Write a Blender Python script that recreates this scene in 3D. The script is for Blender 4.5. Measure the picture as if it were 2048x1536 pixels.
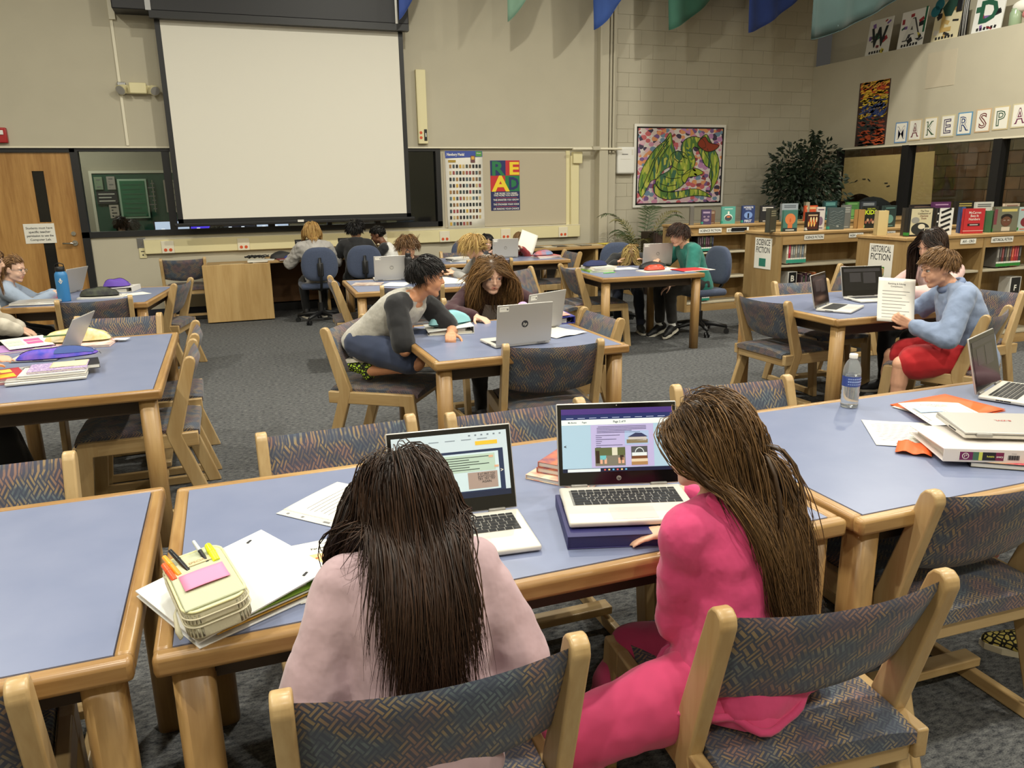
# School library with students at tables - procedural Blender scene
import bpy, bmesh, math, random
import numpy as np
from mathutils import Vector, Matrix
for o in list(bpy.data.objects): bpy.data.objects.remove(o)
SC = bpy.context.scene; COL = SC.collection
PI = math.pi; R = math.radians
rng = random.Random(7); NR = np.random.RandomState(11)

# ---------------------------------------------------------------- camera
CF, CYAW, CPIT, CROL, CH = 1535.5, .3490, .2494, -.0174, 1.5524
def cam_axes():
    cy, sy, cp, sp = math.cos(CYAW), math.sin(CYAW), math.cos(CPIT), math.sin(CPIT)
    F = Vector((sy*cp, cy*cp, -sp)); Rt = Vector((cy, -sy, 0)); U = Rt.cross(F)
    c, s = math.cos(CROL), math.sin(CROL)
    return F, Rt*c + U*s, U*c - Rt*s
_F, _R, _U = cam_axes()
cam = bpy.data.cameras.new('camera'); camo = bpy.data.objects.new('camera', cam); COL.objects.link(camo)
cam.sensor_fit = 'HORIZONTAL'; cam.sensor_width = 36; cam.lens = CF/2048*36; cam.clip_start = .05
camo.matrix_world = Matrix(((_R.x,_U.x,-_F.x,0),(_R.y,_U.y,-_F.y,0),(_R.z,_U.z,-_F.z,CH),(0,0,0,1)))
SC.camera = camo
def at(px, py, z):      # where the sight line through a photo pixel meets the height z
    d = _F*CF + _R*(px-1024) - _U*(py-768); t = (z-CH)/d.z
    return Vector((d.x*t, d.y*t, z))

# ---------------------------------------------------------------- world, lights, exposure
w = bpy.data.worlds.new('world'); SC.world = w; w.use_nodes = True
w.node_tree.nodes['Background'].inputs[0].default_value = (.9, .85, .75, 1)
w.node_tree.nodes['Background'].inputs[1].default_value = .05
SC.view_settings.view_transform = 'Standard'; SC.view_settings.look = 'None'
SC.view_settings.gamma = 1; SC.view_settings.use_curve_mapping = False
SC.view_settings.exposure = 0.0
CEIL = 5.4
def lamp(x, y, e, size=.22, z=CEIL-.08, col=(1, .965, .835)):
    l = bpy.data.lights.new('downlight', 'AREA'); l.shape = 'DISK'; l.size = size; l.energy = e; l.color = col
    o = bpy.data.objects.new('downlight', l); o.location = (x, y, z); COL.objects.link(o)
for x in (-2.8, .6, 4.0, 7.4):
    for y, e in ((-2.2, 70), (.9, 105), (3.6, 80)):
        lamp(x, y, e)
for x, e in ((-2.6, 120), (2.2, 170), (7.0, 170)): lamp(x, 6.5, e, .2)
for x in (-2.2, 1.8): lamp(x, 13.2, 30, .8, 2.9)       # the computer lab behind the glass
for y in (6.5, 8.7, 10.9): lamp(10.05, y, 26, .5, 2.95)           # the hallway behind the right windows
# ---------------------------------------------------------------- materials
def lin(c):
    return tuple(((v/255)/12.92 if v/255 <= .04045 else ((v/255+.055)/1.055)**2.4) for v in c[:3]) + (1,)
MATS = {}
def mat(name, c, rough=.6, metal=0, spec=.5, noise=0, nscale=20, bump=0, bscale=200, c2=None, emit=0, aniso=None, sheen=0, coat=0, stretch=None):
    if name in MATS: return MATS[name]
    m = bpy.data.materials.new(name); m.use_nodes = True; nt = m.node_tree; b = nt.nodes['Principled BSDF']
    b.inputs['Base Color'].default_value = lin(c); b.inputs['Roughness'].default_value = rough
    b.inputs['Metallic'].default_value = metal; b.inputs['Specular IOR Level'].default_value = spec
    if sheen: b.inputs['Sheen Weight'].default_value = sheen
    if coat: b.inputs['Coat Weight'].default_value = coat
    N = nt.nodes.new; L = nt.links.new
    if noise or bump:
        tc = N('ShaderNodeTexCoord'); src = tc.outputs['Object']
        if stretch:
            mp = N('ShaderNodeMapping'); mp.inputs['Scale'].default_value = stretch; L(src, mp.inputs[0]); src = mp.outputs[0]
    if noise:
        n = N('ShaderNodeTexNoise'); n.inputs['Scale'].default_value = nscale; n.inputs['Detail'].default_value = 4; L(src, n.inputs[0])
        r = N('ShaderNodeValToRGB'); d = 1-noise
        r.color_ramp.elements[0].position = .32; r.color_ramp.elements[1].position = .68
        a = lin(c2) if c2 else tuple(v*d for v in lin(c)[:3])+(1,)
        r.color_ramp.elements[0].color = a; r.color_ramp.elements[1].color = lin(c)
        L(n.outputs[0], r.inputs[0]); L(r.outputs[0], b.inputs['Base Color'])
    if bump:
        n2 = N('ShaderNodeTexNoise'); n2.inputs['Scale'].default_value = bscale; n2.inputs['Detail'].default_value = 3; L(src, n2.inputs[0])
        bp = N('ShaderNodeBump'); bp.inputs['Strength'].default_value = bump; bp.inputs['Distance'].default_value = .01
        L(n2.outputs[0], bp.inputs['Height']); L(bp.outputs[0], b.inputs['Normal'])
    if emit:
        b.inputs['Emission Color'].default_value = lin(c); b.inputs['Emission Strength'].default_value = emit
    MATS[name] = m; return m
def wood(name, c1, c2, axis='x', scale=1.0, rough=.42, coat=.0):
    m = bpy.data.materials.new(name); m.use_nodes = True; nt = m.node_tree; b = nt.nodes['Principled BSDF']
    N = nt.nodes.new; L = nt.links.new
    tc = N('ShaderNodeTexCoord'); mp = N('ShaderNodeMapping')
    s = {'x': (1.2, 14, 14), 'y': (14, 1.2, 14), 'z': (14, 14, 1.2)}[axis]
    mp.inputs['Scale'].default_value = tuple(v*scale for v in s); L(tc.outputs['Object'], mp.inputs[0])
    oi = N('ShaderNodeObjectInfo'); ad = N('ShaderNodeVectorMath'); ad.operation = 'ADD'; mu = N('ShaderNodeMath'); mu.operation = 'MULTIPLY'; mu.inputs[1].default_value = 37
    L(oi.outputs['Random'], mu.inputs[0]); L(mp.outputs[0], ad.inputs[0]); L(mu.outputs[0], ad.inputs[1])
    n = N('ShaderNodeTexNoise'); n.inputs['Scale'].default_value = 1.0; n.inputs['Detail'].default_value = 5; n.inputs['Distortion'].default_value = .6; L(ad.outputs[0], n.inputs[0])
    w_ = N('ShaderNodeTexNoise'); w_.inputs['Scale'].default_value = 7; w_.inputs['Detail'].default_value = 3; L(ad.outputs[0], w_.inputs[0])
    mx = N('ShaderNodeMath'); mx.operation = 'MULTIPLY_ADD'; mx.inputs[1].default_value = .35; L(w_.outputs[0], mx.inputs[0]); L(n.outputs[0], mx.inputs[2])
    r = N('ShaderNodeValToRGB'); r.color_ramp.elements[0].position = .5; r.color_ramp.elements[1].position = .85
    r.color_ramp.elements[0].color = lin(c2); r.color_ramp.elements[1].color = lin(c1); L(mx.outputs[0], r.inputs[0])
    L(r.outputs[0], b.inputs['Base Color']); b.inputs['Roughness'].default_value = rough
    if coat: b.inputs['Coat Weight'].default_value = coat; b.inputs['Coat Roughness'].default_value = .25
    MATS[name] = m; return m

# ---------------------------------------------------------------- mesh builder
class MB:
    def __init__(s): s.v = []; s.f = []; s.m = []; s.mats = []; s.X = Matrix.Identity(4); s.n = 0; s.sm = []
    def mi(s, m):
        if m not in s.mats: s.mats.append(m)
        return s.mats.index(m)
    def add(s, vs, fs, m, smooth=False):
        i = s.mi(m); X = s.X
        s.v.extend([tuple(X @ Vector(v)) for v in vs]); n = s.n
        for f in fs: s.f.append([a+n for a in f]); s.m.append(i); s.sm.append(smooth)
        s.n += len(vs); return s
    def box(s, c, d, m, rot=None, bev=0):
        x, y, z = d[0]/2, d[1]/2, d[2]/2
        if bev:
            return s.rbox(c, d, m, bev, rot)
        vs = [(-x,-y,-z),(x,-y,-z),(x,y,-z),(-x,y,-z),(-x,-y,z),(x,-y,z),(x,y,z),(-x,y,z)]
        M = Matrix.Translation(c) @ (rot.to_4x4() if rot else Matrix.Identity(4))
        vs = [M @ Vector(v) for v in vs]
        return s.add(vs, [(0,3,2,1),(4,5,6,7),(0,1,5,4),(1,2,6,5),(2,3,7,6),(3,0,4,7)], m)
    def bb(s, a, b, m, bev=0):
        return s.box([(a[i]+b[i])/2 for i in range(3)], [abs(b[i]-a[i]) for i in range(3)], m, None, bev)
    def rbox(s, c, d, m, bev=.01, rot=None, seg=2):
        bm = bmesh.new(); bmesh.ops.create_cube(bm, size=1)
        for v in bm.verts: v.co = Vector((v.co.x*d[0], v.co.y*d[1], v.co.z*d[2]))
        bmesh.ops.bevel(bm, geom=bm.edges[:], offset=min(bev, min(d)*.49), segments=seg, affect='EDGES', profile=.5)
        M = Matrix.Translation(c) @ (rot.to_4x4() if rot else Matrix.Identity(4))
        bm.verts.index_update()
        vs = [M @ v.co for v in bm.verts]; fl = [[v.index for v in f.verts] for f in bm.faces if max(abs(c) for c in f.normal) > .999]; fs = [[v.index for v in f.verts] for f in bm.faces if max(abs(c) for c in f.normal) <= .999]; bm.free()
        s.add(vs, fs, m, True); k = s.n-len(vs); i = s.mi(m)
        for f in fl: s.f.append([a+k for a in f]); s.m.append(i); s.sm.append(False)
        return s
    def prism(s, poly, t, m, ax='x', off=0, bev=0):
        # polygon of (a,b) extruded by t about off along ax; ax x: (y,z) ; y: (x,z) ; z: (x,y)
        f = {'x': lambda a,b,h: (h,a,b), 'y': lambda a,b,h: (a,h,b), 'z': lambda a,b,h: (a,b,h)}[ax]
        n = len(poly)
        vs = [f(a,b,off-t/2) for a,b in poly]+[f(a,b,off+t/2) for a,b in poly]
        fs = [list(range(n))[::-1], list(range(n,2*n))]+[(i,(i+1)%n,n+(i+1)%n,n+i) for i in range(n)]
        if bev:
            bm = bmesh.new(); bv = [bm.verts.new(v) for v in vs]
            for q in fs: bm.faces.new([bv[i] for i in q])
            bmesh.ops.recalc_face_normals(bm, faces=bm.faces[:])
            bmesh.ops.bevel(bm, geom=bm.edges[:], offset=bev, segments=2, affect='EDGES', profile=.5)
            bm.verts.index_update(); vs = [v.co.copy() for v in bm.verts]; sm_ = [min(e.calc_length() for e in q.edges) < bev*1.3 and len(q.verts) <= 4 for q in bm.faces]; fs = [[v.index for v in q.verts] for q in bm.faces]; bm.free()
            s.add(vs, fs, m, True); s.sm[-len(fs):] = sm_
            return s
        bm = bmesh.new(); bv = [bm.verts.new(v) for v in vs]
        for q in fs: bm.faces.new([bv[i] for i in q])
        bmesh.ops.recalc_face_normals(bm, faces=bm.faces[:]); bm.verts.index_update()
        fs = [[v.index for v in q.verts] for q in bm.faces]; bm.free()
        return s.add(vs, fs, m)
    def cyl(s, p0, p1, r0, m, r1=None, n=12, caps=True):
        r1 = r0 if r1 is None else r1; p0 = Vector(p0); p1 = Vector(p1); d = (p1-p0).normalized()
        a = d.orthogonal().normalized(); b = d.cross(a)
        vs = []
        for p, r in ((p0,r0),(p1,r1)):
            for i in range(n):
                t = 2*PI*i/n; vs.append(p+(a*math.cos(t)+b*math.sin(t))*r)
        fs = [(i,(i+1)%n,n+(i+1)%n,n+i) for i in range(n)]
        s.add(vs, fs, m, True)
        if caps: s.add(vs[:n], [list(range(n))[::-1]], m); s.add(vs[n:], [list(range(n))], m)
        return s
    def tube(s, pts, r, m, n=8, flat=1.0):
        pts = [Vector(p) for p in pts]; k = len(pts); vs = []; rs = r if isinstance(r, (list, tuple)) else [r]*k
        up = None
        for i, p in enumerate(pts):
            d = (pts[min(i+1,k-1)]-pts[max(i-1,0)]).normalized()
            a = (d.orthogonal() if up is None else (up-d*up.dot(d))).normalized(); up = a; b = d.cross(a)
            for j in range(n):
                t = 2*PI*j/n; vs.append(p+(a*math.cos(t)+b*math.sin(t)*flat)*rs[i])
        fs = [(i*n+j, i*n+(j+1)%n, (i+1)*n+(j+1)%n, (i+1)*n+j) for i in range(k-1) for j in range(n)]
        fs += [list(range(n))[::-1], list(range((k-1)*n, k*n))]
        return s.add(vs, fs, m, True)
    def lathe(s, prof, m, n=20, c=(0,0,0), cap=True):
        vs = []; k = len(prof)
        for r, z in prof:
            for i in range(n):
                t = 2*PI*i/n; vs.append((c[0]+r*math.cos(t), c[1]+r*math.sin(t), c[2]+z))
        fs = [(i*n+j, i*n+(j+1)%n, (i+1)*n+(j+1)%n, (i+1)*n+j) for i in range(k-1) for j in range(n)]
        if cap: fs += [list(range(n))[::-1], list(range((k-1)*n, k*n))]
        return s.add(vs, fs, m, True)
    def ell(s, c, r, m, n=14, k=9, rot=None):
        vs = []; M = rot.to_4x4() if rot else Matrix.Identity(4)
        for i in range(k+1):
            th = PI*i/k
            for j in range(n):
                ph = 2*PI*j/n
                vs.append(Vector(c)+(M @ Vector((r[0]*math.sin(th)*math.cos(ph), r[1]*math.sin(th)*math.sin(ph), r[2]*math.cos(th)))))
        fs = [((i+1)*n+j, (i+1)*n+(j+1)%n, i*n+(j+1)%n, i*n+j) for i in range(k) for j in range(n)]
        return s.add(vs, fs, m, True)
    def quad(s, a, b, c, d, m): return s.add([a,b,c,d], [(0,1,2,3)], m)
    def grid(s, fn, nu, nv, m, thick=None, smooth=True):
        vs = [fn(i/nu, j/nv) for j in range(nv+1) for i in range(nu+1)]
        fs = [(j*(nu+1)+i, j*(nu+1)+i+1, (j+1)*(nu+1)+i+1, (j+1)*(nu+1)+i) for j in range(nv) for i in range(nu)]
        if thick:
            t = Vector(thick); n = len(vs); vs2 = [Vector(v)+t for v in vs]
            rim = [i for i in range(nu)]+[j*(nu+1)+nu for j in range(nv)]+[nv*(nu+1)+i for i in range(nu,0,-1)]+[j*(nu+1) for j in range(nv,0,-1)]
            fs = fs+[tuple(a+n for a in f[::-1]) for f in fs]+[(rim[i], rim[i-1], rim[i-1]+n, rim[i]+n) for i in range(len(rim))]
            vs = vs+vs2
        return s.add(vs, fs, m, smooth)
    def mesh(s, name):
        me = bpy.data.meshes.new(name); me.from_pydata(s.v, [], s.f)
        for m in s.mats: me.materials.append(m)
        me.polygons.foreach_set('material_index', s.m); me.polygons.foreach_set('use_smooth', s.sm); me.update()
        return me
    def build(s, name, parent=None, loc=None, rz=0):
        return ob(name, s.mesh(name), parent, loc, rz)
def ob(name, me, parent=None, loc=None, rz=0):
    o = bpy.data.objects.new(name, me); COL.objects.link(o)
    if parent: o.parent = parent
    if loc is not None: o.location = loc
    if rz: o.rotation_euler = (0,0,rz)
    return o
def tag(o, label=None, cat=None, group=None, kind=None):
    if label: o['label'] = label
    if cat: o['category'] = cat
    if group: o['group'] = group
    if kind: o['kind'] = kind
    return o
def thing(name, label, cat, loc=(0,0,0), rz=0, group=None):
    o = bpy.data.objects.new(name, None); COL.objects.link(o); o.location = loc; o.rotation_euler = (0,0,rz); o.empty_display_size = .1
    return tag(o, label, cat, group)
def struct(name, mb, parent=None):
    o = mb.build(name, parent)
    if parent is None: o['kind'] = 'structure'
    return o
KIDS = {}
def copy_tree(o, parent=None):
    c = o.copy(); COL.objects.link(c)
    if parent: c.parent = parent
    for ch in o.children: copy_tree(ch, c)
    return c
def dup(root, loc, rz, label=None, group=None):
    c = copy_tree(root); c.location = loc; c.rotation_euler = (0,0,rz)
    if label: c['label'] = label
    if group: c['group'] = group
    return c

# ---------------------------------------------------------------- scratch scene for evaluated meshes
TMP = bpy.data.scenes.new('scratch')
def evaluated(data, mods):
    o = bpy.data.objects.new('scratch', data); TMP.collection.objects.link(o)
    for typ, kw in mods:
        md = o.modifiers.new(typ, typ)
        for k, v in kw.items(): setattr(md, k, v)
    vl = TMP.view_layers[0]; vl.update(); dg = vl.depsgraph
    me = bpy.data.meshes.new_from_object(o.evaluated_get(dg), depsgraph=dg)
    bpy.data.objects.remove(o); return me
TXT = {}
def text_arrays(s, bold=0.0, shear=0, extr=0):
    k = (s, bold, shear)
    if k in TXT: return TXT[k]
    cu = bpy.data.curves.new('t', 'FONT'); cu.body = s; cu.size = 1; cu.offset = bold; cu.shear = shear; cu.resolution_u = 2
    cu.fill_mode = 'FRONT'
    me = evaluated(cu, []); vs = [tuple(v.co) for v in me.vertices]; fs = [tuple(p.vertices) for p in me.polygons]
    bpy.data.meshes.remove(me); bpy.data.curves.remove(cu)
    TXT[k] = (vs, fs); return TXT[k]
def put_text(mb, s, m, org, u, v, h, wmax=None, bold=0.0, align='c', shear=0, fit=False):
    """letters of cap height h with their centre (align c) or left end (l) at org, running along u with v up"""
    vs, fs = text_arrays(s, bold, shear)
    if not vs: return
    xs = [a[0] for a in vs]; ys = [a[1] for a in vs]; w0 = max(xs)-min(xs); ref = .70
    sy = h/ref; sx = sy
    if wmax and (fit or w0*sx > wmax): sx = wmax/w0
    x0 = min(xs) if align == 'l' else (min(xs)+max(xs))/2
    u = Vector(u).normalized(); v = Vector(v).normalized(); o = Vector(org)
    mb.add([o+u*((a[0]-x0)*sx)+v*((a[1]-ref/2)*sy) for a in vs], fs, m)
def smooth_remesh(mb, voxel, name, smooth=3, disp=0, dscale=.06, ratio=1.0, fac=.5):
    me0 = mb.mesh(name); mods = [('REMESH', dict(mode='VOXEL', voxel_size=voxel)), ('SMOOTH', dict(factor=fac, iterations=smooth))]
    if disp:
        t = bpy.data.textures.get('fold%g' % dscale)
        if not t: t = bpy.data.textures.new('fold%g' % dscale, 'CLOUDS'); t.noise_scale = dscale; t.noise_depth = 1
        mods.append(('DISPLACE', dict(texture=t, strength=disp, mid_level=.5)))
    if ratio < 1: mods.append(('DECIMATE', dict(ratio=ratio)))
    me = evaluated(me0, mods); me.name = name; bpy.data.meshes.remove(me0)
    me.polygons.foreach_set('use_smooth', [True]*len(me.polygons)); me.materials.clear()
    return me
def atY(px, py, Y):
    d = _F*CF + _R*(px-1024) - _U*(py-768); t = Y/d.y
    return Vector((d.x*t, Y, CH+d.z*t))
def atX(px, py, X):
    d = _F*CF + _R*(px-1024) - _U*(py-768); t = X/d.x
    return Vector((X, d.y*t, CH+d.z*t))
# ---------------------------------------------------------------- palette
WALL = (188, 181, 161)
mat('wall_paint', WALL, .85, noise=.04, nscale=3, bump=.05, bscale=300)
mat('block_paint', (186, 179, 160), .85, noise=.04, nscale=6, bump=.06, bscale=120)
mat('mortar', (176, 168, 149), .9)
mat('cream_metal', (222, 212, 168), .45)
mat('cream_edge', (225, 218, 196), .5)
mat('black_metal', (22, 22, 24), .45)
mat('black_plastic', (18, 18, 20), .5)
mat('black_fabric', (17, 17, 20), .9, noise=.3, nscale=40)
mat('ceiling_paint', (205, 200, 190), .9)
mat('base_navy', (26, 30, 44), .6)
mat('white_plastic', (228, 226, 220), .4)
mat('chrome', (200, 198, 192), .22, 1)
mat('steel', (150, 150, 150), .35, 1)
mat('red_plastic', (165, 28, 30), .35)
mat('socket_red', (205, 82, 40), .5)
mat('paper', (234, 231, 221), .75)
mat('paper_shade', (214, 210, 198), .8)
mat('page_cream', (222, 204, 160), .8, noise=.12, nscale=60)
mat('ink', (40, 40, 44), .7)
mat('ink_soft', (120, 118, 116), .7)
mat('screen_white', (226, 222, 210), .8)
mat('laminate', (124, 132, 160), .34, noise=.1, nscale=7, c2=(117, 126, 155), spec=.55)
mat('silver', (186, 183, 178), .38, .35)
mat('silver_dark', (150, 147, 142), .4, .4)
mat('silver_light', (214, 210, 200), .42, .15)
mat('key_black', (26, 26, 29), .55)
mat('screen_black', (10, 10, 12), .12, spec=.6)
mat('pad_grey', (196, 193, 186), .35)
mat('pot_dark', (36, 34, 34), .5)
mat('leaf_dark', (42, 58, 40), .5, noise=.4, nscale=8, c2=(24, 36, 26))
mat('leaf_green', (70, 88, 54), .5, noise=.3, nscale=12)
mat('leaf_pale', (150, 140, 84), .55, noise=.3, nscale=12, c2=(96, 96, 58))
mat('bark', (84, 66, 46), .8)
mat('kraft', (196, 164, 110), .8, noise=.06, nscale=5)
mat('green_board', (26, 78, 58), .8)
mat('green_chalk', (36, 96, 66), .7)
mat('water', (228, 234, 236), .02)
wood('door_oak', (184, 140, 80), (152, 108, 54), 'z', .8, .4)
wood('oak_panel', (190, 158, 106), (170, 136, 84), 'z', .7, .45)
wood('oak_shelf', (166, 138, 92), (144, 114, 70), 'z', .6, .5)
wood('oak_flat', (182, 150, 102), (158, 124, 76), 'x', .6, .45)
wood('maple', (192, 164, 118), (172, 140, 92), 'z', .8, .36, .15)
wood('maple_y', (192, 164, 118), (172, 140, 92), 'y', .8, .36, .15)
wood('maple_x', (192, 164, 118), (172, 140, 92), 'x', .8, .36, .15)
wood('leg_oak', (172, 138, 88), (144, 108, 62), 'z', 1.0, .4, .1)
wood('edge_oak', (176, 140, 88), (144, 106, 60), 'x', 1.0, .35, .2)
wood('edge_oak_y', (176, 140, 88), (144, 106, 60), 'y', 1.0, .35, .2)
def glass_thin(name, tint=(235, 240, 238)):
    m = bpy.data.materials.new(name); m.use_nodes = True; nt = m.node_tree; nt.nodes.remove(nt.nodes['Principled BSDF'])
    N = nt.nodes.new; L = nt.links.new; out = nt.nodes['Material Output']
    t = N('ShaderNodeBsdfTransparent'); t.inputs[0].default_value = lin(tint); g = N('ShaderNodeBsdfGlossy'); g.inputs['Roughness'].default_value = .03
    lw = N('ShaderNodeLayerWeight'); lw.inputs[0].default_value = .5; pw = N('ShaderNodeMath'); pw.operation = 'POWER'; pw.inputs[1].default_value = 5; L(lw.outputs['Facing'], pw.inputs[0]); f = N('ShaderNodeMath'); f.operation = 'MULTIPLY_ADD'; f.inputs[1].default_value = .8; f.inputs[2].default_value = .035; L(pw.outputs[0], f.inputs[0]); x = N('ShaderNodeMixShader')
    L(f.outputs[0], x.inputs[0]); L(t.outputs[0], x.inputs[1]); L(g.outputs[0], x.inputs[2]); L(x.outputs[0], out.inputs[0]); MATS[name] = m; return m
glass_thin('pane_glass'); _bp = glass_thin('bottle_plastic', (240, 243, 244)); _n = _bp.node_tree; _d = _n.nodes.new('ShaderNodeBsdfDiffuse'); _d.inputs[0].default_value = lin((236,240,242)); _x = _n.nodes.new('ShaderNodeMixShader'); _x.inputs[0].default_value = .16
_o = _n.nodes['Material Output']; _s = _o.inputs[0].links[0].from_socket; _n.links.new(_s, _x.inputs[1]); _n.links.new(_d.outputs[0], _x.inputs[2]); _n.links.new(_x.outputs[0], _o.inputs[0])
def water_mat():
    m = mat('water_body', (250, 252, 253), .02); b = m.node_tree.nodes['Principled BSDF']
    b.inputs['Transmission Weight'].default_value = 1; b.inputs['IOR'].default_value = 1.33; return m
water_mat()
def carpet_mat():
    m = mat('carpet', (92, 95, 100), .95, spec=.1); nt = m.node_tree; b = nt.nodes['Principled BSDF']; N = nt.nodes.new; L = nt.links.new
    tc = N('ShaderNodeTexCoord'); n = N('ShaderNodeTexNoise'); n.inputs['Scale'].default_value = 160; n.inputs['Detail'].default_value = 3
    n2 = N('ShaderNodeTexNoise'); n2.inputs['Scale'].default_value = 34; n2.inputs['Detail'].default_value = 4
    mp = N('ShaderNodeMapping'); mp.inputs['Scale'].default_value = (1, 2.2, 1); L(tc.outputs['Object'], mp.inputs[0])
    L(mp.outputs[0], n.inputs[0]); L(mp.outputs[0], n2.inputs[0])
    a = N('ShaderNodeMath'); a.operation = 'MULTIPLY_ADD'; a.inputs[1].default_value = .55; L(n2.outputs[0], a.inputs[0])
    h = N('ShaderNodeMath'); h.operation = 'MULTIPLY'; h.inputs[1].default_value = .45; L(n.outputs[0], h.inputs[0]); L(h.outputs[0], a.inputs[2])
    r = N('ShaderNodeValToRGB'); r.color_ramp.elements[0].position = .36; r.color_ramp.elements[1].position = .64
    r.color_ramp.elements[0].color = lin((46, 48, 53)); r.color_ramp.elements[1].color = lin((117, 117, 116)); L(a.outputs[0], r.inputs[0]); L(r.outputs[0], b.inputs['Base Color'])
    bp = N('ShaderNodeBump'); bp.inputs['Strength'].default_value = .6; bp.inputs['Distance'].default_value = .006; L(a.outputs[0], bp.inputs['Height']); L(bp.outputs[0], b.inputs['Normal'])
carpet_mat()
def weave_mat():
    """navy upholstery with a broken tan basket-weave line pattern"""
    m = mat('weave', (62, 66, 88), .85, spec=.25, sheen=.15); nt = m.node_tree; b = nt.nodes['Principled BSDF']; N = nt.nodes.new; L = nt.links.new
    def M(op, a, c=None, d=None):
        n = N('ShaderNodeMath'); n.operation = op
        for i, v in enumerate((a, c, d)):
            if v is None: continue
            if isinstance(v, (int, float)): n.inputs[i].default_value = v
            else: L(v, n.inputs[i])
        return n.outputs[0]
    tc = N('ShaderNodeTexCoord'); sp = N('ShaderNodeSeparateXYZ'); L(tc.outputs['Object'], sp.inputs[0])
    u0 = sp.outputs[0]; v0 = M('ADD', sp.outputs[1], sp.outputs[2])
    c, s_ = math.cos(.72), math.sin(.72); k = 50.0
    u = M('MULTIPLY_ADD', u0, c*k, M('MULTIPLY', v0, s_*k)); v = M('MULTIPLY_ADD', u0, -s_*k, M('MULTIPLY', v0, c*k))
    iu = M('FLOOR', u); iv = M('FLOOR', v); par = M('FLOORED_MODULO', M('ADD', iu, iv), 2.0)
    fu = M('FRACT', u); fv = M('FRACT', v)
    def stripe(f, g):   # two bars across the cell plus the connecting end
        d1 = M('LESS_THAN', M('ABSOLUTE', M('SUBTRACT', f, .25)), .115); d2 = M('LESS_THAN', M('ABSOLUTE', M('SUBTRACT', f, .75)), .115)
        return M('MAXIMUM', d1, M('MULTIPLY', d2, M('GREATER_THAN', g, .0)))
    pat = M('ADD', M('MULTIPLY', stripe(fu, fv), par), M('MULTIPLY', stripe(fv, fu), M('SUBTRACT', 1.0, par)))
    oi = N('ShaderNodeObjectInfo'); ofs = N('ShaderNodeVectorMath'); ofs.operation = 'ADD'; L(tc.outputs['Object'], ofs.inputs[0])
    cx = N('ShaderNodeCombineXYZ'); L(M('MULTIPLY', oi.outputs['Random'], 9.0), cx.inputs[0]); L(cx.outputs[0], ofs.inputs[1])
    n = N('ShaderNodeTexNoise'); n.inputs['Scale'].default_value = 22; n.inputs['Detail'].default_value = 2; L(ofs.outputs[0], n.inputs[0])
    n2 = N('ShaderNodeTexNoise'); n2.inputs['Scale'].default_value = 11; n2.inputs['Detail'].default_value = 1; L(ofs.outputs[0], n2.inputs[0])
    gate = M('MULTIPLY', M('MAXIMUM', M('MINIMUM', M('MULTIPLY', M('SUBTRACT', n.outputs[0], .40), 8.0), 1.0), 0.34), pat)
    base = N('ShaderNodeValToRGB'); e = base.color_ramp.elements; e[0].position = .36; e[0].color = lin((70, 76, 92)); e[1].position = .66; e[1].color = lin((80, 76, 90))
    x = base.color_ramp.elements.new(.5); x.color = lin((68, 72, 88)); L(n2.outputs[0], base.inputs[0])
    tan = N('ShaderNodeValToRGB'); e = tan.color_ramp.elements; e[0].position = .35; e[0].color = lin((100, 112, 118)); e[1].position = .62; e[1].color = lin((134, 106, 96))
    x = tan.color_ramp.elements.new(.48); x.color = lin((146, 126, 94)); L(n2.outputs[0], tan.inputs[0])
    mix = N('ShaderNodeMixRGB'); L(gate, mix.inputs[0]); L(base.outputs[0], mix.inputs[1]); L(tan.outputs[0], mix.inputs[2]); L(mix.outputs[0], b.inputs['Base Color'])
weave_mat()
mat('navy_pages', (44, 42, 92), .4)
mat('swivel_blue', (66, 76, 100), .9, noise=.15, nscale=60, sheen=.2)
G = lambda n: MATS[n]
_cc = {}
def C(c, rough=.6, **k):      # a plain colour
    key = (tuple(c), rough)+tuple(sorted(k.items()))
    if key not in _cc: _cc[key] = mat('colour_%d_%d_%d_%d' % (c[0], c[1], c[2], len(_cc)), c, rough, **k)
    return _cc[key]
# ---------------------------------------------------------------- the room
YB = 10.911; XR = 9.32
struct('floor', MB().bb((-6.2,-4.2,-.06),(13.4,15.2,0), G('carpet')))
struct('ceiling', MB().bb((-6.2,-4.2,CEIL),(13.4,15.2,CEIL+.06), G('ceiling_paint')))
struct('wall_left', MB().bb((-6.2,-4.2,0),(-6.1,15.2,CEIL), G('wall_paint')))
struct('wall_front', MB().bb((-6.1,-4.2,0),(13.4,-4.1,CEIL), G('wall_paint')))
wb = MB(); WP = G('wall_paint')
DX0, DX1 = -2.60, -1.655; WX0, WX1, WZ0, WZ1 = -1.60, 2.95, 1.045, 2.075
wb.bb((-6.1,YB,0),(DX0-.05,YB+.12,2.13), WP)
wb.bb((WX0,YB,0),(WX1,YB+.12,WZ0), WP)
wb.bb((WX1,YB,0),(5.6,YB+.12,2.13), WP)
wb.bb((-6.1,YB-.05,2.13),(5.5,YB+.12,CEIL), WP)          # the upper wall stands a little proud
wb.bb((5.5,YB+.0045,0),(XR+.05,YB+.12,CEIL), G('mortar'))
wall_back = struct('wall_back', wb)
wb = MB().bb((-6.1,YB-.056,2.112),(5.36,YB-.02,2.13), G('cream_edge')); struct('trim_1', wb)
struct('trim_2', MB().bb((2.99,YB-.012,1.02),(4.94,YB,2.05), mat('tack_panel', (184,174,153), .9, bump=.1, bscale=400)))
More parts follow.
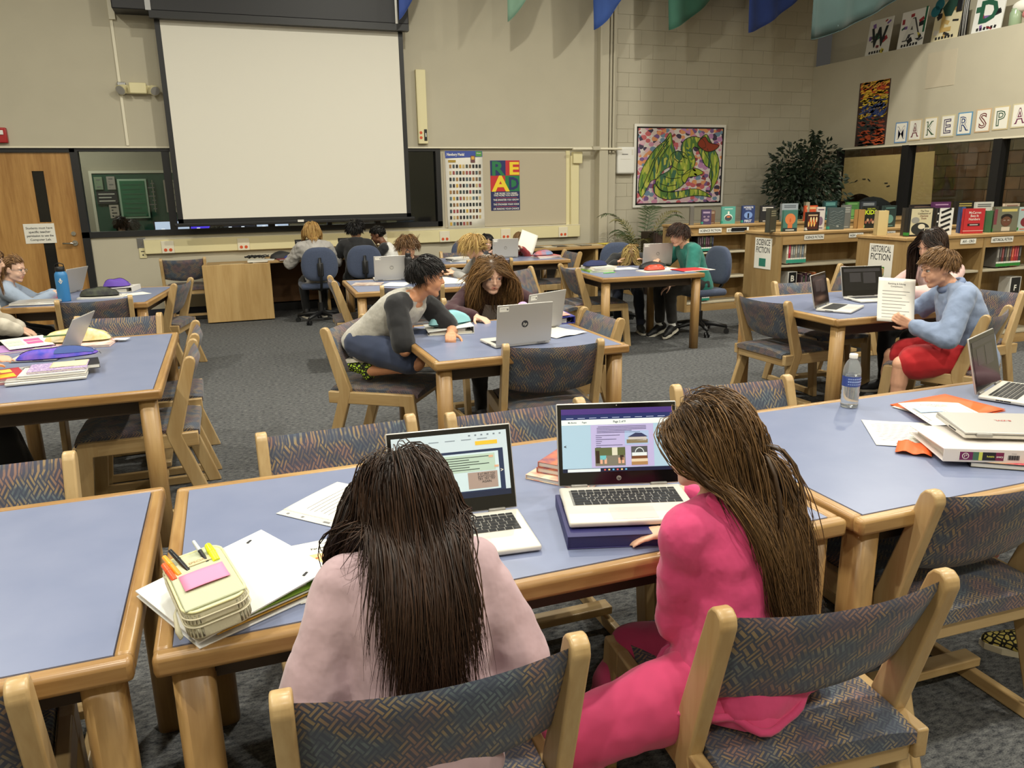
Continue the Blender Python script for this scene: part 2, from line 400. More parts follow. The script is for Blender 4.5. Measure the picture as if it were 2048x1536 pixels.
# painted concrete blocks right of the column
blk = MB().rbox((0,0,0),(.397,.03,.197), G('block_paint'), .002, seg=1).mesh('concrete_block')
hb = MB().rbox((0,0,0),(.197,.03,.197), G('block_paint'), .002, seg=1).mesh('concrete_half_block')
nb = 0
for r_ in range(0, 22):
    z = .1+.2*r_; off = .2 if r_ % 2 else 0
    x = 5.72-.2+off
    while x < XR+.02:
        full = x+.2 <= XR+.05
        o = ob('concrete_block', blk if full else hb, wall_back, (x if full else x-.1, YB+.014, z)); x += .4; nb += 1
struct('baseboard_back', MB().bb((-1.55,YB-.012,0),(5.3,YB,.11), G('base_navy')))
# column with pipes
co = MB().bb((5.36,10.74,0),(5.50,YB,CEIL), WP).bb((5.50,10.80,0),(5.66,YB+.02,CEIL), G('block_paint'))
struct('trim_3', co)
mbp = MB()
for x in (5.545, 5.60): mbp.cyl((x,10.77,2.05),(x,10.77,CEIL), .02, WP)
mbp.cyl((4.93,10.76,2.10),(5.72,10.73,2.10), .018, G('cream_edge')); mbp.box((5.3,10.735,2.11),(.12,.05,.05), WP)
struct('trim_4', mbp)
# window band to the computer lab
fr = MB(); K = G('black_metal'); y0, y1 = YB-.03, YB+.10
fr.bb((WX0-.055,y0,WZ1),(WX1,y1,WZ1+.055),K); fr.bb((WX0-.055,y0,WZ0-.0),(WX1,y1,WZ0+.07),K)
fr.bb((WX0-.055,y0,0),(WX0+.03,y1,WZ1),K); fr.bb((WX1-.07,y0,WZ0),(WX1,y1,WZ1),K)
MU = [(-.60,.085), (.60,.085), (1.36,.06), (2.02,.07)]
for x, t in MU: fr.bb((x-t/2,y0+.01,WZ0),(x+t/2,y1-.01,WZ1),K)
fr.bb((DX0-.05,y0,2.065),(WX0,y1,2.13),K); fr.bb((DX0-.05,y0,0),(DX0,y1,2.13),K)
win = struct('window_1', fr)
xs = [WX0+.03]+[v for x,t in MU for v in (x-t/2, x+t/2)]+[WX1-.07]
for i in range(0, len(xs), 2):
    MB().bb((xs[i],YB+.03,WZ0+.07),(xs[i+1],YB+.038,WZ1), G('pane_glass')).build('pane', win)
# oak door with two narrow lights
dm = MB(); lx0, lx1 = -2.09, -1.965
for a, b in (((DX0,0),(lx0,2.06)), ((lx1,0),(DX1,2.06)), ((lx0,1.85),(lx1,2.06)), ((lx0,1.0),(lx1,1.25)), ((lx0,0),(lx1,.25))):
    dm.bb((a[0],YB+.0,a[1]),(b[0],YB+.045,b[1]), G('door_oak'))
door = struct('door_1', dm)
for z0, z1 in ((1.25,1.85),(.25,1.0)):
    MB().bb((lx0,YB+.018,z0),(lx1,YB+.026,z1), mat('dark_glass',(28,27,25),.08)).build('pane', door)
hd = MB(); hz = .99; hx = -1.745
hd.cyl((hx,YB,hz),(hx,YB-.02,hz),.033,G('chrome'),n=16); hd.cyl((hx,YB-.02,hz),(hx,YB-.055,hz),.011,G('chrome')); hd.tube([(hx,YB-.055,hz),(hx-.03,YB-.058,hz),(hx-.13,YB-.055,hz)],.011,G('chrome'))
hd.build('door_handle', door)
MB().cyl((hx-.0,YB,1.105),(hx,YB-.02,1.105),.026,G('chrome'),n=16).build('deadbolt', door)
ds = thing('door_sign', 'white paper sign about teacher permission taped across the oak door', 'sign', (0,0,0))
a = atY(80,467,YB-.004); W_, H_ = .33, .235
MB().box((a.x,YB-.004,a.z),(W_,.004,H_), G('paper')).build('sheet', ds)
m = MB()
for i, (s, bo) in enumerate((('Students must have',.012),('specific teacher',.02),('permission to use the',.02),('Computer Lab.',.012))):
    put_text(m, s, G('ink'), (a.x, YB-.0068, a.z+.066-.046*i), (1,0,0), (0,0,1), .026, W_*.86, bo)
m.build('lettering', ds)
# ---- the computer lab beyond the glass
struct('wall_lab', MB().bb((-6.1,14.4,0),(5.6,14.5,CEIL), mat('lab_wall',(176,168,148),.9)).bb((2.12,11.2,0),(2.2,14.4,3.0), mat('lab_dark',(60,58,54),.9)).bb((-6.1,11.05,3.0),(5.6,14.4,3.06), G('ceiling_paint')).bb((5.5,11.05,0),(5.6,14.4,3.06), MATS['lab_dark']))  # partition added to leave the lab's right end unlit, in a dark colour
gb = thing('bulletin_board', 'green bulletin board with pale frame on the computer lab wall', 'bulletin board')
A = atY(183,347,14.38); Bq = atY(420,455,14.38)
MB().bb((A.x,14.36,Bq.z-.1),(Bq.x,14.39,A.z), G('green_board')).build('board', gb)
f2 = MB(); zz0, zz1 = Bq.z-.1, A.z
for a_, b_ in (((A.x-.04,zz0),(A.x,zz1)),((A.x-.04,zz1),(Bq.x,zz1+.04))): f2.bb((a_[0],14.34,a_[1]),(b_[0],14.39,b_[1]), G('cream_edge'))
f2.build('frame', gb)
def lab_sheet(px0, py0, px1, py1, c, label, lines=4, ink='ink_soft', border=None):
    p = atY(px0,py0,14.33); q = atY(px1,py1,14.33); t = thing('notice', label, 'notice', (0,0,0), 0, None)
    if border: MB().bb((p.x-.03,14.33,q.z-.03),(q.x+.03,14.345,p.z+.03), border).build('border', t)
    MB().bb((p.x,14.322,q.z),(q.x,14.34,p.z), C(c,.8)).build('sheet', t)
    m = MB()
    for i in range(lines):
        z = p.z-(i+.8)*(p.z-q.z)/(lines+.6); m.bb((p.x+.03,14.318,z-.008),(q.x-.03-.05*(i%2),14.321,z+.008), G(ink))
    if lines: m.build('print', t)
lab_sheet(187,354,207,379,(132,150,122),'small sage green notice at the upper left of the lab board',3)
lab_sheet(212,353,232,379,(168,160,150),'small grey notice beside the sage green one on the lab board',4)
lab_sheet(192,383,236,407,(34,34,38),'dark notice with pale marks under the two small notices on the lab board',3,'paper_shade')
lab_sheet(218,410,240,436,(186,176,160),'pale chart with two rows of black figures on the lab board',4,'ink')
lab_sheet(238,362,297,432,(30,112,74),'large green chart with a pale border on the lab board',7,'green_chalk',C((168,196,170),.7))
lab_sheet(303,360,312,424,(186,172,140),'narrow tan strip of paper beside the green chart on the lab board',7)
lab_sheet(326,360,358,424,(170,160,146),'grey text sheet half hidden by the projection screen on the lab board',10)
t = thing('lab_table', 'long dark computer table beyond the window glass', 'table', (.3,12.4,0))
MB().box((0,0,.72),(3.6,.75,.03), C((70,62,52),.5)).build('tabletop', t)
for x in (-1.7,1.7):
    MB().box((x,0,.35),(.05,.6,.70), G('black_metal')).build('leg', t)
def monitor(x, y, rz, scr, label):
    t = thing('monitor', label, 'monitor', (x,y,.735), rz)
    MB().rbox((0,0,.30),(.50,.03,.31), G('black_plastic'), .008).build('bezel', t)
    MB().box((0,-.0165,.305),(.465,.004,.265), scr).build('screen', t)
    m = MB(); 
    for i in range(5): m.box((-.13+.06*i,-.0195,.33-.03*(i%3)),(.045,.003,.02), C((240,240,250),.5,emit=1.2))
    m.build('icons', t)
    MB().box((0,.03,.09),(.05,.03,.18), G('black_plastic')).rbox((0,.03,.006),(.2,.16,.012), G('black_plastic'), .004).build('stand', t)
violet = mat('screen_violet', (70, 50, 200), .4, emit=1.6); pale = mat('screen_pale', (190, 200, 225), .4, emit=1.2); dim = mat('screen_dim', (40, 46, 70), .3, emit=.3)
for i, (px, s, nm) in enumerate(((345,pale,'lab monitor with a pale screen, first from the oak door'),(415,violet,'lab monitor with a violet screen, second from the oak door'),(478,dim,'lab monitor with a dim screen, third from the oak door'),(545,pale,'lab monitor with a pale screen, fourth from the oak door'))):
    p = atY(px,450,12.35); monitor(p.x, 12.35, R(8), s, nm)
for px0, px1, lab in ((632,716,'pale sheet taped low behind the middle window panes'),(757,794,'grey sheet standing low behind the right window pane')):
    p = atY(px0,436,11.6); q = atY(px1,452,11.6); tag(MB().bb((p.x,11.6,.9),(q.x,11.61,p.z), C((196,182,150),.8)).build('paper_sheet'), lab, 'paper')

# ---------------------------------------------------------------- the right wall
A = atX(1690,300,XR)
WS = 10.25
rw = MB().bb((XR,-4.1,2.06),(XR+.42,YB+.1,3.39), WP).bb((XR+.42,-4.1,2.06),(XR+.5,YB+.1,CEIL), WP)
rw.bb((XR,-4.1,0),(XR+.15,WS,.88), WP).bb((XR,WS,0),(XR+.15,YB+.1,2.06), G('mortar'))
wall_right = struct('wall_right', rw)
for r_ in range(0, 10):
    y = YB-.2-(.2 if r_ % 2 else 0)
    while y > WS-.05:
        o = ob('concrete_block', blk, wall_right, (XR+.010, y, .1+.2*r_), R(90)); y -= .4
struct('trim_5', MB().bb((XR-.006,-4.1,2.055),(XR+.2,YB,2.075), G('cream_edge')))
ap = MB(); p = atX(1850,178,XR); q = atX(1916,96,XR)
ap.bb((XR-.004,q.y,p.z),(XR,p.y,q.z), mat('hatch_paint',(192,182,160),.85)); struct('trim_6', ap)
hall = MB(); hy = []
fr = MB(); fx0, fx1 = XR+.02, XR+.14
fr.bb((fx0,5.0,.88),(fx1,WS,.94),K)
cols = []
for px in (1816, 2000):
    y = atX(px,300,XR+.05).y; fr.bb((fx0-.03,y-.06,.88),(fx1,y+.06,2.06),K); cols.append(y)
fr.bb((fx0,WS-.05,.88),(fx1,WS,2.06),K)
win2 = struct('window_2', fr)
ed = [WS-.05]+[v for y in cols for v in (y+.06,y-.06)]+[5.0]
for i in range(0,6,2): MB().bb((XR+.08,ed[i+1],.94),(XR+.086,ed[i],2.06), G('pane_glass')).build('pane', win2)
# hallway of brown glazed blocks
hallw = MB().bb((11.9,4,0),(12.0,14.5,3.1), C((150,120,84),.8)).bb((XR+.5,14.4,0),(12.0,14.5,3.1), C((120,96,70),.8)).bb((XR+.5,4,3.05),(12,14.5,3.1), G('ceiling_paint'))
hall_wall = struct('wall_hall', hallw)
bms = [MB().rbox((0,0,0),(.392,.03,.192), mat('brown_block_%d'%i, c, .45, noise=.25, nscale=9), .005, seg=1).mesh('brown_block') for i, c in enumerate(((126,90,60),(112,78,50),(138,100,66),(104,84,52)))]
for r_ in range(3, 12):
    y = 6.6+(.2 if r_ % 2 else 0)
    while y < 13.6:
        ob('brown_block', rng.choice(bms), hall_wall, (11.894, y, .1+.2*r_), R(90)); y += .4
struct('trim_7', MB().bb((11.3,7.95,0),(11.5,8.35,3.05), K).bb((10.6,7.2,0),(10.75,7.35,3.05), C((60,60,62),.6)))
# kraft boards leaning in the hall window
def board(name, lab, pts, X):
    P = [atX(a,b,X) for a,b in pts]
    tag(MB().prism([(v.y,v.z) for v in P], .006, G('kraft'), 'x', X).build(name), lab, 'board')
wav = [(1682+125*i/14, 396+ 9*math.cos(i*.62+.5)*(1 if i<13 else 0)+(0 if i<9 else (i-9)*2)) for i in range(15)]
board('kraft_board', 'wide kraft board with a wavy lower edge behind the right window', [(1682,316),(1806,308)]+wav[::-1], 11.2)
board('kraft_board', 'narrow upright kraft board right of the dark window post', [(1822,306),(1870,302),(1860,440),(1812,440)], 11.3)
sc = MB(); 
for (px,py) in ((1712,362),(1728,358),(1738,360),(1772,366),(1776,372)):
    p = atX(px,py,11.19); sc.box((11.19,p.y,p.z),(.006,.07,.014), G('ink'), Matrix.Rotation(rng.uniform(-.6,.6),3,'X'))
tag(sc.build('pencil_notes'), 'few pencil scribbles on the wide kraft board behind the glass', 'writing')
p = atX(1745,408,10.8)
tag(MB().ell((10.8,p.y,p.z-.25),(.2,.52,.38), G('black_fabric')).build('beanbag'), 'rounded black seat top below the wavy kraft board', 'seat')

# ---------------------------------------------------------------- fixtures on the back wall
rc = thing('wall_raceway', 'long cream cable raceway under the dark window band', 'raceway', (0,0,0))
x0 = atY(290,500,YB).x; x1 = atY(1157,470,YB).x
MB().rbox(((x0+x1)/2,YB-.028,.91),(x1-x0,.055,.18), G('cream_metal'), .008).build('duct', rc)
MB().bb((x0,YB-.058,.998),(x1,YB,1.006), G('cream_edge')).build('lid', rc)
xv = atY(1147,380,YB).x
MB().rbox((xv,YB-.028,1.50),(.135,.055,1.02), G('cream_metal'), .008).build('riser', rc)
MB().rbox((xv+.03,YB-.05,1.98),(.15,.09,.17), G('cream_metal'), .01).build('junction_box', rc)
MB().bb((xv-.13,YB-.02,1.0),(xv-.07,YB,2.08), G('cream_metal')).build('side_cover', rc)
out0 = None
names = ['nearest the oak door', 'behind the oak desk', 'behind the black water bottle', 'below the left edge of the cover chart', 'below the right side of the word poster', 'at the corner of the raceway']
for px, nm in zip((336,487,763,888,1009,1123), names):
    x = atY(px,490,YB).x
    if out0 is None:
        t = thing('wall_outlet', 'cream outlet with two orange sockets '+nm, 'outlet', (x,YB-.056,.90), 0, 'orange outlets along the raceway')
        MB().rbox((0,-.006,.0),(.15,.012,.155), G('cream_edge'), .004).build('plate', t)
        for s in (-1,1): MB().cyl((s*.03,-.012,-.035),(s*.03,-.016,-.035),.02,G('socket_red'),n=14).build('socket', t)
        out0 = t
    else: dup(out0, (x,YB-.056,.90), 0, 'cream outlet with two orange sockets '+nm)
p = atY(283,486,YB); t = thing('wall_switch', 'small chrome plate left of the raceway end', 'switch', (p.x,YB,p.z))
MB().rbox((0,-.006,0),(.10,.012,.13), G('steel'), .004).build('plate', t); MB().box((0,-.016,.0),(.012,.015,.05), G('chrome')).build('toggle', t)
p = atY(286,506,YB); t = thing('wall_switch', 'cream plate with one jack under the chrome plate', 'switch', (p.x,YB,p.z))
MB().rbox((0,-.006,0),(.085,.012,.13), G('cream_metal'), .004).build('plate', t); MB().box((0,-.013,.02),(.04,.003,.01), G('ink')).cyl((0,-.012,-.025),(0,-.015,-.025),.009,G('ink')).build('jack', t)
p = atY(833,140,YB-.05); q = atY(842,288,YB-.05)
t = thing('cable_cover', 'tall cream cable cover right of the projection screen', 'raceway', (0,0,0)); cx = (p.x+q.x)/2+.03
MB().rbox((cx,YB-.08,(p.z+q.z)/2),(.135,.06,p.z-q.z), G('cream_metal'), .006).build('duct', t)
for dz in (.05,.115): MB().cyl((cx-.03,YB-.11,q.z+dz+.03),(cx-.03,YB-.114,q.z+dz+.03),.02,G('socket_red'),n=12).build('socket', t)
MB().rbox((cx+.035,YB-.113,q.z+.115),(.04,.012,.15), G('black_plastic'), .003).box((cx+.035,YB-.121,q.z+.115),(.014,.01,.05), G('white_plastic')).build('rocker', t)
p = atY(277,178,YB-.05); t = thing('emergency_light', 'cream emergency light with two lamp heads left of the screen', 'light', (p.x,YB-.05,p.z))
MB().rbox((0,-.05,.0),(.19,.10,.125), G('cream_metal'), .012).build('housing', t)
MB().rbox((0,-.02,-.01),(.42,.04,.10), G('cream_metal'), .01).build('base', t)
for s in (-1,1):
    h = MB().cyl((s*.15,-.05,.015),(s*.19,-.12,-.03),.03,G('cream_metal'),.062,n=16); h.build('lamp_head', t)
    MB().cyl((s*.19,-.121,-.031),(s*.1915,-.124,-.033),.055,G('silver'),n=16).build('lens', t)
p = atY(244,177,YB-.05); tag(MB().rbox((p.x,YB-.065,p.z),(.09,.03,.14), G('steel'), .006).build('junction_box'), 'small metal junction box beside the emergency light', 'box')
c0 = atY(225,38,YB-.05); c1 = atY(255,291,YB-.05)
tag(MB().box(((c0.x+c1.x)/2-.005,YB-.057,(c0.z+2.14)/2),(.03,.016,c0.z-2.14), G('cream_edge')).rbox((c0.x,YB-.07,c0.z+.3),(.07,.04,.62), G('cream_edge'), .005).build('wire_cover'), 'thin cream wire cover running down the wall left of the screen', 'raceway')
p = atY(3,271,YB-.05); t = thing('fire_alarm', 'red fire alarm above the oak door', 'alarm', (p.x,YB-.05,p.z))
MB().rbox((0,-.03,0),(.13,.06,.17), G('red_plastic'), .01).build('housing', t); MB().rbox((.0,-.065,.03),(.07,.014,.05), G('white_plastic'), .004).build('strobe', t)
# projection screen
t = thing('projection_screen', 'white pull-down projection screen with a black border', 'screen', (0,0,0)); YS = 10.62
a, b_, c, d = [atY(*q, YS) for q in ((318,30),(797,56),(812,428),(366,437))]
sx0 = (a.x+d.x)/2; sx1 = (b_.x+c.x)/2; sz0 = (c.z+d.z)/2; sz1 = 3.62
MB().bb((sx0,YS,sz0),(sx1,YS+.004,sz1), G('screen_white')).build('sheet', t)
f = MB(); BW = .06
f.bb((sx0-BW,YS-.001,sz0-.05),(sx0,YS+.006,sz1),K).bb((sx1,YS-.001,sz0-.05),(sx1+BW,YS+.006,sz1),K).bb((sx0-BW,YS-.001,sz0-.05),(sx1+BW,YS+.006,sz0),K)
f.build('border', t)
MB().rbox(((sx0+sx1)/2,YS,sz0-.07),(sx1-sx0+.22,.03,.045), K, .01).build('bottom_bar', t)
MB().rbox(((sx0+sx1)/2-.0,YS-.02,sz0-.06),(.08,.012,.03), G('white_plastic'), .003).build('pull_tab', t)
hz0 = atY(330,27,10.5).z
h = thing('screen_housing', 'long black housing of the projection screen along the top', 'screen housing', (0,0,0))
hx0 = atY(222,12,10.5).x; hx1 = atY(818,40,10.5).x
MB().rbox(((hx0+hx1)/2,10.68,hz0+.26),(hx1-hx0,.33,.46), mat('housing_black',(30,30,34),.5), .012).build('case', h)
MB().bb((sx0-.1,10.50,hz0-.05),(sx1+.12,10.60,hz0+.03), K).build('slot', h)
for px in (295,): q = atY(px,10,10.5); MB().box((q.x,10.51,hz0+.25),(.06,.012,.44), G('steel')).build('bracket', h)
MB().box((hx1-.16,10.51,hz0+.25),(.03,.012,.44), G('white_plastic')).build('bracket', h)
# white box, art panel
p = atY(1231,294,10.89); q = atY(1266,348,10.89)
t = thing('access_point', 'white rounded wall box left of the dragon mosaic', 'box', (0,0,0))
MB().rbox(((p.x+q.x)/2,10.86,(p.z+q.z)/2),(q.x-p.x,.09,p.z-q.z), G('white_plastic'), .03, seg=3).build('cover', t)
MB().box(((p.x+q.x)/2-.03,10.813,(p.z+q.z)/2+.09),(.1,.003,.012), G('ink_soft')).box(((p.x+q.x)/2-.02,10.813,(p.z+q.z)/2+.02),(.16,.003,.004), G('paper_shade')).box(((p.x+q.x)/2+.1,10.813,(p.z+q.z)/2+.12),(.03,.003,.08), G('paper_shade')).build('label', t)
# ---------------------------------------------------------------- tables
def table(cx, cy, w, d, rz, label, apron=True):
    t = thing('library_table', label, 'table', (cx,cy,0), R(rz), 'wood edged blue reading tables')
    h = .737; e = .035; th = .042
    MB().bb((-w/2+e,-d/2+e,h-th+.002),(w/2-e,d/2-e,h), G('laminate')).build('tabletop', t)
    for s in (-1,1):
        o = MB().rbox((0,s*(d/2-e/2),h-th/2),(w-.0,e,th+.004), G('edge_oak'), .011).build('edge_band', t)
        o = MB().rbox((s*(w/2-e/2),0,h-th/2),(e,d-2*e+.01,th+.003), G('edge_oak_y'), .010).build('edge_band', t)
    lg = MB(); n = 16; vs = []
    prof = []
    for i in range(24):
        a = 2*PI*i/24; c, s_ = math.cos(a), math.sin(a); q = .038
        prof.append((q*math.copysign(abs(c)**.6,c), q*math.copysign(abs(s_)**.6,s_)))
    me = MB().prism(prof, h-th, G('leg_oak'), 'z', (h-th)/2).mesh('leg')
    for p in me.polygons: p.use_smooth = len(p.vertices) == 4
    for sx in (-1,1):
        for sy in (-1,1): ob('leg', me, t, (sx*(w/2-.062), sy*(d/2-.062), 0))
    a = MB(); K2 = C((60,46,32),.6)
    for s in (-1,1):
        MB().bb((-w/2+.10,s*(d/2-.10)-.01,h-th-.075),(w/2-.10,s*(d/2-.10)+.01,h-th), K2).build('apron', t)
        MB().bb((s*(w/2-.10)-.01,-d/2+.11,h-th-.075),(s*(w/2-.10)+.01,d/2-.11,h-th), K2).build('apron', t)
    return t
TH = .7375
table(.592, 1.823, 1.59, .895, 0, 'front middle reading table with the two open laptops seen from behind')
table(-1.03, 1.843, 1.59, .915, 0, 'bare reading table at the lower left corner')
table(2.205, 1.812, 1.59, .915, 0, 'reading table at the right with the water bottle on it')
table(-.775, 4.285, .90, 1.52, 0, 'left reading table with the yellow patterned pouch on it')
table(1.425, 4.085, 1.07, 1.09, 0, 'square reading table where two students lean together at a laptop')
table(-1.07, 7.22, 1.07, 1.12, -8, 'far left square table with the blue bottle, near the oak door')
table(3.77, 6.84, 1.07, 1.05, -3, 'square table with the red folder, before the bookcases')
table(1.51, 6.86, 1.07, .98, -2, 'square table with the black bottle, before the swivel chairs')
table(3.05, 8.78, 1.52, .90, -4, 'rearmost reading table under the word poster')
table(4.01, 4.20, 1.07, 1.07, -1, 'square table with two laptops beside the red shorts')

# ---------------------------------------------------------------- wooden chairs
def make_chair():
    t = thing('wooden_chair', '', 'chair', (0,0,0), 0, 'upholstered wooden library chairs')
    W = .246
    post = [(-.268,0),(-.335,0),(-.198,.425),(-.296,.775),(-.292,.795),(-.276,.806),(-.256,.803),(-.243,.788),(-.128,.450),(-.132,.41)]
    front = [(.168,.435),(.250,.435),(.258,.42),(.300,0),(.236,0),(.196,.365),(.168,.365)]
    pm = MB().prism(post, .036, G('maple'), 'x', 0, .006).mesh('back_post'); fm = MB().prism(front, .034, G('maple'), 'x', 0, .005).mesh('front_leg')
    rm = MB().rbox((0,-.045,.40),(.032,.45,.07), G('maple_y'), .005).mesh('side_rail')
    um = MB().rbox((0,-.02,.024),(.028,.54,.044), G('maple_y'), .005).mesh('runner')
    for s in (-1,1):
        ob('back_post', pm, t, (s*W,0,0)); ob('front_leg', fm, t, (s*W,0,0)); ob('side_rail', rm, t, (s*W,0,0)); ob('runner', um, t, (s*W*.999,0,0))
    MB().rbox((0,-.245,.385),(2*W-.034,.026,.06), G('maple_x'), .004).build('rear_rail', t)
    MB().rbox((0,.215,.385),(2*W-.034,.026,.055), G('maple_x'), .004).build('front_rail', t)
    MB().rbox((0,-.04,.072),(2*W+.03,.06,.03), G('maple_x'), .004).build('stretcher', t)
    def seat(u, v, top):
        x = (u-.5)*.45; y = -.275+v*.545; z = .464-.016*(2*u-1)**4-.020*max(0,(v-.8)/.2)**2-.012*max(0,(.1-v)/.1)
        return (x, y, z if top else .41)
    m = MB(); m.grid(lambda u,v: seat(u,v,True), 10, 12, G('weave')); m.grid(lambda u,v: seat(1-u,v,False), 10, 12, G('weave'))
    sk = []
    for u0,v0,u1,v1 in ((0,0,1,0),(1,0,1,1),(1,1,0,1),(0,1,0,0)):
        m.grid(lambda a,b: (lambda U,V: Vector(seat(U,V,True)).lerp(Vector(seat(U,V,False)), b))(u0+(u1-u0)*a, v0+(v1-v0)*a), 12, 1, G('weave'))
    m.build('seat', t)
    def back(u, v, sd):      # sd 1 = sitter's side
        q = 2*u-1; x = q*.228; z0 = .545-.030*(1-q*q); z1 = .785-.008*(1-q*q); z = z0+(z1-z0)*v
        yc = -.215-.105*((z-.55)/.24)-.030*(1-q*q)+.042
        e = .020*(1-(2*v-1)**6)**.5*(.45+.55*(1-q**6))
        return (x, yc+sd*e, z)
    m = MB(); m.grid(lambda u,v: back(u,v,1), 14, 10, G('weave')); m.grid(lambda u,v: back(1-u,v,-1), 14, 10, G('weave'))
    for uu, fl in ((0,1),(1,0)):
        m.grid(lambda a,b: Vector(back(uu,b if fl else 1-b,1)).lerp(Vector(back(uu,b if fl else 1-b,-1)), a), 1, 10, G('weave'))
    m.build('backrest', t)
    return t
CH0 = make_chair(); _first = [True]
def chair(bx, by, heading, label):
    """bx,by: middle of the top of the back; heading: direction the seat faces, degrees"""
    h = R(heading); x = bx+.268*math.cos(h); y = by+.268*math.sin(h); rz = h-PI/2
    if _first[0]:
        _first[0] = False; CH0.location = (x,y,0); CH0.rotation_euler = (0,0,rz); CH0['label'] = label; return CH0
    return dup(CH0, (x,y,0), rz, label)
chair(1.03,1.03,85,'wooden chair nearest the camera, under the girl in the pink hoodie')
chair(.255,1.085,87,'wooden chair in front of the camera, under the girl in the lilac shirt')
chair(-.63,1.26,97,'wooden chair at the lower left corner, tucked at the bare table')
chair(1.845,1.315,88,'empty wooden chair at the right edge, tucked below the closed laptop')
chair(.29,2.50,-88,'empty wooden chair on the far side of the front table, behind the lilac girl\'s laptop')
chair(.915,2.47,-90,'empty wooden chair on the far side of the front table, behind the pink girl\'s laptop')
chair(1.83,2.47,-95,'empty wooden chair on the far side of the water bottle table')
chair(-.755,2.53,-90,'empty wooden chair behind the bare table at the left edge')
chair(1.50,3.50,81,'empty wooden chair before the laptop with the round black emblem')
chair(.62,4.61,-35,'wooden chair the boy in the raglan shirt kneels on')
chair(2.13,4.22,180,'empty wooden chair at the right end of the leaning students\' table')
chair(1.66,5.28,-90,'wooden chair behind the girl in the maroon cardigan')
chair(3.42,4.34,3,'empty wooden chair at the left end of the two laptop table')
chair(4.27,3.26,115,'wooden chair under the boy in the blue sweatshirt')
chair(4.30,5.0,-92,'empty wooden chair behind the tilted laptop, before the science fiction end panel')
chair(5.5,5.62,180,'empty wooden chair before the historical fiction end panel')
chair(5.14,4.02,186,'wooden chair under the girl in the pale pink sweatshirt')
chair(-.22,4.13,180,'near one of the two empty wooden chairs right of the left table')
chair(-.22,4.79,181,'far one of the two empty wooden chairs right of the left table')
chair(-.70,5.52,-98,'empty wooden chair at the far end of the left table, behind the yellow pouch')
chair(-.98,6.55,98,'empty wooden chair in front of the blue bottle')
chair(-.40,7.50,166,'empty wooden chair at the right of the blue bottle table')
chair(-.51,10.22,90,'empty wooden chair against the wall left of the oak desk')
chair(.86,7.02,-3,'empty wooden chair at the left end of the black bottle table')
chair(3.16,6.98,-4,'empty wooden chair at the left end of the red folder table')
chair(1.40,6.20,80,'empty wooden chair in front of the black bottle table')
chair(2.62,6.98,-52,'empty wooden chair turned sideways between the two square tables')
chair(2.72,8.12,88,'empty wooden chair in front of the rearmost table, by the blond boy')
chair(2.76,9.42,-92,'empty wooden chair behind the left end of the rearmost table')
chair(3.98,8.70,178,'empty wooden chair at the right end of the rearmost table')

# ---------------------------------------------------------------- blue swivel chairs
def make_swivel():
    t = thing('swivel_chair', '', 'chair', (0,0,0), 0, 'blue swivel chairs'); F_ = G('swivel_blue'); K = G('black_plastic')
    def pad(cx, cz, w, h, flare):
        P = []
        for i in range(28):
            a = 2*PI*i/28; c, s = math.cos(a), math.sin(a)
            P.append((w/2*math.copysign(abs(c)**.62,c)*(1-flare*max(0,s)*.25), h/2*math.copysign(abs(s)**.7,s)))
        return P
    m = MB(); P = pad(0,0,.43,.40,.6)
    def surf(sd):
        rings = [(1.0,0),(1.0,.012),(.95,.026),(.75,.034),(.4,.037),(.02,.038)]; vs = []; n = len(P)
        for r_, d in rings:
            for x, z in P: vs.append((x*r_, -.21-sd*d*-1 - .05*(z*r_+.2)+ .25*(x*r_)**2, .72+z*r_))
        fs = [(i*n+j,i*n+(j+1)%n,(i+1)*n+(j+1)%n,(i+1)*n+j) for i in range(len(rings)-1) for j in range(n)]
        if sd < 0: fs = [f[::-1] for f in fs]
        m.add(vs, fs, F_, True)
    surf(1); surf(-1); m.build('backrest', t)
    MB().rbox((0,.03,.455),(.46,.43,.075), F_, .035, seg=4).build('seat', t)
    MB().tube([(0,.0,.40),(0,-.2,.41),(0,-.275,.50),(0,-.285,.66),(0,-.275,.80)], .02, K, n=8, flat=.5).rbox((0,-.272,.66),(.07,.03,.16), K, .01).build('back_bar', t)
    MB().cyl((0,0,.08),(0,0,.24),.035,K,n=12).cyl((0,0,.24),(0,0,.42),.018,G('steel')).box((0,0,.41),(.2,.2,.02),K).build('column', t)
    for i in range(5):
        a = 2*PI*i/5+.3; c, s = math.cos(a), math.sin(a)
        MB().tube([(0,0,.115),(c*.15,s*.15,.105),(c*.29,s*.29,.08)], [.03,.024,.017], K, n=8).build('base_arm', t)
        w = MB(); 
        for k in (-1,1): w.cyl((c*.29-s*.018*k-s*.006,s*.29+c*.018*k+c*.006,.028),(c*.29-s*.018*k+s*.006,s*.29+c*.018*k-c*.006,.028),.028,K,n=12)
        w.cyl((c*.29,s*.29,.03),(c*.29,s*.29,.085),.008,K); w.build('caster', t)
    return t
SW = make_swivel(); SW['label'] = 'blue swivel chair under the child in the silver jacket'; SW.location = (1.02,9.62,0); SW.rotation_euler = (0,0,0)
dup(SW,(1.57,9.66,0),R(-3),'blue swivel chair under the child in the black hoodie')
dup(SW,(4.72,7.02,0),R(92),'blue swivel chair under the boy in the teal shirt')
dup(SW,(4.24,7.95,0),R(158),'blue swivel chair under the child bent over in a black jacket')
dup(SW,(2.98,9.60,0),R(184),'dark blue swivel chair behind the girl with black hair')

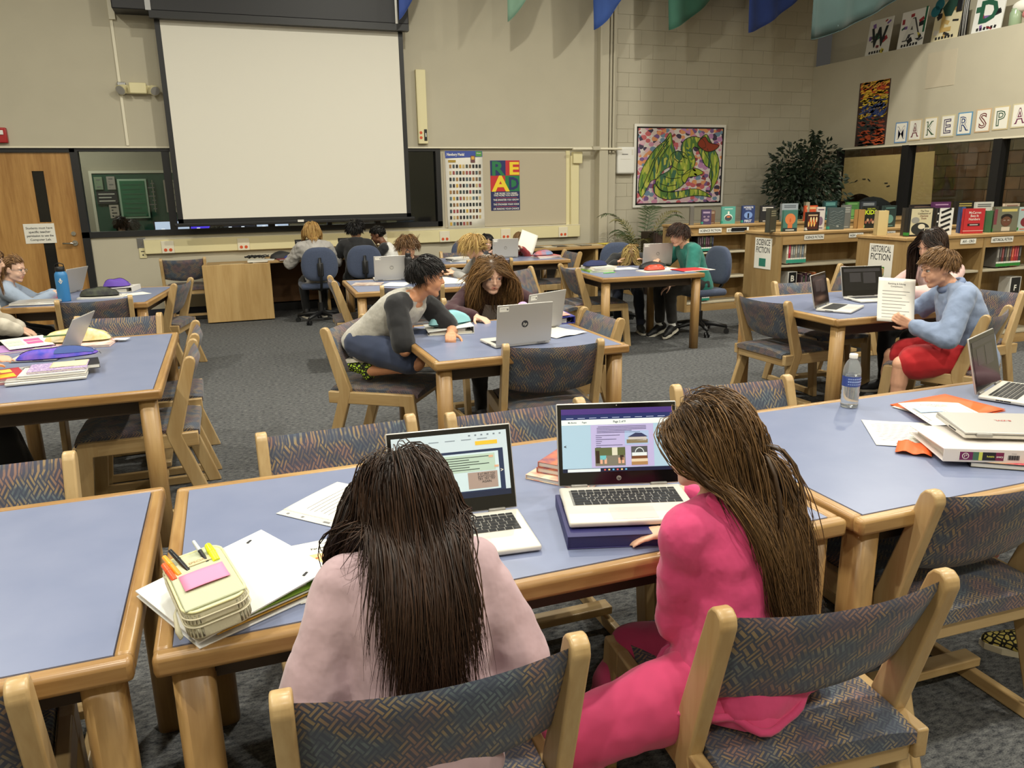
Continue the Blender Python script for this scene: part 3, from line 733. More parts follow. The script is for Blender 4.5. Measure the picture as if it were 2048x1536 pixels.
# ---------------------------------------------------------------- oak desk and low counters on the back wall
t = thing('oak_desk', 'long oak computer desk with a plain front panel, under the projection screen', 'desk', (0,0,0))
MB().rbox((.095,10.05,.362),(.79,.025,.70), G('oak_panel'), .006).build('front_panel', t)
MB().bb((-.29,10.06,0.02),(-.265,10.84,.71), G('oak_panel')).build('side_panel', t)
MB().bb((.465,10.06,.02),(.49,10.84,.71), G('oak_panel')).build('side_panel', t)
MB().bb((1.16,10.10,0),(1.20,10.84,.70), G('oak_panel')).build('divider', t)
MB().bb((2.26,10.10,0),(2.30,10.84,.70), G('oak_panel')).build('divider', t)
MB().bb((-.25,10.09,.66),(.46,10.84,.685), G('oak_flat')).build('tray', t)
MB().rbox((1.4,10.46,.715),(1.86,.78,.03), G('oak_flat'), .006).build('desktop', t)
MB().bb((.5,10.80,.12),(2.28,10.83,.70), C((112,78,44),.6)).build('back_panel', t)
MB().bb((.5,10.80,.0),(2.28,10.83,.10), G('black_plastic')).build('kick', t)
t = thing('magazine_counter', 'low oak magazine counter under the corner of the cable raceway', 'counter', (0,0,0)); 
MB().rbox((4.66,10.25,.72),(1.9,.62,.035), G('oak_flat'), .006).build('countertop', t)
for x in (3.76,4.95,5.56): MB().bb((x-.02,9.97,0),(x+.02,10.53,.70), G('oak_panel')).build('side_panel', t)
MB().bb((3.78,10.5,.1),(5.54,10.52,.70), C((40,34,28),.7)).build('back_panel', t)

# ---------------------------------------------------------------- bookcases
SH = 1.07
def bookcase(x0, y0, bays, bw, depth, label, shelves=(.11,.42,.735), end=True):
    """front along X at y0, depth going +Y"""
    t = thing('bookcase', label, 'bookcase', (x0,y0,0), 0); O = G('oak_shelf'); n = bays
    L = n*bw
    for i in range(n+1):
        MB().bb((i*bw-(.0 if i==0 else .016), 0 if i else -.0, 0),(i*bw+(.032 if i==0 else .016 if i<n else 0), depth, SH-.03), O).build('upright', t)
    MB().rbox((L/2,depth/2,SH-.015),(L+.03,depth+.02,.03), G('oak_flat'), .006).build('top', t)
    for i in range(n):
        a = i*bw+(.032 if i==0 else .016); b = (i+1)*bw-.016
        MB().bb((a,.004,SH-.125),(b,.022,SH-.03), G('oak_flat')).build('header', t)
        MB().bb((a,.004,0),(b,.022,.085), G('oak_flat')).build('kick', t)
        for z in shelves: MB().rbox(((a+b)/2,.14,z-.01),(b-a,.25,.022), mat('shelf_edge',(186,176,152),.5), .004).build('shelf', t)
        MB().bb((a,.27,.085),(b,.29,SH-.03), O).build('back_panel', t)
    return t
bc1 = bookcase(5.33,8.26,4,1.0,.57,'rear bookcase row with the flask cover book on top')
bc2 = bookcase(5.30,6.50,3,1.17,.57,'bookcase whose oak end panel carries the SCIENCE FICTION sign')
bc3 = bookcase(5.66,5.27,4,.955,.57,'nearest bookcase whose oak end panel carries the HISTORICAL FICTION sign')
bc4 = tag(MB().bb((8.0,8.9,0),(9.2,9.3,.9), G('oak_shelf')).build('low_cabinet'),'low oak cabinet behind the rear bookcase row','cabinet')
bpy.data.objects.remove(bc4)
def strip(x, y, z, s, w=.27, h=.045, label='', bold=.02):
    t = thing('shelf_label', label, 'label', (x,y-.004,z))
    MB().box((0,0,0),(w,.004,h), G('paper')).build('card', t)
    m = MB(); put_text(m, s, G('ink'), (0,-.0028,0), (1,0,0), (0,0,1), h*.50, w*.9, bold); m.build('lettering', t)
strip(5.66,8.262,1.005,'SCIENCE FICTION',.33,.055,'strip reading SCIENCE FICTION on the rear bookcase')
strip(6.10,8.262,1.005,'HAG - LAR',.26,.05,'strip reading HAG - LAR on the rear bookcase')
strip(6.05,8.262,1.0,'SCIENCE FICTION',.30,.05,'strip reading SCIENCE FICTION half hidden behind the orange face book')
bpy.data.objects.remove(SC.objects[-1]) if False else None
strip(5.72,6.502,1.012,'SCIENCE FICTION',.25,.05,'strip reading SCIENCE FICTION beside the SCIENCE FICTION end panel')
strip(6.27,6.502,1.012,'AGH - BOO',.19,.045,'strip reading AGH - BOO on the science fiction bookcase')
strip(6.68,6.502,1.012,'SCIENCE FICTION',.25,.05,'strip reading SCIENCE FICTION above the HISTORICAL FICTION end panel')
strip(5.93,5.272,1.012,'HISTORICAL FICTION',.28,.05,'strip reading HISTORICAL FICTION beside the HISTORICAL FICTION end panel')
strip(6.40,5.272,1.012,'AVI - CRO',.19,.045,'strip ending in CRO right of the dark haired girl\'s head')
strip(6.83,5.272,1.012,'HISTORICAL FICTION',.28,.05,'strip reading HISTORICAL FICTION at the right edge')
def end_sign(x, y, z, lines, col, label, w, h, fs):
    t = thing('end_panel_sign', label, 'sign', (x-.003,y,z))
    MB().box((0,0,0),(.004,w,h), G('paper')).build('card', t)
    m = MB()
    for i, s in enumerate(lines): put_text(m, s, G('ink'), (-.0027,0,h*.36-i*fs*1.25), (0,-1,0), (0,0,1), fs, w*.82, .008, fit=True)
    m.build('lettering', t)
    MB().rbox((-.003,.0,-h*.29),(.002,w*.40,h*.26), C(col,.6), .0009).build('colour_patch', t)
end_sign(5.30,6.76,.845,('SCIENCE','FICTION'),(46,122,104),'white SCIENCE FICTION sign with a teal patch on the oak end panel',.27,.32,.062)
end_sign(5.66,5.54,.845,('HISTORICAL','FICTION'),(60,132,44),'white HISTORICAL FICTION sign with a green patch on the oak end panel',.28,.31,.058)
# ---------------------------------------------------------------- people
def frame3(d, side):
    d = Vector(d).normalized(); s = Vector(side); s = (s-d*s.dot(d)).normalized(); return d, s, d.cross(s)
def cap(m, p0, r0, p1, r1, mt, n=12):
    """a tapered limb piece with round ends"""
    p0 = Vector(p0); p1 = Vector(p1); L = (p1-p0).length
    if L < 1e-6: return m.ell(p0, (r0,)*3, mt, n, 8)
    d, a, b = frame3(p1-p0, (p1-p0).orthogonal()); pts = []
    for i in range(4): t = PI/2*(1-i/4); pts.append((-math.sin(t)*r0, math.cos(t)*r0))
    for i in range(5): t = PI/2*i/4; pts.append((L+math.sin(t)*r1, math.cos(t)*r1))
    vs = []
    for h, r in pts:
        r = max(r, 1e-4)
        for j in range(n): t = 2*PI*j/n; vs.append(p0+d*h+(a*math.cos(t)+b*math.sin(t))*r)
    k = len(pts); fs = [(i*n+j, i*n+(j+1)%n, (i+1)*n+(j+1)%n, (i+1)*n+j) for i in range(k-1) for j in range(n)]
    fs += [list(range(n))[::-1], list(range((k-1)*n, k*n))]
    m.add(vs, fs, mt, True)
def chainc(m, pts, rs, mt, n=12):
    for i in range(len(pts)-1): cap(m, pts[i], rs[i], pts[i+1], rs[i+1], mt, n)
def loft(m, secs, mt, n=20):
    """secs: (centre, side vector, front vector, half width, half depth)"""
    vs = []
    for c, s, f, w_, d in secs:
        for j in range(n):
            t = 2*PI*j/n; cs, sn = math.cos(t), math.sin(t); e = .85
            vs.append(Vector(c)+Vector(s)*(w_*math.copysign(abs(cs)**e,cs))+Vector(f)*(d*math.copysign(abs(sn)**e,sn)))
    k = len(secs); fs = [(i*n+j, i*n+(j+1)%n, (i+1)*n+(j+1)%n, (i+1)*n+j) for i in range(k-1) for j in range(n)]
    fs += [list(range(n))[::-1], list(range((k-1)*n, k*n))]
    m.add(vs, fs, mt, True)
def ik(a, c, l1, l2, pole):
    a = Vector(a); c = Vector(c); v = c-a; L = v.length; mx = (l1+l2)*.995
    if L > mx: c = a+v*(mx/L); v = c-a; L = mx
    L = max(L, abs(l1-l2)*1.02+1e-4)
    x = (l1*l1-l2*l2+L*L)/(2*L); h = math.sqrt(max(0, l1*l1-x*x)); d = v.normalized()
    p = Vector(pole); p = (p-d*p.dot(d)); p = p.normalized() if p.length > 1e-5 else d.orthogonal()
    return a+d*x+p*h, c
DUM = mat('dummy', (128,128,128))
SKIN = {}
def skin(c):
    k = tuple(c)
    if k not in SKIN: SKIN[k] = (mat('skin_%d' % len(SKIN), c, .5, noise=.05, nscale=30), mat('lips_%d' % len(SKIN), (int(c[0]*.90), int(c[1]*.74), int(c[2]*.72)), .45))
    return SKIN[k]
def hand(m, wrist, d, n, side, S, curl=.35, spread=.1, fist=0):
    """d: wrist to knuckles, n: direction the palm faces, side: +1 if the thumb lies along d x n"""
    d, n_, _ = frame3(d, n); sd = d.cross(n_).normalized()*side; S = S*.92
    w0 = Vector(wrist); L = .082*S
    for q in (-.026,-.009,.009,.026): cap(m, w0+sd*(q*.7*S)+d*.008*S, .0125*S, w0+d*(L-.004*S)+sd*q*S, .0105*S, DUM, 8)
    cap(m, w0+d*.02*S+sd*.015*S+n_*.008*S, .015*S, w0+d*.05*S+sd*.022*S+n_*.008*S, .012*S, DUM, 8)
    for q, l, cu in ((.027,.066,.9),(.009,.074,1.0),(-.009,.068,1.05),(-.026,.054,1.15)):
        p = w0+d*L+sd*q*S; a = curl*cu; dir_ = (d+sd*q*spread*8); dir_.normalize()
        for seg, r0, r1 in ((.46,.0088,.0080),(.30,.0080,.0073),(.24,.0073,.0062)):
            dd = dir_*math.cos(a)+n_*math.sin(a); p2 = p+dd*(l*seg*S); cap(m, p, r0*S, p2, r1*S, DUM, 8); p = p2; a += curl*cu*(1.25 if not fist else 1.5)
    p = w0+d*.022*S+sd*.028*S+n_*.006*S; td = (d*.62+sd*.75+n_*.28).normalized()
    for i, (l, r0, r1) in enumerate(((.034,.0125,.0105),(.030,.0105,.0092),(.022,.0092,.0072))):
        p2 = p+td*(l*S); cap(m, p, r0*S, p2, r1*S, DUM, 8); p = p2; td = (td+d*.35+n_*.3*(curl+.2)-sd*.25).normalized()
def head_mesh(m, c, f, up, S):
    """face and skull, half height .11; returns the local->world function"""
    f, up_, _ = frame3(f, up); r = f.cross(up_)
    P = lambda x, y, z: Vector(c)+(r*x+f*y+up_*z)*S
    Rm = Matrix((r, f, up_)).transposed()
    E = lambda cc, rr: m.ell(P(*cc), tuple(v*S for v in rr), DUM, 20, 14, Rm)
    E((0,-.012,.030),(.075,.094,.080)); E((0,.018,-.026),(.0645,.066,.074)); E((0,.022,.020),(.068,.056,.062)); E((0,.030,-.056),(.048,.047,.046)); E((0,.034,-.030),(.052,.049,.050))
    cap(m, P(0,.060,-.092), .0175*S, P(0,.058,-.090), .0175*S, DUM)
    for s in (-1,1):
        cap(m, P(s*.046,.010,-.062), .020*S, P(s*.014,.057,-.088), .018*S, DUM)
        E((s*.028,.050,-.034),(.030,.031,.032)); E((s*.0075,.092,-.026),(.0075,.008,.0068))
        m.ell(P(s*.074,-.010,-.004), (.008*S,.019*S,.029*S), DUM, 12, 8, Rm); m.ell(P(s*.071,.004,-.012), (.008*S,.009*S,.020*S), DUM, 10, 8, Rm)
        cap(m, P(s*.013,.0800,.0225), .0085*S, P(s*.046,.0680,.021), .0085*S, DUM, 8)
        cap(m, P(s*.020,.0790,-.0075), .0060*S, P(s*.042,.0690,-.0070), .0060*S, DUM, 8)
    cap(m, P(0,.078,.012), .0075*S, P(0,.0955,-.022), .0098*S, DUM, 10)
    cap(m, P(-.0135,.0775,-.0545), .0052*S, P(.0135,.0775,-.0545), .0052*S, DUM, 8); cap(m, P(-.011,.0770,-.0630), .0060*S, P(.011,.0770,-.0630), .0060*S, DUM, 8)
    cap(m, P(-.024,.068,-.058), .012*S, P(.024,.068,-.058), .012*S, DUM, 8)
    return P, Rm
def strands_mesh(name, S, mt, sides=3, tints=None):
    """S: list of (points array, radius array)"""
    vs = []; fs = []; col = []; n0 = 0
    for i, (P, rr) in enumerate(S):
        k = len(P); T = np.gradient(P, axis=0); T /= np.linalg.norm(T, axis=1, keepdims=True)+1e-9
        up = np.array((.31,.87,.39)); a = np.cross(T, up); a /= np.linalg.norm(a, axis=1, keepdims=True)+1e-9; b = np.cross(T, a)
        for j in range(sides):
            t = 2*PI*j/sides; vs.append(P+(a*math.cos(t)+b*math.sin(t))*rr[:,None])
        for s in range(k-1):
            for j in range(sides):
                j2 = (j+1) % sides; fs.append((n0+j*k+s, n0+j2*k+s, n0+j2*k+s+1, n0+j*k+s+1))
        col.extend([tints[i] if tints is not None else .5]*(k*sides)); n0 += k*sides
    V = np.concatenate(vs); me = bpy.data.meshes.new(name); me.vertices.add(len(V)); me.vertices.foreach_set('co', V.astype(np.float32).ravel())
    F_ = np.array(fs, dtype=np.int32); me.loops.add(F_.size); me.loops.foreach_set('vertex_index', F_.ravel())
    me.polygons.add(len(F_)); me.polygons.foreach_set('loop_start', np.arange(0, F_.size, 4, dtype=np.int32)); me.polygons.foreach_set('loop_total', np.full(len(F_), 4, dtype=np.int32))
    me.update(calc_edges=True); me.polygons.foreach_set('use_smooth', np.ones(len(F_), dtype=bool))
    at_ = me.attributes.new('tint', 'FLOAT', 'POINT'); at_.data.foreach_set('value', np.array(col, dtype=np.float32)); me.materials.append(mt); return me
HM = {}
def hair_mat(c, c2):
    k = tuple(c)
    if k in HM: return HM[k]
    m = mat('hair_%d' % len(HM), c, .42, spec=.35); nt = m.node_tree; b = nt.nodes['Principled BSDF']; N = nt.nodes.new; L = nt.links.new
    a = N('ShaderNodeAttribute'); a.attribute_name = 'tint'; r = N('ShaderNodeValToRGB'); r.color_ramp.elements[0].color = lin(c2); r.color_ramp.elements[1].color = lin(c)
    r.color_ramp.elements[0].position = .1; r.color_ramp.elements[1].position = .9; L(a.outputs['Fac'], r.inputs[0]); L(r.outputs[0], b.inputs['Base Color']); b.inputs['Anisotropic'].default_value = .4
    HM[k] = m; return m
def grow_hair(P, S, st, body):
    """strands from the scalp; st: dict(n, length, radius, part, wave, hairline, back); body: list of (p0, p1, r) obstacles in the world"""
    rs = np.random.RandomState(st.get('seed', 3)); n = st['n']; k = st.get('k', 14)
    o = np.array(P(0,0,0)); ax = np.array([np.array(P(1,0,0))-o, np.array(P(0,1,0))-o, np.array(P(0,0,1))-o])/S
    hc = np.array((0,-.010,.026)); hr = np.array((.079,.099,.087)); out = []; tn = []
    face = st.get('fringe', .30); low = st.get('low', -.45)
    while len(out) < n:
        v = rs.normal(size=3); v /= np.linalg.norm(v)
        yf = v[1]
        zmin = low if yf < -.1 else (low+.25 if yf < .25 else .18+face*max(0, yf-.25))
        if abs(v[0]) > .55 and -.2 < yf < .4: zmin = max(zmin, st.get('side', -.1))
        if v[2] < zmin: continue
        p = hc+v*hr; nrm = v/hr; nrm /= np.linalg.norm(nrm)
        ln = st['length']*(1+rs.uniform(-st.get('var', .18), st.get('var', .18)))*(1-(st.get('front_cut', .4)*max(0, yf) if st.get('mode') == 'short' else 0))
        if st.get('mode') == 'short':
            cr = np.array((.0,-.6,.8)); d = v-cr*v.dot(cr); fw = st.get('forward', .5)
            d = d/(np.linalg.norm(d)+1e-6)+np.array((st.get('sweep', 0.0),fw*max(0, v[2]),0)); lift = st.get('lift', .25)
        else:
            px = st.get('part', 0.0); sgn = math.tanh((p[0]-px)*60); fw = min(1, max(0, (p[1]+.03)/.09))
            d = np.array((sgn*(.22+.68*fw),-.15-.45*(1-fw)+.25*st.get('forward', 0)-st.get('back', 0),-.35)); lift = .10
        d = d-nrm*d.dot(nrm); d /= np.linalg.norm(d)+1e-9; d = d+nrm*lift+rs.normal(size=3)*.07; d /= np.linalg.norm(d)
        wp = o+(ax.T @ p)*S; wd = ax.T @ d; wd /= np.linalg.norm(wd)
        pts = [wp-wd*0]; step = ln/(k-1); g = st.get('gravity', .22); ph = rs.uniform(0, 6.28); clump = rs.normal(size=3)*st.get('mess', .03)
        lay = rs.uniform(0, 1)**1.0*st.get('volume', .014)
        pos = wp.copy(); dr = wd.copy(); side = np.cross(dr, (0,0,1)); 
        for i in range(1, k):
            t = i/(k-1)
            dr = dr*(1-g)+np.array((0,0,-1.0))*g+clump*t+rs.normal(size=3)*st.get('frizz', .02)
            if st.get('wave'):
                dr = dr+ax[0]*math.sin(ph*.3+i*st['wfreq'])*st['wave']*t+ax[1]*math.cos(ph*.3+i*st['wfreq'])*st['wave']*t
            ql = (ax @ (pos-o)); xm = st.get('spread', .13); ex = ql[0]-st.get('sx', 0)*t
            if abs(ex) > xm: dr = dr-ax[0]*math.copysign(min(1.2, (abs(ex)-xm)*14), ex)
            if st.get('mode') != 'short' and ql[1] > .03 and abs(ql[0]) < .088*S and ql[2] < .075*S: dr = dr+ax[0]*math.copysign(1.0, ql[0]-px*0)*.9-ax[1]*.35
            if st.get('back') and ql[1] > -.02: dr = dr-ax[1]*st['back']*.9
            dr /= np.linalg.norm(dr); pos = pos+dr*step
            q = (ax @ (pos-o))/S; e = (q-hc)/(hr+lay/S*1.0); L_ = np.linalg.norm(e)
            if L_ < 1.0: q = hc+e/L_*(hr+lay/S); pos = o+(ax.T @ q)*S
            for (a, b, r) in body:
                ab = b-a; tt = np.clip((pos-a).dot(ab)/(ab.dot(ab)+1e-9), 0, 1); cpt = a+ab*tt; dv = pos-cpt; dl = np.linalg.norm(dv)
                if dl < r+lay*.6+.003: pos = cpt+dv/(dl+1e-9)*(r+lay*.6+.003)
            pts.append(pos.copy())
        A = np.array(pts); A[1:-1] = (A[:-2]+2*A[1:-1]+A[2:])/4; dr_ = np.diff(A, axis=0)
        rad = st['radius']*np.clip(np.minimum(np.minimum(1.0, (1.02-np.linspace(0,1,k))*2.2), .25+np.linspace(0,1,k)*4), .12, 1)
        out.append((A, rad)); tn.append(np.clip(rs.normal(.5, .22), 0, 1))
    m_ = st.get('locks', 0)
    if m_:
        A = np.array([a for a, _ in out]); gi = np.arange(0, n, m_); root = A[:,1]; gr = root[gi]; wt = (np.linspace(0,1,k)**1.4*st.get('lockpull', .75))[:,None]
        for i in range(n):
            j = gi[np.argmin(((gr-root[i])**2).sum(1))]
            if j != i: off = rs.normal(size=3)*st.get('lockw', .006); out[i] = (A[i]*(1-wt)+(A[j]+off)*wt, out[i][1])
    return out, tn
def cap_hair(m, P, Rm, S, st):
    """the dense layer under the strands"""
    g = .004
    m.ell(P(0,-.014,.032), ((.075+g)*S,(.094+g)*S,(.080+g)*S), DUM, 18, 12, Rm)
def person(label, pos, heading, S=.9, seat=.45, lean=8, slouch=14, head_yaw=0, head_pitch=0, head_roll=0, head_off=(0,0,0),
           wrists=None, poles=None, hands=None, ankles=None, kpoles=None, feet=None, skin_c=(222,178,150), hair=None, top=None, bottom=None, shoes=None,
           voxel=.006, eyes=(70,52,40), pelvis=None, ratio=.34, face=True, mouth_open=0, shoulder_yaw=0, neck_len=1.0, glasses=False, hood=None, name='person'):
    root = thing(name, label, 'person', (pos[0], pos[1], 0), R(heading)-PI/2)
    z0 = seat+.088*S; pel = Vector(pelvis) if pelvis else Vector((0,0,z0))
    # spine
    sp = [pel]; N_ = 8; up = []
    for i in range(N_):
        a = R(lean+slouch*(i/N_)); d = Vector((0, math.sin(a), math.cos(a))); up.append(d); sp.append(sp[-1]+d*(.44*S/N_))
    up.append(up[-1])
    def spine(t):
        x = t*N_; i = min(int(x), N_-1); return sp[i].lerp(sp[i+1], x-i), up[i].lerp(up[i+1], x-i).normalized()
    def sec(t, w_, d, inf=0, fo=0):
        c, u = spine(max(0,min(1,t))); 
        if t < 0: c = c+u*(t*.44*S)
        yaw = R(shoulder_yaw)*max(0,min(1,t)); sx = Vector((math.cos(yaw), math.sin(yaw), 0)); f = u.cross(sx)*-1 if False else sx.cross(u)*-1
        f = u.cross(sx); f = f if f.y > 0 or abs(shoulder_yaw) > 80 else -f
        return (c+f*fo*S, sx, f, w_*S+inf, d*S+inf)
    tor = [(-.24,.10,.075),(-.16,.128,.095),(-.02,.138,.100),(.18,.125,.090),(.36,.117,.086),(.58,.128,.094),(.76,.136,.092),(.88,.128,.078),(.96,.088,.062),(1.02,.052,.05)]
    neck, un = spine(1.0); yaw = R(shoulder_yaw); sx = Vector((math.cos(yaw), math.sin(yaw), 0))
    shd = {s: spine(.865)[0]+sx*(k*.152*S) for s, k in (('L',-1),('R',1))}
    hy = R(head_yaw); hp = R(head_pitch); hf = Vector((-math.sin(hy)*math.cos(hp), math.cos(hy)*math.cos(hp), -math.sin(hp)))
    hu = Vector((-math.sin(hy)*math.sin(hp), math.cos(hy)*math.sin(hp), math.cos(hp))); hr_ = hf.cross(hu); hu = hu*math.cos(R(head_roll))+hr_*math.sin(R(head_roll))
    HS = S*1.0 if S > .92 else .88*S+.11
    hc = neck+un*(.022*S*neck_len)+hu*.105*HS+hf*.028*HS+Vector(head_off)
    W_ = {}; El = {}
    dflt = {'L': Vector((-.14,.36,.80)), 'R': Vector((.14,.36,.80))}
    for s, k in (('L',-1),('R',1)):
        w_ = Vector((wrists or {}).get(s, dflt[s])); po = (poles or {}).get(s, (k*.8,-.4,-.7))
        El[s], W_[s] = ik(shd[s], w_, .265*S, .235*S, po)
    hip = {'L': pel+Vector((-.082*S,0,-.0)), 'R': pel+Vector((.082*S,0,-.0))}; Kn = {}; An = {}
    for s, k in (('L',-1),('R',1)):
        a = Vector((ankles or {}).get(s, (k*.11,.37,.085))); po = (kpoles or {}).get(s, (k*.1,.8,.8)); Kn[s], An[s] = ik(hip[s], a, .40*S, .37*S, po)
    m = MB()
    loft(m, [sec(t,w_,d) for t,w_,d in tor], DUM)
    cap(m, neck-un*.03*S, .052*S, hc-hu*.075*HS-hf*.02*HS, .047*HS, DUM)
    for s, k in (('L',-1),('R',1)):
        cap(m, spine(.86)[0]+sx*k*.08*S, .060*S, shd[s], .050*S, DUM); cap(m, neck+un*.015*S, .040*S, spine(.90)[0]+sx*k*.11*S, .042*S, DUM)
        chainc(m, [shd[s], shd[s].lerp(El[s],.45), El[s], El[s].lerp(W_[s],.35), W_[s]], [.048*S,.042*S,.036*S,.037*S,.024*S], DUM)
        hh = (hands or {}).get(s, {}); fd = (W_[s]-El[s]).normalized()
        hand(m, W_[s], hh.get('d', fd+Vector((0,0,-.15))), hh.get('n', (0,0,-1)), k*-1 if True else 0, S*1.02, hh.get('curl', .3), hh.get('spread', .12), hh.get('fist', 0))
        chainc(m, [hip[s], hip[s].lerp(Kn[s],.5), Kn[s]], [.083*S,.072*S,.052*S], DUM); chainc(m, [Kn[s], Kn[s].lerp(An[s],.32), An[s]], [.052*S,.050*S,.033*S], DUM)
    P, Rm = head_mesh(m, hc, hf, hu, HS)
    me = smooth_remesh(m, voxel, 'body', 3, ratio=ratio); sk, lp = skin(skin_c); me.materials.append(sk); me.materials.append(lp)
    if face:
        co = np.empty(len(me.polygons)*3, dtype=np.float32); me.polygons.foreach_get('center', co); co = co.reshape(-1,3)-np.array(hc); ax = np.array([list(Rm.col[0]), list(Rm.col[1]), list(Rm.col[2])])
        q = (ax @ co.T).T/HS
        lipm = (np.abs(q[:,0]) < .0235-np.abs(q[:,2]+.0585)*1.5) & (q[:,1] > .068) & (q[:,2] > -.0675) & (q[:,2] < -.0505)
        me.polygons.foreach_set('material_index', lipm.astype(np.int32))
    body = ob('body', me, root)
    if face:
        for s in (-1,1):
            e = MB(); Rx = Rm @ Matrix.Rotation(-s*.22, 3, 'Z'); dY = Rx.col[1]; c = P(s*.0300,.0680,.0065)
            e.ell(c, (.0125*HS,.0125*HS,.0098*HS), C((214,208,200),.3), 14, 10, Rx)
            e.cyl(c+dY*.0108*HS, c+dY*.0125*HS, .0060*HS, C(eyes,.2), n=14); e.cyl(c+dY*.0124*HS, c+dY*.0129*HS, .0030*HS, C((12,10,10),.15), n=10); e.build('eye', body)
            lid = MB(); lid.tube([c+(Rx @ Vector((.0130*math.sin(a_),.0122*math.cos(a_)*math.cos(.45),.0045+.0022*math.cos(a_))))*HS for a_ in [-1.2+.3*i for i in range(9)]], [.0010*HS]+[.0017*HS]*7+[.0010*HS], C((60,40,32),.7), 6); lid.build('eyelash', body)
            MB().tube([P(s*.013,.0865,.0250), P(s*.030,.0815,.0300), P(s*.048,.0690,.0255)], [.0024*HS,.0028*HS,.0012*HS], C(hair['brow'] if hair and 'brow' in hair else (70,50,36),.8), 6, .5).build('eyebrow', body)
        if mouth_open: MB().ell(P(0,.0795,-.0590), (.0105*HS,.0042*HS,.0040*HS), C((66,26,26),.5), 12, 8, Rm).build('mouth', body)
        if glasses:
            g = MB()
            for s in (-1,1):
                g.tube([P(s*.031+.021*math.cos(2*PI*i/16), .100-.006*abs(s*.031+.021*math.cos(2*PI*i/16))/.03, .003+.018*math.sin(2*PI*i/16)) for i in range(17)], .0013*HS, G('steel'), 5)
                g.tube([P(s*.052,.092,.006), P(s*.078,.01,.006), P(s*.080,-.01,.0)], .0012*HS, G('steel'), 5)
            g.tube([P(-.010,.099,.006), P(0,.101,.008), P(.010,.099,.006)], .0013*HS, G('steel'), 5); g.build('glasses', root)
    obst = [(np.array(spine(t)[0]), np.array(spine(t+.001)[0]), .108*S) for t in (.05,.25,.45,.62)]
    obst += [(np.array(shd['L'].lerp(shd['R'], .12)), np.array(shd['L'].lerp(shd['R'], .88)), .082*S), (np.array(spine(.7)[0]+sx*-.06*S), np.array(spine(.7)[0]+sx*.06*S), .108*S), (np.array(spine(.4)[0]+sx*-.04*S), np.array(spine(.4)[0]+sx*.04*S), .104*S), (np.array(spine(.1)[0]+sx*-.04*S), np.array(spine(.1)[0]+sx*.04*S), .114*S)]
    pad_ = (top or {}).get('inf', .016)+.012
    obst = [(a, b, r+pad_) for a, b, r in obst]
    obst += [(np.array(shd[s]), np.array(El[s]), .046*S+pad_) for s in ('L','R')]
    # ---- clothes
    if top:
        tm = C(top['c'], .85, sheen=.2, noise=top.get('noise', .06), nscale=top.get('ns', 14), bump=.7, bscale=13); inf = top.get('inf', .016); hem = top.get('hem', -.24); loose = top.get('loose', 0)
        g = MB(); ss = [sec(t, w_+loose*max(0,1-t)*.8, d+loose*max(0,1-t), inf) for t, w_, d in tor if t <= .97 and t >= hem-.01]
        if hem < -.25: ss.insert(0, sec(hem, .13+loose, .10+loose, inf))
        loft(g, ss, DUM); sl = top.get('sleeve', .7); smn = top.get('sleeve_c'); g2 = MB() if smn else g
        for s, k in (('L',-1),('R',1)):
            cap(g, spine(.86)[0]+sx*k*.08*S, .064*S+inf*.7, shd[s], .050*S+inf*.8, DUM); cap(g, neck-un*.02*S+sx*k*.035*S, .036*S+inf*.7, spine(.90)[0]+sx*k*.11*S, .042*S+inf*.8, DUM)
            gg = g2; b0 = .050*S+inf; flare = top.get('flare', .012)
            if smn: cap(gg, spine(.88)[0]+sx*k*.10*S, .060*S+inf*.7, shd[s], .052*S+inf, DUM)
            if sl <= 1.0: chainc(gg, [shd[s], shd[s].lerp(El[s], sl*.55), shd[s].lerp(El[s], sl)], [b0, .046*S+inf+flare*.5, .042*S+inf+flare], DUM)
            else:
                chainc(gg, [shd[s], shd[s].lerp(El[s], .5), El[s]], [b0, .045*S+inf, .041*S+inf+.003], DUM); q = sl-1
                chainc(gg, [El[s], El[s].lerp(W_[s], q*.5), El[s].lerp(W_[s], q)], [.041*S+inf+.003, .039*S+inf, .030*S+inf*.8], DUM)
        vx = max(voxel, .007); fold = top.get('fold', .012)
        me = smooth_remesh(g, vx, 'shirt', 18, fold, top.get('fs', .07), ratio); me.materials.append(tm); ob(top.get('name','shirt'), me, root)
        if top.get('skirt'):
            rx, ry, tz = top['skirt']; c1, a1, b1, w1, d1 = sec(.20, .125, .092, inf); bz = seat+tz
            def sk(u, v):
                a = 2*PI*u+PI/2; k_ = v**1.2; wv = 1+.07*k_*math.sin(6*a+1.0)+.04*k_*math.sin(11*a)
                p = c1+a1*(math.cos(a)*(w1+(rx-w1)*k_)*wv)+Vector((0,1,0))*(math.sin(a)*(d1+(ry-d1)*k_)*wv); p.z = c1.z+(bz-c1.z)*v+.012*v*math.sin(4*a); return p
            MB().grid(sk, 64, 14, tm, (0,0,.002)).build('hoodie_skirt', root)
            MB().tube([Vector(sk(i/64,1.0)) for i in range(65)], .009, tm, 6).build('hem_band', root)
        if top.get('print'):
            s_, pc_, ph_, pt_ = top['print']; vs_, fs_ = text_arrays(s_, .03); xs_ = [a_[0] for a_ in vs_]; x0_ = (min(xs_)+max(xs_))/2
            def onb(x, z):
                c, a, b, w_, d_ = sec(pt_+z/(.44*S), .128, .094, inf); return c+a*x+b*(d_+.010-x*x*4)
            mb_ = MB(); mb_.add([onb((a_[0]-x0_)*ph_/.7, (a_[1]-.35)*ph_/.7) for a_ in vs_], fs_, C(pc_,.8)); mb_.build('shirt_print', root)
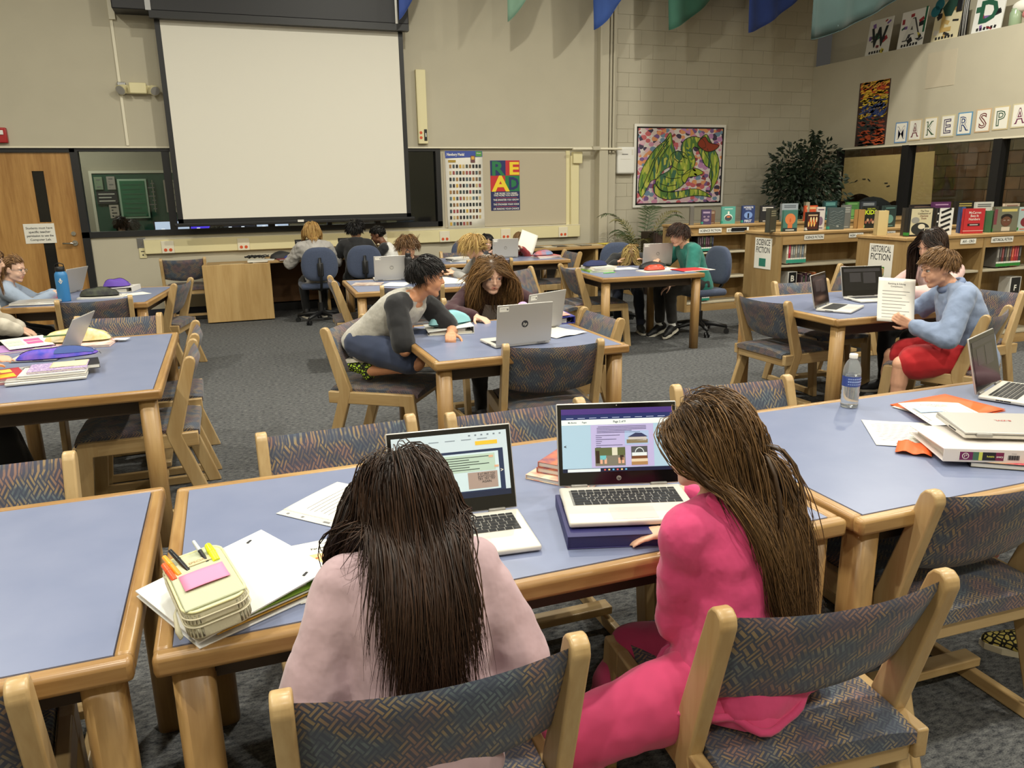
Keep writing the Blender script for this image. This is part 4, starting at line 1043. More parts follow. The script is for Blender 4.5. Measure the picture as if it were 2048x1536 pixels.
        if top.get('inner'):
            def inn(u, v):
                c, a, b, w_, d_ = sec(.30+.62*v, .128, .094, inf); x = (u-.5)*.11*S; return c+a*x+b*(d_+.012-x*x*4)
            MB().grid(inn, 6, 12, C(top['inner'],.85)).build('shirt_front', root)
        if smn:
            me = smooth_remesh(g2, vx, 'sleeves', 14, fold*.8, .06, ratio); me.materials.append(C(smn, .85, sheen=.2)); ob('sleeves', me, root)
        if top.get('collar'):
            cs = []; ring = []
            for i in range(17):
                a = 2*PI*i/16; ring.append(neck+un*(.0*S)+sx*(.066*S*math.cos(a))+ (un.cross(sx))*(.062*S*math.sin(a)))
            MB().tube(ring, .013*S if not top.get('stand') else .02*S, C(top['collar'],.85), 8).build('collar', root)
        if hood:
            hm = MB(); bk = un.cross(sx); bk = bk if bk.y < 0 else -bk
            base = spine(.93)[0]
            for i in range(9):
                a = -1.25+2.5*i/8; c0 = base+sx*(.085*S*math.sin(a))+bk*(.085*S*math.cos(a)*1.0+.01); cap(hm, c0+un*.025, .024*S, c0+bk*(.05*math.cos(a))-Vector((0,0,1))*(.12*S*max(.12,math.cos(a))), .026*S, DUM)
            me = smooth_remesh(hm, .008, 'hood', 4, .012, .05, ratio); me.materials.append(C(hood,.85,sheen=.2)); ob('hood', me, root)
    if bottom:
        bm_ = C(bottom['c'], bottom.get('rough', .85), sheen=.15, noise=bottom.get('noise', .10), nscale=18); g = MB(); inf = bottom.get('inf', .013)
        loft(g, [sec(t, w_, d, inf*.7) for t, w_, d in ((-.24,.10,.08),(-.16,.130,.098),(-.02,.140,.102),(.14,.130,.094))], DUM); le = bottom.get('len', 1.9); fl = bottom.get('flare', 0)
        for s in ('L','R'):
            q = min(1, le); chainc(g, [hip[s], hip[s].lerp(Kn[s], q*.5), hip[s].lerp(Kn[s], q)], [.086*S+inf, .075*S+inf+fl*.5, (.083-.031*q)*S+inf+fl], DUM)
            if le > 1: q = le-1; chainc(g, [Kn[s], Kn[s].lerp(An[s], q*.4), Kn[s].lerp(An[s], q)], [.053*S+inf, .051*S+inf+fl*.6, (.050-.016*q)*S+inf+fl], DUM)
        me = smooth_remesh(g, max(voxel,.008), 'trousers', 14, bottom.get('fold', .010), .08, ratio); me.materials.append(bm_); ob(bottom.get('name', 'trousers'), me, root)
    if shoes:
        for s, k in (('L',-1),('R',1)):
            fd = Vector((feet or {}).get(s, (k*.12,1,0))); fz = Vector((feet or {}).get(s+'up', (0,0,1))); f, u, _ = frame3(fd, fz); r = f.cross(u); a = An[s]-u*.0
            g = MB(); Ff = lambda x, y, z: a+r*x*S+f*y*S+u*z*S
            chainc(g, [Ff(0,-.035,-.030), Ff(0,.04,-.030), Ff(0,.115,-.050), Ff(0,.165,-.060)], [.040*S,.041*S,.035*S,.026*S], DUM); cap(g, Ff(0,-.02,-.03), .042*S, Ff(0,-.012,.012), .042*S, DUM)
            cap(g, Ff(-.012,.09,-.052), .03*S, Ff(.014,.10,-.052), .03*S, DUM)
            me = smooth_remesh(g, .007, 'shoe', 3, ratio=ratio); me.materials.append(shoes.get('m') or C(shoes['c'], .6)); o = ob('shoe', me, root)
            sl_ = [(-.062,-.028),(-.070,0),(-.060,.032),(0,.036),(.08,.042),(.13,.042),(.175,.030),(.194,.004),(.18,-.022),(.13,-.038),(.05,-.034),(0,-.034)]
            mm = MB(); Mx = Matrix((r*S, f*S, u*S)).transposed().to_4x4(); Mx.translation = a; mm.X = Mx
            mm.prism([(y_, x_) for x_, y_ in sl_], .022, C(shoes.get('sole', (214,206,190)), .6), 'z', -.078); mm.build('sole', o)
            if shoes.get('sock'):
                MB().cyl(An[s]-(An[s]-Kn[s]).normalized()*.035, An[s]+u*-.01, .040*S, C(shoes['sock'],.8), .040*S, n=14).build('sock', root)
    if hair:
        hmat = hair_mat(hair['c'], hair['c2'])
        S_, tn = grow_hair(P, HS, hair, obst)
        if hair.get('mass'):
            h2 = dict(hair); h2.update(n=hair['mass'], radius=hair.get('mass_r', .0075), volume=.004, locks=0, frizz=.01, mess=.02, length=hair['length']*.93, seed=hair.get('seed',3)+100, k=min(12, hair.get('k', 14)), wave=hair.get('wave', 0)*.4)
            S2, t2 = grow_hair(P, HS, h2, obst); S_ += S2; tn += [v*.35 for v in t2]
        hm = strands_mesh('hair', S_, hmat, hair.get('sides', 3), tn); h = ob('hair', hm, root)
        cp = MB(); cap_hair(cp, P, Rm, HS, hair)
        # keep only the scalp part of the under layer
        keep = []; vv = [Vector(v) for v in cp.v]
        for f_ in cp.f:
            c = sum((vv[i] for i in f_), Vector())/len(f_)-hc; y = c.dot(Rm.col[1])/HS; z = c.dot(Rm.col[2])/HS; x = c.dot(Rm.col[0])/HS
            if z > (hair.get('cap_low', -.035) if y < -.02 else (.0 if y < .03 else .062+ (y-.03)*.25)): keep.append(f_)
        c2 = MB(); c2.add(cp.v, keep, hmat, True); c2.build('scalp_hair', h)
    return root, P, Rm, dict(pel=pel, sh=shd, el=El, wr=W_, kn=Kn, an=An, hc=hc, spine=spine, neck=neck, HS=HS, sx=sx, un=un, hf=hf, hu=hu)
H_SHORT = dict(mode='short', n=420, length=.085, radius=.0036, k=7, gravity=.10, volume=.012, frizz=.04, lift=.12, var=.3, low=-.40, side=-.12, mess=.02, locks=5, lockpull=.6, lockw=.004)
def hs(**k): d = dict(H_SHORT); d.update(k); return d
H_LONG = dict(n=520, length=.40, radius=.0040, k=16, gravity=.45, volume=.018, frizz=.03, low=-.55, var=.2, side=-.2, mess=.03, mass=160, spread=.12, locks=7)
def hl(**k): d = dict(H_LONG); d.update(k); return d
def pattern_mat(name, c1, c2, scale, thr):
    m = mat(name, c1, .7); nt = m.node_tree; b = nt.nodes['Principled BSDF']; N = nt.nodes.new; L = nt.links.new; tc = N('ShaderNodeTexCoord'); v = N('ShaderNodeTexVoronoi'); v.feature = 'DISTANCE_TO_EDGE'; v.inputs['Scale'].default_value = scale; L(tc.outputs['Object'], v.inputs['Vector'])
    g = N('ShaderNodeMath'); g.operation = 'LESS_THAN'; g.inputs[1].default_value = thr; L(v.outputs[0], g.inputs[0]); x = N('ShaderNodeMixRGB'); L(g.outputs[0], x.inputs[0]); x.inputs[1].default_value = lin(c1); x.inputs[2].default_value = lin(c2); L(x.outputs[0], b.inputs['Base Color']); return m
lime_checks = pattern_mat('lime_checks', (190,226,60), (20,24,14), 60, .17); yellow_checks = pattern_mat('yellow_checks', (206,190,104), (22,20,16), 60, .14)
BLK = (20,20,22); DENIM = (52,62,88)
# --- lilac girl, seen from behind
person('girl with long dark brown hair in a lilac shirt, back to the camera', (.262,1.235), 88, .82, .47, 5, 20, head_yaw=3, head_pitch=18, head_off=(.01,.0,-.01),
    wrists=dict(L=(-.10,.20,.60), R=(.10,.20,.60)), poles=dict(L=(-.5,-.35,-1), R=(.5,-.35,-1)), skin_c=(214,166,138),
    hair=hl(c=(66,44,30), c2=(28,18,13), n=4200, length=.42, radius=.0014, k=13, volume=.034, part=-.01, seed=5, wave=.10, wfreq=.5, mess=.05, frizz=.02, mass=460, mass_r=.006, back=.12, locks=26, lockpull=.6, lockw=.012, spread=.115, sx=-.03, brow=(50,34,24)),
    top=dict(c=(190,162,168), sleeve=.95, flare=.022, inf=.018, loose=.03, hem=-.2, fold=.016), bottom=dict(c=(40,42,52), len=1.9), shoes=dict(c=(230,228,222)), voxel=.007)
# --- pink girl
person('girl with long brown hair in a bright pink hoodie and pink trousers', (.978,1.235), 108, .88, .447, 3, 18, head_yaw=18, head_pitch=10, head_off=(.0,.0,.0), shoulder_yaw=0,
    wrists=dict(L=(.02,.20,.768), R=(.20,.34,.77)), poles=dict(L=(-.6,-.5,-.9), R=(1,-.3,-.6)), hands=dict(L=dict(d=(-.75,.45,-.05), n=(0,0,-1), curl=.18, spread=.12)),
    ankles=dict(L=(-.33,.10,.09), R=(-.06,.42,.09)), kpoles=dict(L=(-.6,.5,.8), R=(0,.8,.8)), skin_c=(224,178,148),
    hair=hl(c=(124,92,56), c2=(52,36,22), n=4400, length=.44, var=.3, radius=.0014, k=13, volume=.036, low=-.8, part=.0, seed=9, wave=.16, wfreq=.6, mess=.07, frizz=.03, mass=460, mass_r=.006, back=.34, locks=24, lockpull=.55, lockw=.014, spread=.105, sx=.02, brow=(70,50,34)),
    top=dict(c=(206,66,116), sleeve=1.85, inf=.015, loose=.045, hem=-.2, fold=.022, fs=.07, name='hoodie', skirt=(.20,.155,.05)), hood=(200,62,112), bottom=dict(c=(196,60,104), len=1.92, inf=.012, flare=.012, fold=.016), shoes=dict(c=(30,30,34)), voxel=.006)
# --- boy in the raglan shirt kneeling on the chair
person('boy with short black hair in a grey and black raglan shirt, kneeling on a chair', (.74,4.49), -42, .98, .45, 44, 14, head_yaw=34, head_pitch=8, pelvis=(0,0,.69), head_off=(.0,.01,.0),
    wrists=dict(L=(.02,.55,.77), R=(.04,.27,.79)), poles=dict(L=(-.4,.6,-.8), R=(1,.6,-.8)), hands=dict(R=dict(d=(-.9,.1,.25), n=(.1,-1,0), curl=.9, fist=1), L=dict(curl=.7)),
    ankles=dict(L=(-.12,.05,.53), R=(.10,.03,.53)), kpoles=dict(L=(-.1,1,.10), R=(.1,1,.10)), feet=dict(L=(-.1,-1,-.15), R=(.1,-1,-.12), Lup=(0,.1,-1), Rup=(0,.1,-1)), skin_c=(206,146,108),
    hair=hs(c=(36,30,28), c2=(10,9,9), n=1300, length=.062, radius=.0018, forward=.8, sweep=.2, fringe=.25, volume=.018, brow=(24,18,16)),
    top=dict(c=(186,182,172), sleeve=.82, inf=.018, loose=.02, hem=-.2, sleeve_c=(24,24,27), noise=.14, ns=60, fold=.014), bottom=dict(c=DENIM, len=.86, inf=.022, flare=.012, name='denim_shorts', fold=.014), shoes=dict(c=(190,222,60), m=lime_checks, sole=(232,228,214)), voxel=.005, eyes=(50,34,26), mouth_open=0)
# --- girl in the maroon cardigan
person('girl with long wavy light brown hair in a maroon cardigan leaning over the laptop', (1.66,5.22), -92, .98, .50, 38, 10, head_yaw=0, head_pitch=14, head_off=(.02,.03,-.02),
    wrists=dict(L=(-.2,.62,.77), R=(.2,.62,.77)), poles=dict(L=(-1,-.2,-.3), R=(1,-.2,-.3)), skin_c=(226,182,154), mouth_open=1,
    hair=hl(c=(150,112,66), c2=(74,52,30), n=2100, k=13, lockpull=.45, length=.38, radius=.0020, volume=.05, wave=.34, wfreq=.9, frizz=.06, part=.01, seed=21, mess=.07, gravity=.3, spread=.18, mass=240, locks=9, brow=(110,80,50)),
    top=dict(c=(58,20,30), inner=(206,196,190), sleeve=1.9, inf=.018, fold=.012, name='cardigan'), bottom=dict(c=BLK, len=1.95), shoes=dict(c=(34,34,38)), voxel=.005, eyes=(60,70,72))
# --- boy in the blue sweatshirt
person('light brown haired boy in a pale blue sweatshirt and red shorts holding a sheet', (4.20,3.36), 146, 1.0, .44, 10, 20, head_yaw=10, head_pitch=16, head_off=(.0,.02,-.01),
    wrists=dict(L=(-.10,.36,.71), R=(.12,.40,.80)), poles=dict(L=(-.9,-.3,-.8), R=(.9,-.3,-.6)), hands=dict(L=dict(d=(.2,.75,.35), n=(1,0,.2), curl=.5), R=dict(d=(-.2,.8,.2), n=(-.6,.3,.6), curl=.45)),
    ankles=dict(L=(-.10,.40,.10), R=(.16,.42,.10)), skin_c=(222,168,138),
    hair=hs(c=(148,112,72), c2=(84,58,34), n=1400, length=.062, radius=.0019, forward=.6, volume=.016, frizz=.05, brow=(120,90,60)),
    top=dict(c=(136,152,182), sleeve=1.86, inf=.026, loose=.03, hem=-.26, fold=.018, name='sweatshirt', collar=(120,136,170), stand=1), bottom=dict(c=(188,26,34), len=.80, inf=.028, flare=.022, name='red_shorts', fold=.014), shoes=dict(c=(60,60,64), sole=(200,60,60)), voxel=.005)
# --- girl in the pale pink sweatshirt
person('girl with long dark hair in a pale pink sweatshirt behind the boy in red shorts', (4.98,4.22), 172, 1.0, .47, 10, 14, head_yaw=12, head_pitch=24, head_off=(0,0,.02),
    wrists=dict(L=(-.16,.50,.80), R=(.10,.40,.80)), poles=dict(L=(-1,-.3,-.6), R=(1,-.3,-.6)), skin_c=(222,172,144),
    hair=hl(c=(66,46,34), c2=(26,18,14), n=800, length=.42, radius=.0034, volume=.022, part=.01, seed=31, low=-.3, brow=(50,36,26)),
    top=dict(c=(226,188,182), sleeve=1.8, inf=.024, loose=.02, fold=.016, name='sweatshirt'), bottom=dict(c=BLK, len=1.95), shoes=dict(c=(40,40,44)), voxel=.0065)
# --- boy in the teal shirt
person('boy with dark brown fringe in a teal shirt at the red folder table', (4.66,6.99), 176, 1.0, .46, 14, 18, head_yaw=8, head_pitch=16, head_off=(0,.02,-.01),
    wrists=dict(L=(-.16,.40,.56), R=(.10,.42,.79)), poles=dict(L=(-.5,-.6,-.7), R=(1,-.3,-.6)), ankles=dict(L=(-.12,.34,.14), R=(.05,.40,.12)), feet=dict(L=(-.55,.9,-.25), R=(-.2,1,-.3)), skin_c=(226,180,152),
    hair=hs(c=(70,46,34), c2=(26,18,14), n=1000, length=.11, radius=.0024, forward=1.3, volume=.020, fringe=.15, gravity=.16, brow=(46,32,24)),
    top=dict(c=(34,118,106), sleeve=.80, inf=.022, loose=.02, fold=.012), bottom=dict(c=(40,38,36), len=1.86, inf=.018), shoes=dict(c=(22,22,24), sole=(222,216,200), sock=(230,228,222)), voxel=.006, mouth_open=1)
# --- child bent over in a black jacket
person('child with streaky blond hair bent over the table in a mottled black jacket', (4.22,7.78), 248, .95, .46, 40, 22, head_yaw=0, head_pitch=62, head_off=(0,.02,-.02),
    wrists=dict(L=(-.16,.50,.77), R=(.14,.48,.77)), ankles=dict(L=(-.12,.50,.09), R=(.12,.42,.09)), skin_c=(222,176,148),
    hair=hl(c=(206,180,112), c2=(104,78,44), n=500, length=.26, radius=.0040, volume=.02, seed=44, forward=1.2),
    top=dict(c=(34,34,36), sleeve=1.9, inf=.024, noise=.5, ns=10, name='jacket'), bottom=dict(c=(34,40,58), len=1.95), shoes=dict(c=(40,44,44), sole=(216,210,196)), voxel=.008, face=False)
# --- boys at the black bottle table
person('boy with tousled brown hair behind the laptop beside the black bottle', (1.63,7.56), -84, .95, .43, 8, 12, head_pitch=22, skin_c=(220,170,138),
    hair=hs(c=(138,102,64), c2=(70,48,28), n=600, length=.11, radius=.0034, volume=.024, frizz=.08, forward=.9, brow=(100,74,48)), top=dict(c=(78,60,54), sleeve=1.9), bottom=dict(c=DENIM, len=1.9), shoes=dict(c=(60,60,66)), voxel=.007)
person('boy with long blond hair in a grey sweatshirt writing at the black bottle table', (2.43,7.12), 178, .98, .43, 12, 16, head_yaw=-6, head_pitch=26, wrists=dict(L=(-.02,.40,.775), R=(.16,.40,.78)), skin_c=(228,182,154),
    hair=hs(c=(206,176,112), c2=(142,108,60), n=800, length=.15, radius=.0034, volume=.024, forward=.9, gravity=.2, low=-.5, brow=(170,140,90)), top=dict(c=(150,148,144), sleeve=1.85, inf=.024, name='sweatshirt'), bottom=dict(c=(44,44,50), len=1.9), shoes=dict(c=(60,60,66)), voxel=.0065)
# --- row at the oak desk
person('boy with short black hair holding a pen at the desk under the screen', (1.98,9.62), 160, .95, .44, 14, 14, head_yaw=-4, head_pitch=20, wrists=dict(L=(.0,.42,.80), R=(.22,.36,.78)), skin_c=(112,74,54),
    hair=hs(c=(26,22,20), c2=(10,9,9), n=420, length=.03, radius=.0042, volume=.012, frizz=.12, brow=(18,14,12)), top=dict(c=(226,224,220), sleeve=.9, sleeve_c=(24,24,28)), bottom=dict(c=BLK, len=1.9), shoes=dict(c=(90,140,200)), voxel=.008)
person('child with thick black hair in a black hoodie on a swivel chair', (1.50,9.62), 84, 1.0, .45, 8, 12, head_yaw=-14, head_pitch=8, skin_c=(196,148,116),
    hair=hs(c=(34,30,30), c2=(12,11,12), n=520, length=.11, radius=.0042, volume=.030, low=-.5, frizz=.05), top=dict(c=(22,22,25), sleeve=1.9, inf=.026, name='hoodie'), hood=(20,20,23), bottom=dict(c=BLK, len=1.9), shoes=dict(c=BLK), voxel=.009, face=False)
person('child with straight blond hair in a shiny silver jacket on a swivel chair', (1.0,9.62), 92, 1.0, .44, 6, 12, head_pitch=8, skin_c=(222,176,148),
    hair=hl(c=(206,170,108), c2=(146,108,58), n=500, length=.20, radius=.0042, volume=.022, seed=61), top=dict(c=(168,164,160), sleeve=1.9, inf=.030, fold=.03, fs=.05, name='jacket'), hood=(176,172,168), bottom=dict(c=BLK, len=1.9), shoes=dict(c=BLK), voxel=.009, face=False)
# --- two girls at the rearmost table
person('girl with black centre parted hair at the rearmost table', (2.98,9.32), -70, .88, .37, 14, 14, head_yaw=-22, head_pitch=12, skin_c=(226,182,160), hair=hl(c=(34,28,28), c2=(14,12,12), n=520, length=.34, radius=.0042, volume=.016, seed=71, brow=(30,22,20)),
    top=dict(c=(58,58,62), sleeve=1.9), bottom=dict(c=BLK, len=1.9), shoes=dict(c=BLK), voxel=.007)
person('girl with straight light brown hair reading a sheet behind the rear laptop', (3.44,9.30), -88, .88, .38, 14, 14, head_yaw=10, head_pitch=20, wrists=dict(L=(.06,.40,.84), R=(.20,.36,.78)), skin_c=(224,178,150), hair=hl(c=(160,124,80), c2=(92,66,40), n=520, length=.32, radius=.0042, volume=.016, seed=73, brow=(110,84,54)),
    top=dict(c=(140,40,44), sleeve=1.9), bottom=dict(c=BLK, len=1.9), shoes=dict(c=BLK), voxel=.007)
# --- two girls at the far left table
person('girl with glasses and tied back hair in a pale blue sweater at the left edge', (-1.84,7.30), 8, .92, .42, 16, 12, head_yaw=-22, head_pitch=12, wrists=dict(L=(.02,.46,.775), R=(.12,.46,.775)), skin_c=(226,184,160),
    hair=hs(c=(150,114,74), c2=(92,64,40), n=500, length=.12, radius=.003, volume=.006, lift=.02, forward=-.8, frizz=.01, brow=(120,90,60)), top=dict(c=(146,160,180), sleeve=1.85, inf=.022, name='sweater'), bottom=dict(c=(60,64,74), len=1.9), shoes=dict(c=(70,70,76)), voxel=.006, glasses=True)
person('girl in a cream hooded top cut by the left edge, at the table end', (-1.80,6.56), 15, 1.02, .46, 10, 12, head_yaw=-10, head_pitch=10, wrists=dict(L=(.0,.30,.60), R=(.16,.28,.60)), skin_c=(226,184,158),
    hair=hl(c=(150,114,74), c2=(90,62,40), n=400, length=.3, radius=.004, volume=.014, seed=83, brow=(120,90,60)), top=dict(c=(208,200,184), print=('AWA',(30,30,34),.045,.62), sleeve=1.9, inf=.028, loose=.03, hem=-.3, name='hooded_top'), bottom=dict(c=BLK, len=1.95), shoes=dict(c=(60,60,60)), voxel=.0065, mouth_open=1)
# --- figures cut by the frame
person('student in black trousers and laced sneakers at the left table, cut by the left edge', (-1.48,4.10), 0, 1.0, .45, 8, 10, ankles=dict(L=(.08,.50,.10), R=(.02,.44,.10)), hair=hs(c=(40,32,28), c2=(16,12,12), n=300), top=dict(c=(60,60,64), sleeve=1.9), bottom=dict(c=(13,13,15), len=1.96, inf=.035), shoes=dict(c=(24,24,26), sole=(210,204,192)), voxel=.009)
person('student whose yellow checked slip-on shoe shows at the right edge', (2.70,1.22), 92, 1.0, .45, 8, 10, ankles=dict(L=(-.26,.30,.09), R=(-.12,.06,.09)), feet=dict(L=(-.65,.75,0), R=(-.9,.45,0)), hair=hs(c=(60,44,34), c2=(26,18,14), n=300), top=dict(c=(80,90,110), sleeve=1.9), bottom=dict(c=(36,40,52), len=1.8), shoes=dict(c=(196,176,90), m=yellow_checks, sole=(206,196,172)), voxel=.009)
person('student beyond the right edge wearing a pink flat shoe', (3.42,1.90), 180, 1.0, .45, 8, 10, ankles=dict(L=(-.04,.56,.09), R=(.16,.62,.09)), hair=hl(c=(60,44,34), c2=(26,18,14), n=260, length=.3, radius=.005), top=dict(c=(150,110,120), sleeve=1.9), bottom=dict(c=(36,40,52), len=1.7), shoes=dict(c=(214,150,140), sole=(30,30,30)), voxel=.009)
for i, (px, py, hc_) in enumerate(((238,440,(66,48,36)),(262,446,(40,32,28)),(432,452,(60,42,32)))):
    p = atY(px,py,12.0); person(('brown haired','black haired','dark haired')[i]+' student in the lab '+('below the pale chart','beside the brown haired student','behind the violet screen')[i], (p.x,12.0), 90, .95, p.z-.68, 6, 10, hair=hs(c=hc_, c2=(20,14,12), n=260, length=.09, radius=.006, k=6), top=dict(c=((150,140,130),(60,60,70),(120,70,60))[i], sleeve=1.9), bottom=dict(c=BLK, len=1.9), shoes=dict(c=BLK), voxel=.011, face=False, ratio=.4)
# ---------------------------------------------------------------- paper, books, laptops
def rot2(x, y, a): return (x*math.cos(a)-y*math.sin(a), x*math.sin(a)+y*math.cos(a))
def sheet(label, c, rz, w=.216, h=.279, z=TH+.0008, curl=None, col='paper', cat='paper', name='worksheet', group=None, t=.0012):
    o = thing(name, label, cat, (c[0],c[1],z), R(rz), group); f = curl or (lambda u,v: .0006*math.sin(5*u+3*v)+.0006)
    M_ = G(col) if isinstance(col, str) else col
    MB().grid(lambda u,v: ((u-.5)*w, (v-.5)*h, f(u,v)+t), 10, 12, M_, (0,0,-t)).build('page', o)
    o['w'] = w; o['h'] = h
    def mark(m, x0, y0, x1, y1, mt, dz=.0005):      # a flat print, in page coordinates -.5...5
        n = max(1, int(abs(x1-x0)*8))
        for i in range(n):
            a = x0+(x1-x0)*i/n; b = x0+(x1-x0)*(i+1)/n; P = lambda x, y: (x*w, y*h, f(x+.5,y+.5)+t+dz)
            m.quad(P(a,y0), P(b,y0), P(b,y1), P(a,y1), mt)
    del o['w']; del o['h']
    return o, mark, f
def lines(m, mark, y0, y1, n, x0=-.40, x1=.40, mt=None, th=.006):
    for i in range(n):
        y = y0+(y1-y0)*i/max(1,n-1); mark(m, x0+.03*(i % 3 == 0), y-th/2, x1-(.13*((i*7) % 4)/3), y+th/2, mt or G('ink_soft'))
def ptext(m, s, f, w, h, x, y, hh, mt, wmax, bold=.01, up=1):
    put_text(m, s, mt, (x*w, y*h, f(.5+x,.5+y)+.0026), (up,0,0), (0,up,0), hh, wmax, bold)
def holes(m, mark, x=-.465):
    for y in (-.33,0,.33): mark(m, x-.011, y-.009, x+.011, y+.009, G('ink_soft'))
KEYM = MB().rbox((0,0,.0008),(.0158,.0150,.0016), G('key_black'), .0006, seg=1).mesh('key')
def laptop(label, c, rz, z=TH, open_=105, keys=False, screen=None, emblem=True, tag_=True, w=.322, d=.222, dark=False, body='silver_light', lid='silver', group='silver laptops', asset=True):
    t = thing('laptop', label, 'laptop', (c[0],c[1],z+.0004), R(rz), group); B = G(body)
    MB().rbox((0,-d/2,.0095),(w,d,.015), B, .0055).build('base', t)
    for x in (.30,.36,.42,.47): MB().box((-w/2-.0004,-d*x,.0095),(.0012,.012,.004), G('black_plastic')).build('port', t)
    MB().box((w/2+.0004,-d*.38,.0095),(.0012,.05,.004), G('black_plastic')).build('vent', t)
    th = R(open_); yx = Matrix.Rotation(-(th-PI/2), 4, 'X'); H = d*.985
    lidm = Matrix.Translation((0,.004,.0165)) @ yx            # lid plane: x across, z up along the lid, front face towards -y
    def lidobj(name, m, parent): 
        return m.build(name, parent)
    m = MB(); m.X = lidm; m.rbox((0,.004,H/2),(w,.0075,H), G(lid), .0036); lid_o = m.build('lid', t)
    m = MB(); m.X = lidm; m.box((0,-.0002,H/2),(w-.006,.0014,H-.006), G('screen_black')); m.build('bezel', lid_o)
    m = MB()
    for s in (-1,1): m.rbox((s*w*.33,.004,.0155),(.045,.012,.012), G('silver_dark'), .003)
    for s in (-1,1):
        hm = MB(); hm.rbox((s*w*.33,.004,.0155),(.045,.012,.012), G('silver_dark'), .003); hm.build('hinge', t)
    if emblem and open_ > 20:
        m = MB(); m.X = lidm; r = .019; yb = .0079
        P = [(r*math.cos(2*PI*i/28), r*math.sin(2*PI*i/28)) for i in range(28)]
        em = G('ink') if emblem == 'dark' else G('silver_dark')
        m.prism([(a,b+H*.5) for a,b in P], .0008, em, 'y', yb)
        put_text(m, 'hp', G('silver_light'), (0,yb+.0007,H*.5+.001), (-1,0,0), (0,0,1), .017, .026, .012, shear=.3); m.build('emblem', lid_o)
    if tag_ and open_ > 20:
        m = MB(); m.X = lidm; m.box((w*.38,.0079,H*.90),(.052,.0008,.026), G('paper')); put_text(m, 'PROPERTY OF', G('ink_soft'), (w*.38,.0085,H*.915), (-1,0,0), (0,0,1), .004, .04); m.box((w*.31+.004,.0085,H*.895),(.009,.0003,.009), G('ink_soft')); m.build('asset_tag', lid_o)
    if screen and open_ > 20:
        m = MB(); m.X = lidm; screen(m, w, H); m.build('screen', lid_o)
    if open_ > 20:
        kb = MB()
        kb.box((0,-d*.34,.0172),(w*.86,d*.43,.0006), G('silver_dark') if keys else G('key_black')); kb = kb.build('keyboard', t)
        if keys:
            rows = [(14,0),(14,0),(13.4,.6),(12.6,1.4),(11.6,2.2)]; p = w*.86/14.2; x_0 = -w*.43+.004
            for j in range(6):
                y = -d*.145-j*.0166
                if j == 5: ws = [1.2,1,1,1,5.4,1,1,1,1]
                elif j == 0: ws = [1]*14
                elif j == 1: ws = [1]*13+[1]
                elif j == 2: ws = [1.4]+[1]*12+[.6]
                elif j == 3: ws = [1.7]+[1]*10+[1.3]
                else: ws = [2.2]+[1]*10+[1.8]
                sc = 14/sum(ws); x = x_0
                for q in ws:
                    o = ob('key', KEYM, kb, (x+q*sc*p/2, y, .0174)); o.scale = ((q*sc*p-.0028)/.0158, .86 if j else .55, 1); x += q*sc*p
            m = MB(); rr = ['QWERTYUIOP','ASDFGHJKL','ZXCVBNM']
            for j, s in enumerate(rr):
                for i, ch in enumerate(s): put_text(m, ch, G('paper_shade'), (x_0+p*(1.4,1.7,2.2)[j]+p*(i+.45)*1.0,-d*.145-(j+2)*.0166+.001,.0193), (1,0,0), (0,1,0), .0042, .006, .02)
            tag(m.build('key_letters', kb), None, None, None, 'stuff')
        MB().box((0,-d*.80,.0172),(w*.34,d*.31,.0005), G('pad_grey')).build('trackpad', t)
    else:
        m = MB()
        if dark: put_text(m, '8-ZIVL', C((170,60,50),.6), (0,-d*.55,.0258), (1,0,0), (0,1,0), .012, .05, .02); m.build('marking', lid_o)
    return t
